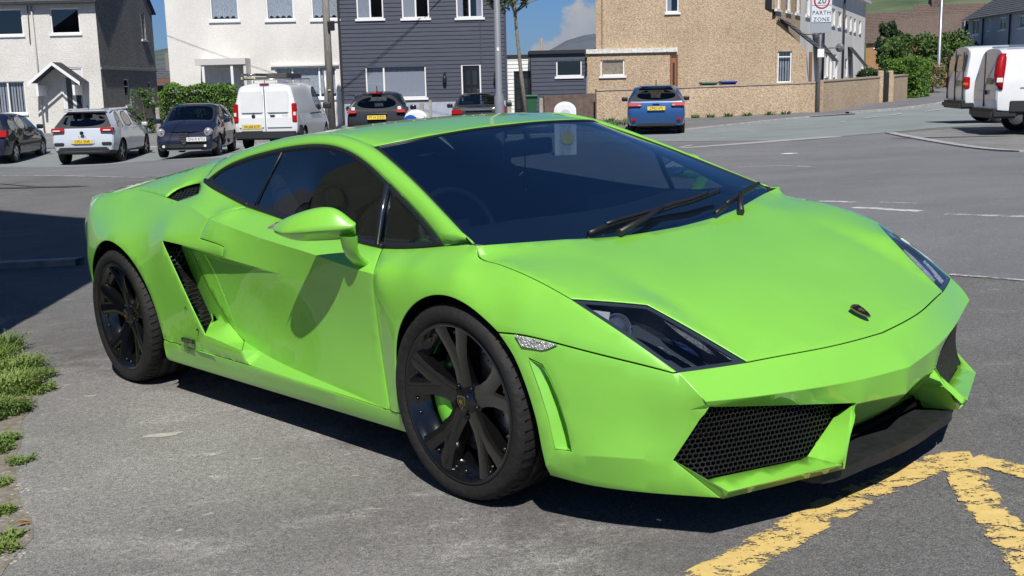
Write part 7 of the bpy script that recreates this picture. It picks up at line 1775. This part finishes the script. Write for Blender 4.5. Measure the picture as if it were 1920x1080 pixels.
for k, (yy, zz, lab, mm) in enumerate(((.52, 2.10, 'lower aluminium ladder on the white van roof', mat('ladder_yellow', (.55, .50, .30), .5)), (.50, 2.20, 'upper aluminium ladder on the white van roof', ALY))):
    o = thing('ladder', lab, 'ladder', rx @ Vector((.3, yy, zz)), math.pi / 2 - az)
    for sg in (-1, 1): bm = bmesh.new(); bx(bm, 0, 2.8, sg * .19 - .02, sg * .19 + .02, -.035, .035); obj('rail', bm, mm, o)
    for q in range(10): bm = bmesh.new(); tube(bm, [(.15 + q * .28, -.19, 0), (.15 + q * .28, .19, 0)], .016, 6); obj('rung', bm, mm, o)
bm = bmesh.new(); bx(bm, 0, 1.9, -.30, .30, 0, .14, bev=.02); o = obj('roof_box', bm, mat('weathered_board', (.07, .065, .06), .8, noise_amt=.3)); o.location = rx @ Vector((.7, -.22, 2.09)); o.rotation_euler = (0, 0, math.pi / 2 - az); tag(o, 'dark weathered board lying on the white van roof rack', 'board')
# black crossover
W_ = .88; az = rad(-3.5); r, lb, plate, mirrors = vehicle('parked_car', 'black rounded crossover with glowing red tail lights and plate PY14 DZO', 'car', place(766, 31.6, W_, az), az,
    dict(L=4.13, W=W_, st=hatch_st(4.13, W_, 1.57, rear=.62, belt=1.06, bonnet=1.05, nose=.9, low=.28, wsb=3.0, wt=.52, rb=.14), side=[(1,), (3,), (5,)], ends=('rear', 6), wheels=(.78, 3.31), wr=.34, paint=PB, cab=(.7, 2.9), seats=(1.0, 1.9), rimm=ALY, sillz=.98))
lb('tail_light', -.01, .30, .56, .82, .98, 1.06, TAILR, skew=.06); lb('reverse_light', .02, .3, .60, .70, 1.06, 1.16, TAILC, bev=.01); lb('brake_light', .45, .62, -.14, .14, 1.50, 1.55, TAILR, False); plate(-.028, .86, 'PY14 DZO', PLY, tilt=rad(8)); lb('rear_bumper', -.06, .3, -.72, .72, .30, .55, CPL, False, .05); mirrors(2.75, 1.0, PB); lb('tailgate_trim', -.005, .08, -.30, .30, .955, .985, CHROME, False, .01)
bm = bmesh.new(); tube(bm, [(.85, 0, 1.55), (.7, 0, 1.72)], .012); obj('aerial', bm, BLK, r)
# dark saloon behind the lamp post
W_ = .88; az = rad(-1); c_ = (at(899, 250, 34).x, 34)
r, lb, plate, mirrors = vehicle('parked_car', 'dark bronze saloon half hidden behind the grey lamp post', 'car', (*c_, gz(*c_) + .02), az,
    dict(L=4.5, W=W_, st=[dict(x=(.05, 0, .06, .10), z=(.30, .92, 1.02), w=(.76, .84, .82, .66), zm=.6), dict(x=(.5, .5, .5, .55), z=(.22, .93, 1.06), w=(.85, .88, .86, .70), zm=.6), dict(x=(.9, .9, 1.0, 1.35), z=(.22, .95, 1.40), w=(.85, .88, .86, .58), zm=.6), dict(x=(1.6, 1.6, 1.6, 1.7), z=(.22, .94, 1.43), w=(.85, .88, .86, .62), zm=.6), dict(x=(2.3, 2.3, 2.3, 2.3), z=(.22, .93, 1.43), w=(.85, .88, .86, .62), zm=.6), dict(x=(2.4, 2.4, 2.4, 2.4), z=(.22, .93, 1.43), w=(.85, .88, .86, .62), zm=.6), dict(x=(3.1, 3.1, 3.2, 2.7), z=(.22, .90, 1.36), w=(.85, .88, .86, .60), zm=.6, bow=.06), dict(x=(3.3, 3.3, 3.4, 3.45), z=(.22, .86, .98), w=(.85, .88, .84, .68), zm=.6, bow=.1), dict(x=(4.4, 4.46, 4.35, 4.3), z=(.24, .66, .76), w=(.74, .80, .70, .5), zm=.46)],
         side=[(2,), (3,), (5,)], ends=(1, 6), wheels=(.95, 3.6), wr=.31, paint=PG, cab=(1.0, 3.1), seats=(1.3, 2.1), sillz=.9))
lb('tail_light', .0, .2, .52, .83, .80, .95, TAILR); plate(-.01, .70, 'PK09 HVF', PLY) if False else None; mirrors(2.9, .95, PG); lb('boot_trim', -.01, .05, -.40, .40, .92, .945, CHROME, False, .008)
# blue hatchback
W_ = .89; az = rad(7); r, lb, plate, mirrors = vehicle('parked_car', 'bright metallic blue hatchback parked against the beige wall', 'car', place(1287, 33.2, W_, az), az,
    dict(L=4.3, W=W_, st=hatch_st(4.3, W_, 1.47, rear=.50, belt=.98, bonnet=.98, nose=.75, low=.22, wsb=3.1, wt=.56), side=[(1,), (3,), (5,)], ends=('rear', 6), wheels=(.80, 3.45), wr=.32, paint=PBL, cab=(.7, 3.0), seats=(1.0, 2.0), sillz=.92))
lb('tail_light', -.015, .30, .44, .835, .84, .95, TAILR, skew=.05); lb('reverse_light', -.018, .1, .46, .54, .860, .880, TAILC, bev=.004); lb('rear_reflector', -.025, .05, .60, .72, .40, .50, TAILR, bev=.02); plate(-.022, .78, 'CP62 HTJ', PLY, tilt=rad(6)); lb('bumper_lower', -.035, .2, -.60, .60, .24, .34, CPL, False, .03); mirrors(2.8, .95, BLK); bm = bmesh.new(); bx(bm, .02, .05, -.10, .10, .92, .955, bev=.01); obj('chrome_emblem', bm, CHROME, r)
bm = bmesh.new(); tube(bm, [(.75, 0, 1.45), (.68, 0, 1.60)], .012); obj('aerial', bm, BLK, r); lb('rear_spoiler', .36, .62, -.50, .50, 1.405, 1.44, PBL, False)
# dark blue family car cut by the left edge
W_ = .87; az = rad(-6); xr = Vector((-14.55, 32.9)); hd = Vector((math.sin(az), math.cos(az))); rt_ = Vector((math.cos(az), -math.sin(az))); c_ = xr - hd * .85 - rt_ * (W_ - .05)
r, lb, plate, mirrors = vehicle('parked_car', 'dark blue family car cut off by the left edge of the photo', 'car', (c_.x, c_.y, gz(-14, 32.9)), az,
    dict(L=4.3, W=W_, st=hatch_st(4.3, W_, 1.46, rear=.60, belt=.95, bonnet=.95, nose=.74, low=.22, wsb=3.2), side=[(1,), (3,), (5,)], ends=('rear', 6), wheels=(.85, 3.45), wr=.31, paint=PN, cab=(.7, 3.1), seats=(1.1, 2.0), sillz=.88))
lb('tail_light', -.01, .26, .56, .86, .78, .98, TAILR, skew=.04); mirrors(2.85, .93, PN); lb('rub_strip', .9, 3.2, .865, .885, .50, .56, CPL)
# two vans at the right, side on, tails to the left
def big_van(px, D, az, W_, H, L, label, kind):
    x = at(px, 200, D).x; hd = Vector((math.sin(az), math.cos(az))); rt_ = Vector((math.cos(az), -math.sin(az))); c = Vector((x, D)) - rt_ * W_
    st = [dict(x=(.03, .0, .02, .14), z=(.46, 1.15, H - .04), w=(W_ * .95, W_ * .98, W_ * .97, W_ * .87), zm=.8, tz=.14, crown=.03), dict(x=(.3, .3, .3, .38), z=(.42, 1.15, H), w=(W_ * .98, W_, W_ * .98, W_ * .88), zm=.8, tz=.14), dict(x=(L * .45,) * 4, z=(.40, 1.12, H), w=(W_ * .98, W_, W_ * .98, W_ * .88), zm=.8, tz=.14), dict(x=(L * .55,) * 4, z=(.40, 1.12, H), w=(W_ * .98, W_, W_ * .98, W_ * .88), zm=.8, tz=.14), dict(x=(L - 1.3, L - 1.3, L - 1.1, L - 1.7), z=(.40, 1.12, H - .06), w=(W_ * .98, W_, W_ * .97, W_ * .78), zm=.8, bow=.08), dict(x=(L - .9, L - .9, L - .85, L - .8), z=(.40, 1.05, 1.25), w=(W_ * .98, W_, W_ * .96, W_ * .8), zm=.8, bow=.1), dict(x=(L - .1, L, L - .15, L - .25), z=(.42, .85, .98), w=(W_ * .88, W_ * .92, W_ * .84, W_ * .6), zm=.62)]
    return vehicle('parked_van', label, 'van', (c.x, c.y, gz(c.x + 1, c.y)), az, dict(L=L, W=W_, st=st, side=[(3,)], ends=(4,), wheels=(.98, L - 1.0), wr=.34, paint=PVW, clad=True, cab=(L * .57, L - 1.4), seats=(L * .6,), sillz=1.0, endcrease=.8, roofcrease=.45, spokes=7))
r, lb, plate, mirrors = big_van(1866, 24.4, rad(98), .95, 1.90, 4.9, 'nearer white van at the right edge with tall curved red tail light', 1)
for sg in (-1,):
    bm = bmesh.new(); Z = [.98, 1.12, 1.30, 1.50, 1.66, 1.76]; Wd = [.02, .055, .085, .085, .07, .03]; Xo = [.10, .05, .02, .05, .09, .15]; pr = None
    for z, w_, xo in zip(Z, Wd, Xo):
        yy = .945 if z < 1.3 else .945 - (z - 1.3) * .22
        q = [bm.verts.new(p) for p in ((xo - .05, sg * (yy - .12), z), (xo - .04, sg * (yy + .012), z), (xo + w_ * 1.6, sg * (yy + .016), z), (xo + w_ * 1.6, sg * (yy - .12), z))]
        if pr:
            for k in range(4): bm.faces.new((pr[k], pr[(k + 1) % 4], q[(k + 1) % 4], q[k]))
        else: bm.faces.new(q)
        pr = q
    bm.faces.new(pr[::-1]); bmesh.ops.recalc_face_normals(bm, faces=bm.faces[:]); obj('tail_light', bm, TAILR, r, True)
    bm = bmesh.new(); bx(bm, .0, .13, *sorted((sg * .90, sg * .965)), 1.14, 1.24, bev=.01); obj('reverse_light', bm, TAILC, r)
lb('rear_bumper', -.07, .5, -.93, .93, .36, .56, CPL, False, .05); lb('side_cladding', .3, .62, .935, .965, .5, .74, CPL); lb('door_gap', -.010, .02, -.005, .005, .6, 1.8, CPL, False, 0); lb('door_handle', -.04, 0, -.28, -.2, .86, .98, CPL, False); plate(-.02, 1.14, 'CX09 LMV', PLY, y=-.40) if False else None
bm = bmesh.new(); bx(bm, -.026, -.012, -.62, -.26, 1.10, 1.24, bev=.01); obj('plate_holder', bm, mat('dull_plate', (.42, .36, .20), .6), r)
for sg in (1, -1): bm = bmesh.new(); bx(bm, .5, 3.2, *sorted((sg * .948, sg * .956)), 1.015, 1.03); obj('side_groove', bm, mat('groove_grey', (.25, .25, .26), .6), r)
lb('roof_rail', .3, 3.0, .60, .64, 1.90, 1.94, ALY, bev=.01)
r, lb, plate, mirrors = big_van(1806, 29.2, rad(98), .98, 2.02, 5.0, 'farther white van with small rear windows and square amber tail light', 2)
lb('tail_light', -.012, .14, .86, .995, .92, 1.22, TAILR, bev=.02); lb('indicator', -.016, .10, .90, 1.0, 1.0, 1.08, AMB, bev=.01); lb('rear_bumper', -.09, .3, -.98, .98, .40, .60, CPL, False, .05); lb('door_gap', -.012, .02, -.006, .006, .62, 1.9, CPL, False, 0)
lb('rear_door_window', -.008, .06, .10, .72, 1.36, 1.80, mat('dark_glazing', (.03, .035, .045), .08, coat=1.), bev=.03, skew=.04); lb('door_gap', -.012, .02, .80, .812, .64, 1.86, CPL, bev=0); lb('side_vent', .55, .85, .972, .985, 1.28, 1.33, CPL)
bm = bmesh.new(); bx(bm, -.03, -.012, -.62, -.24, .98, 1.14, bev=.01); obj('plate_holder', bm, MT['dull_plate'], r)
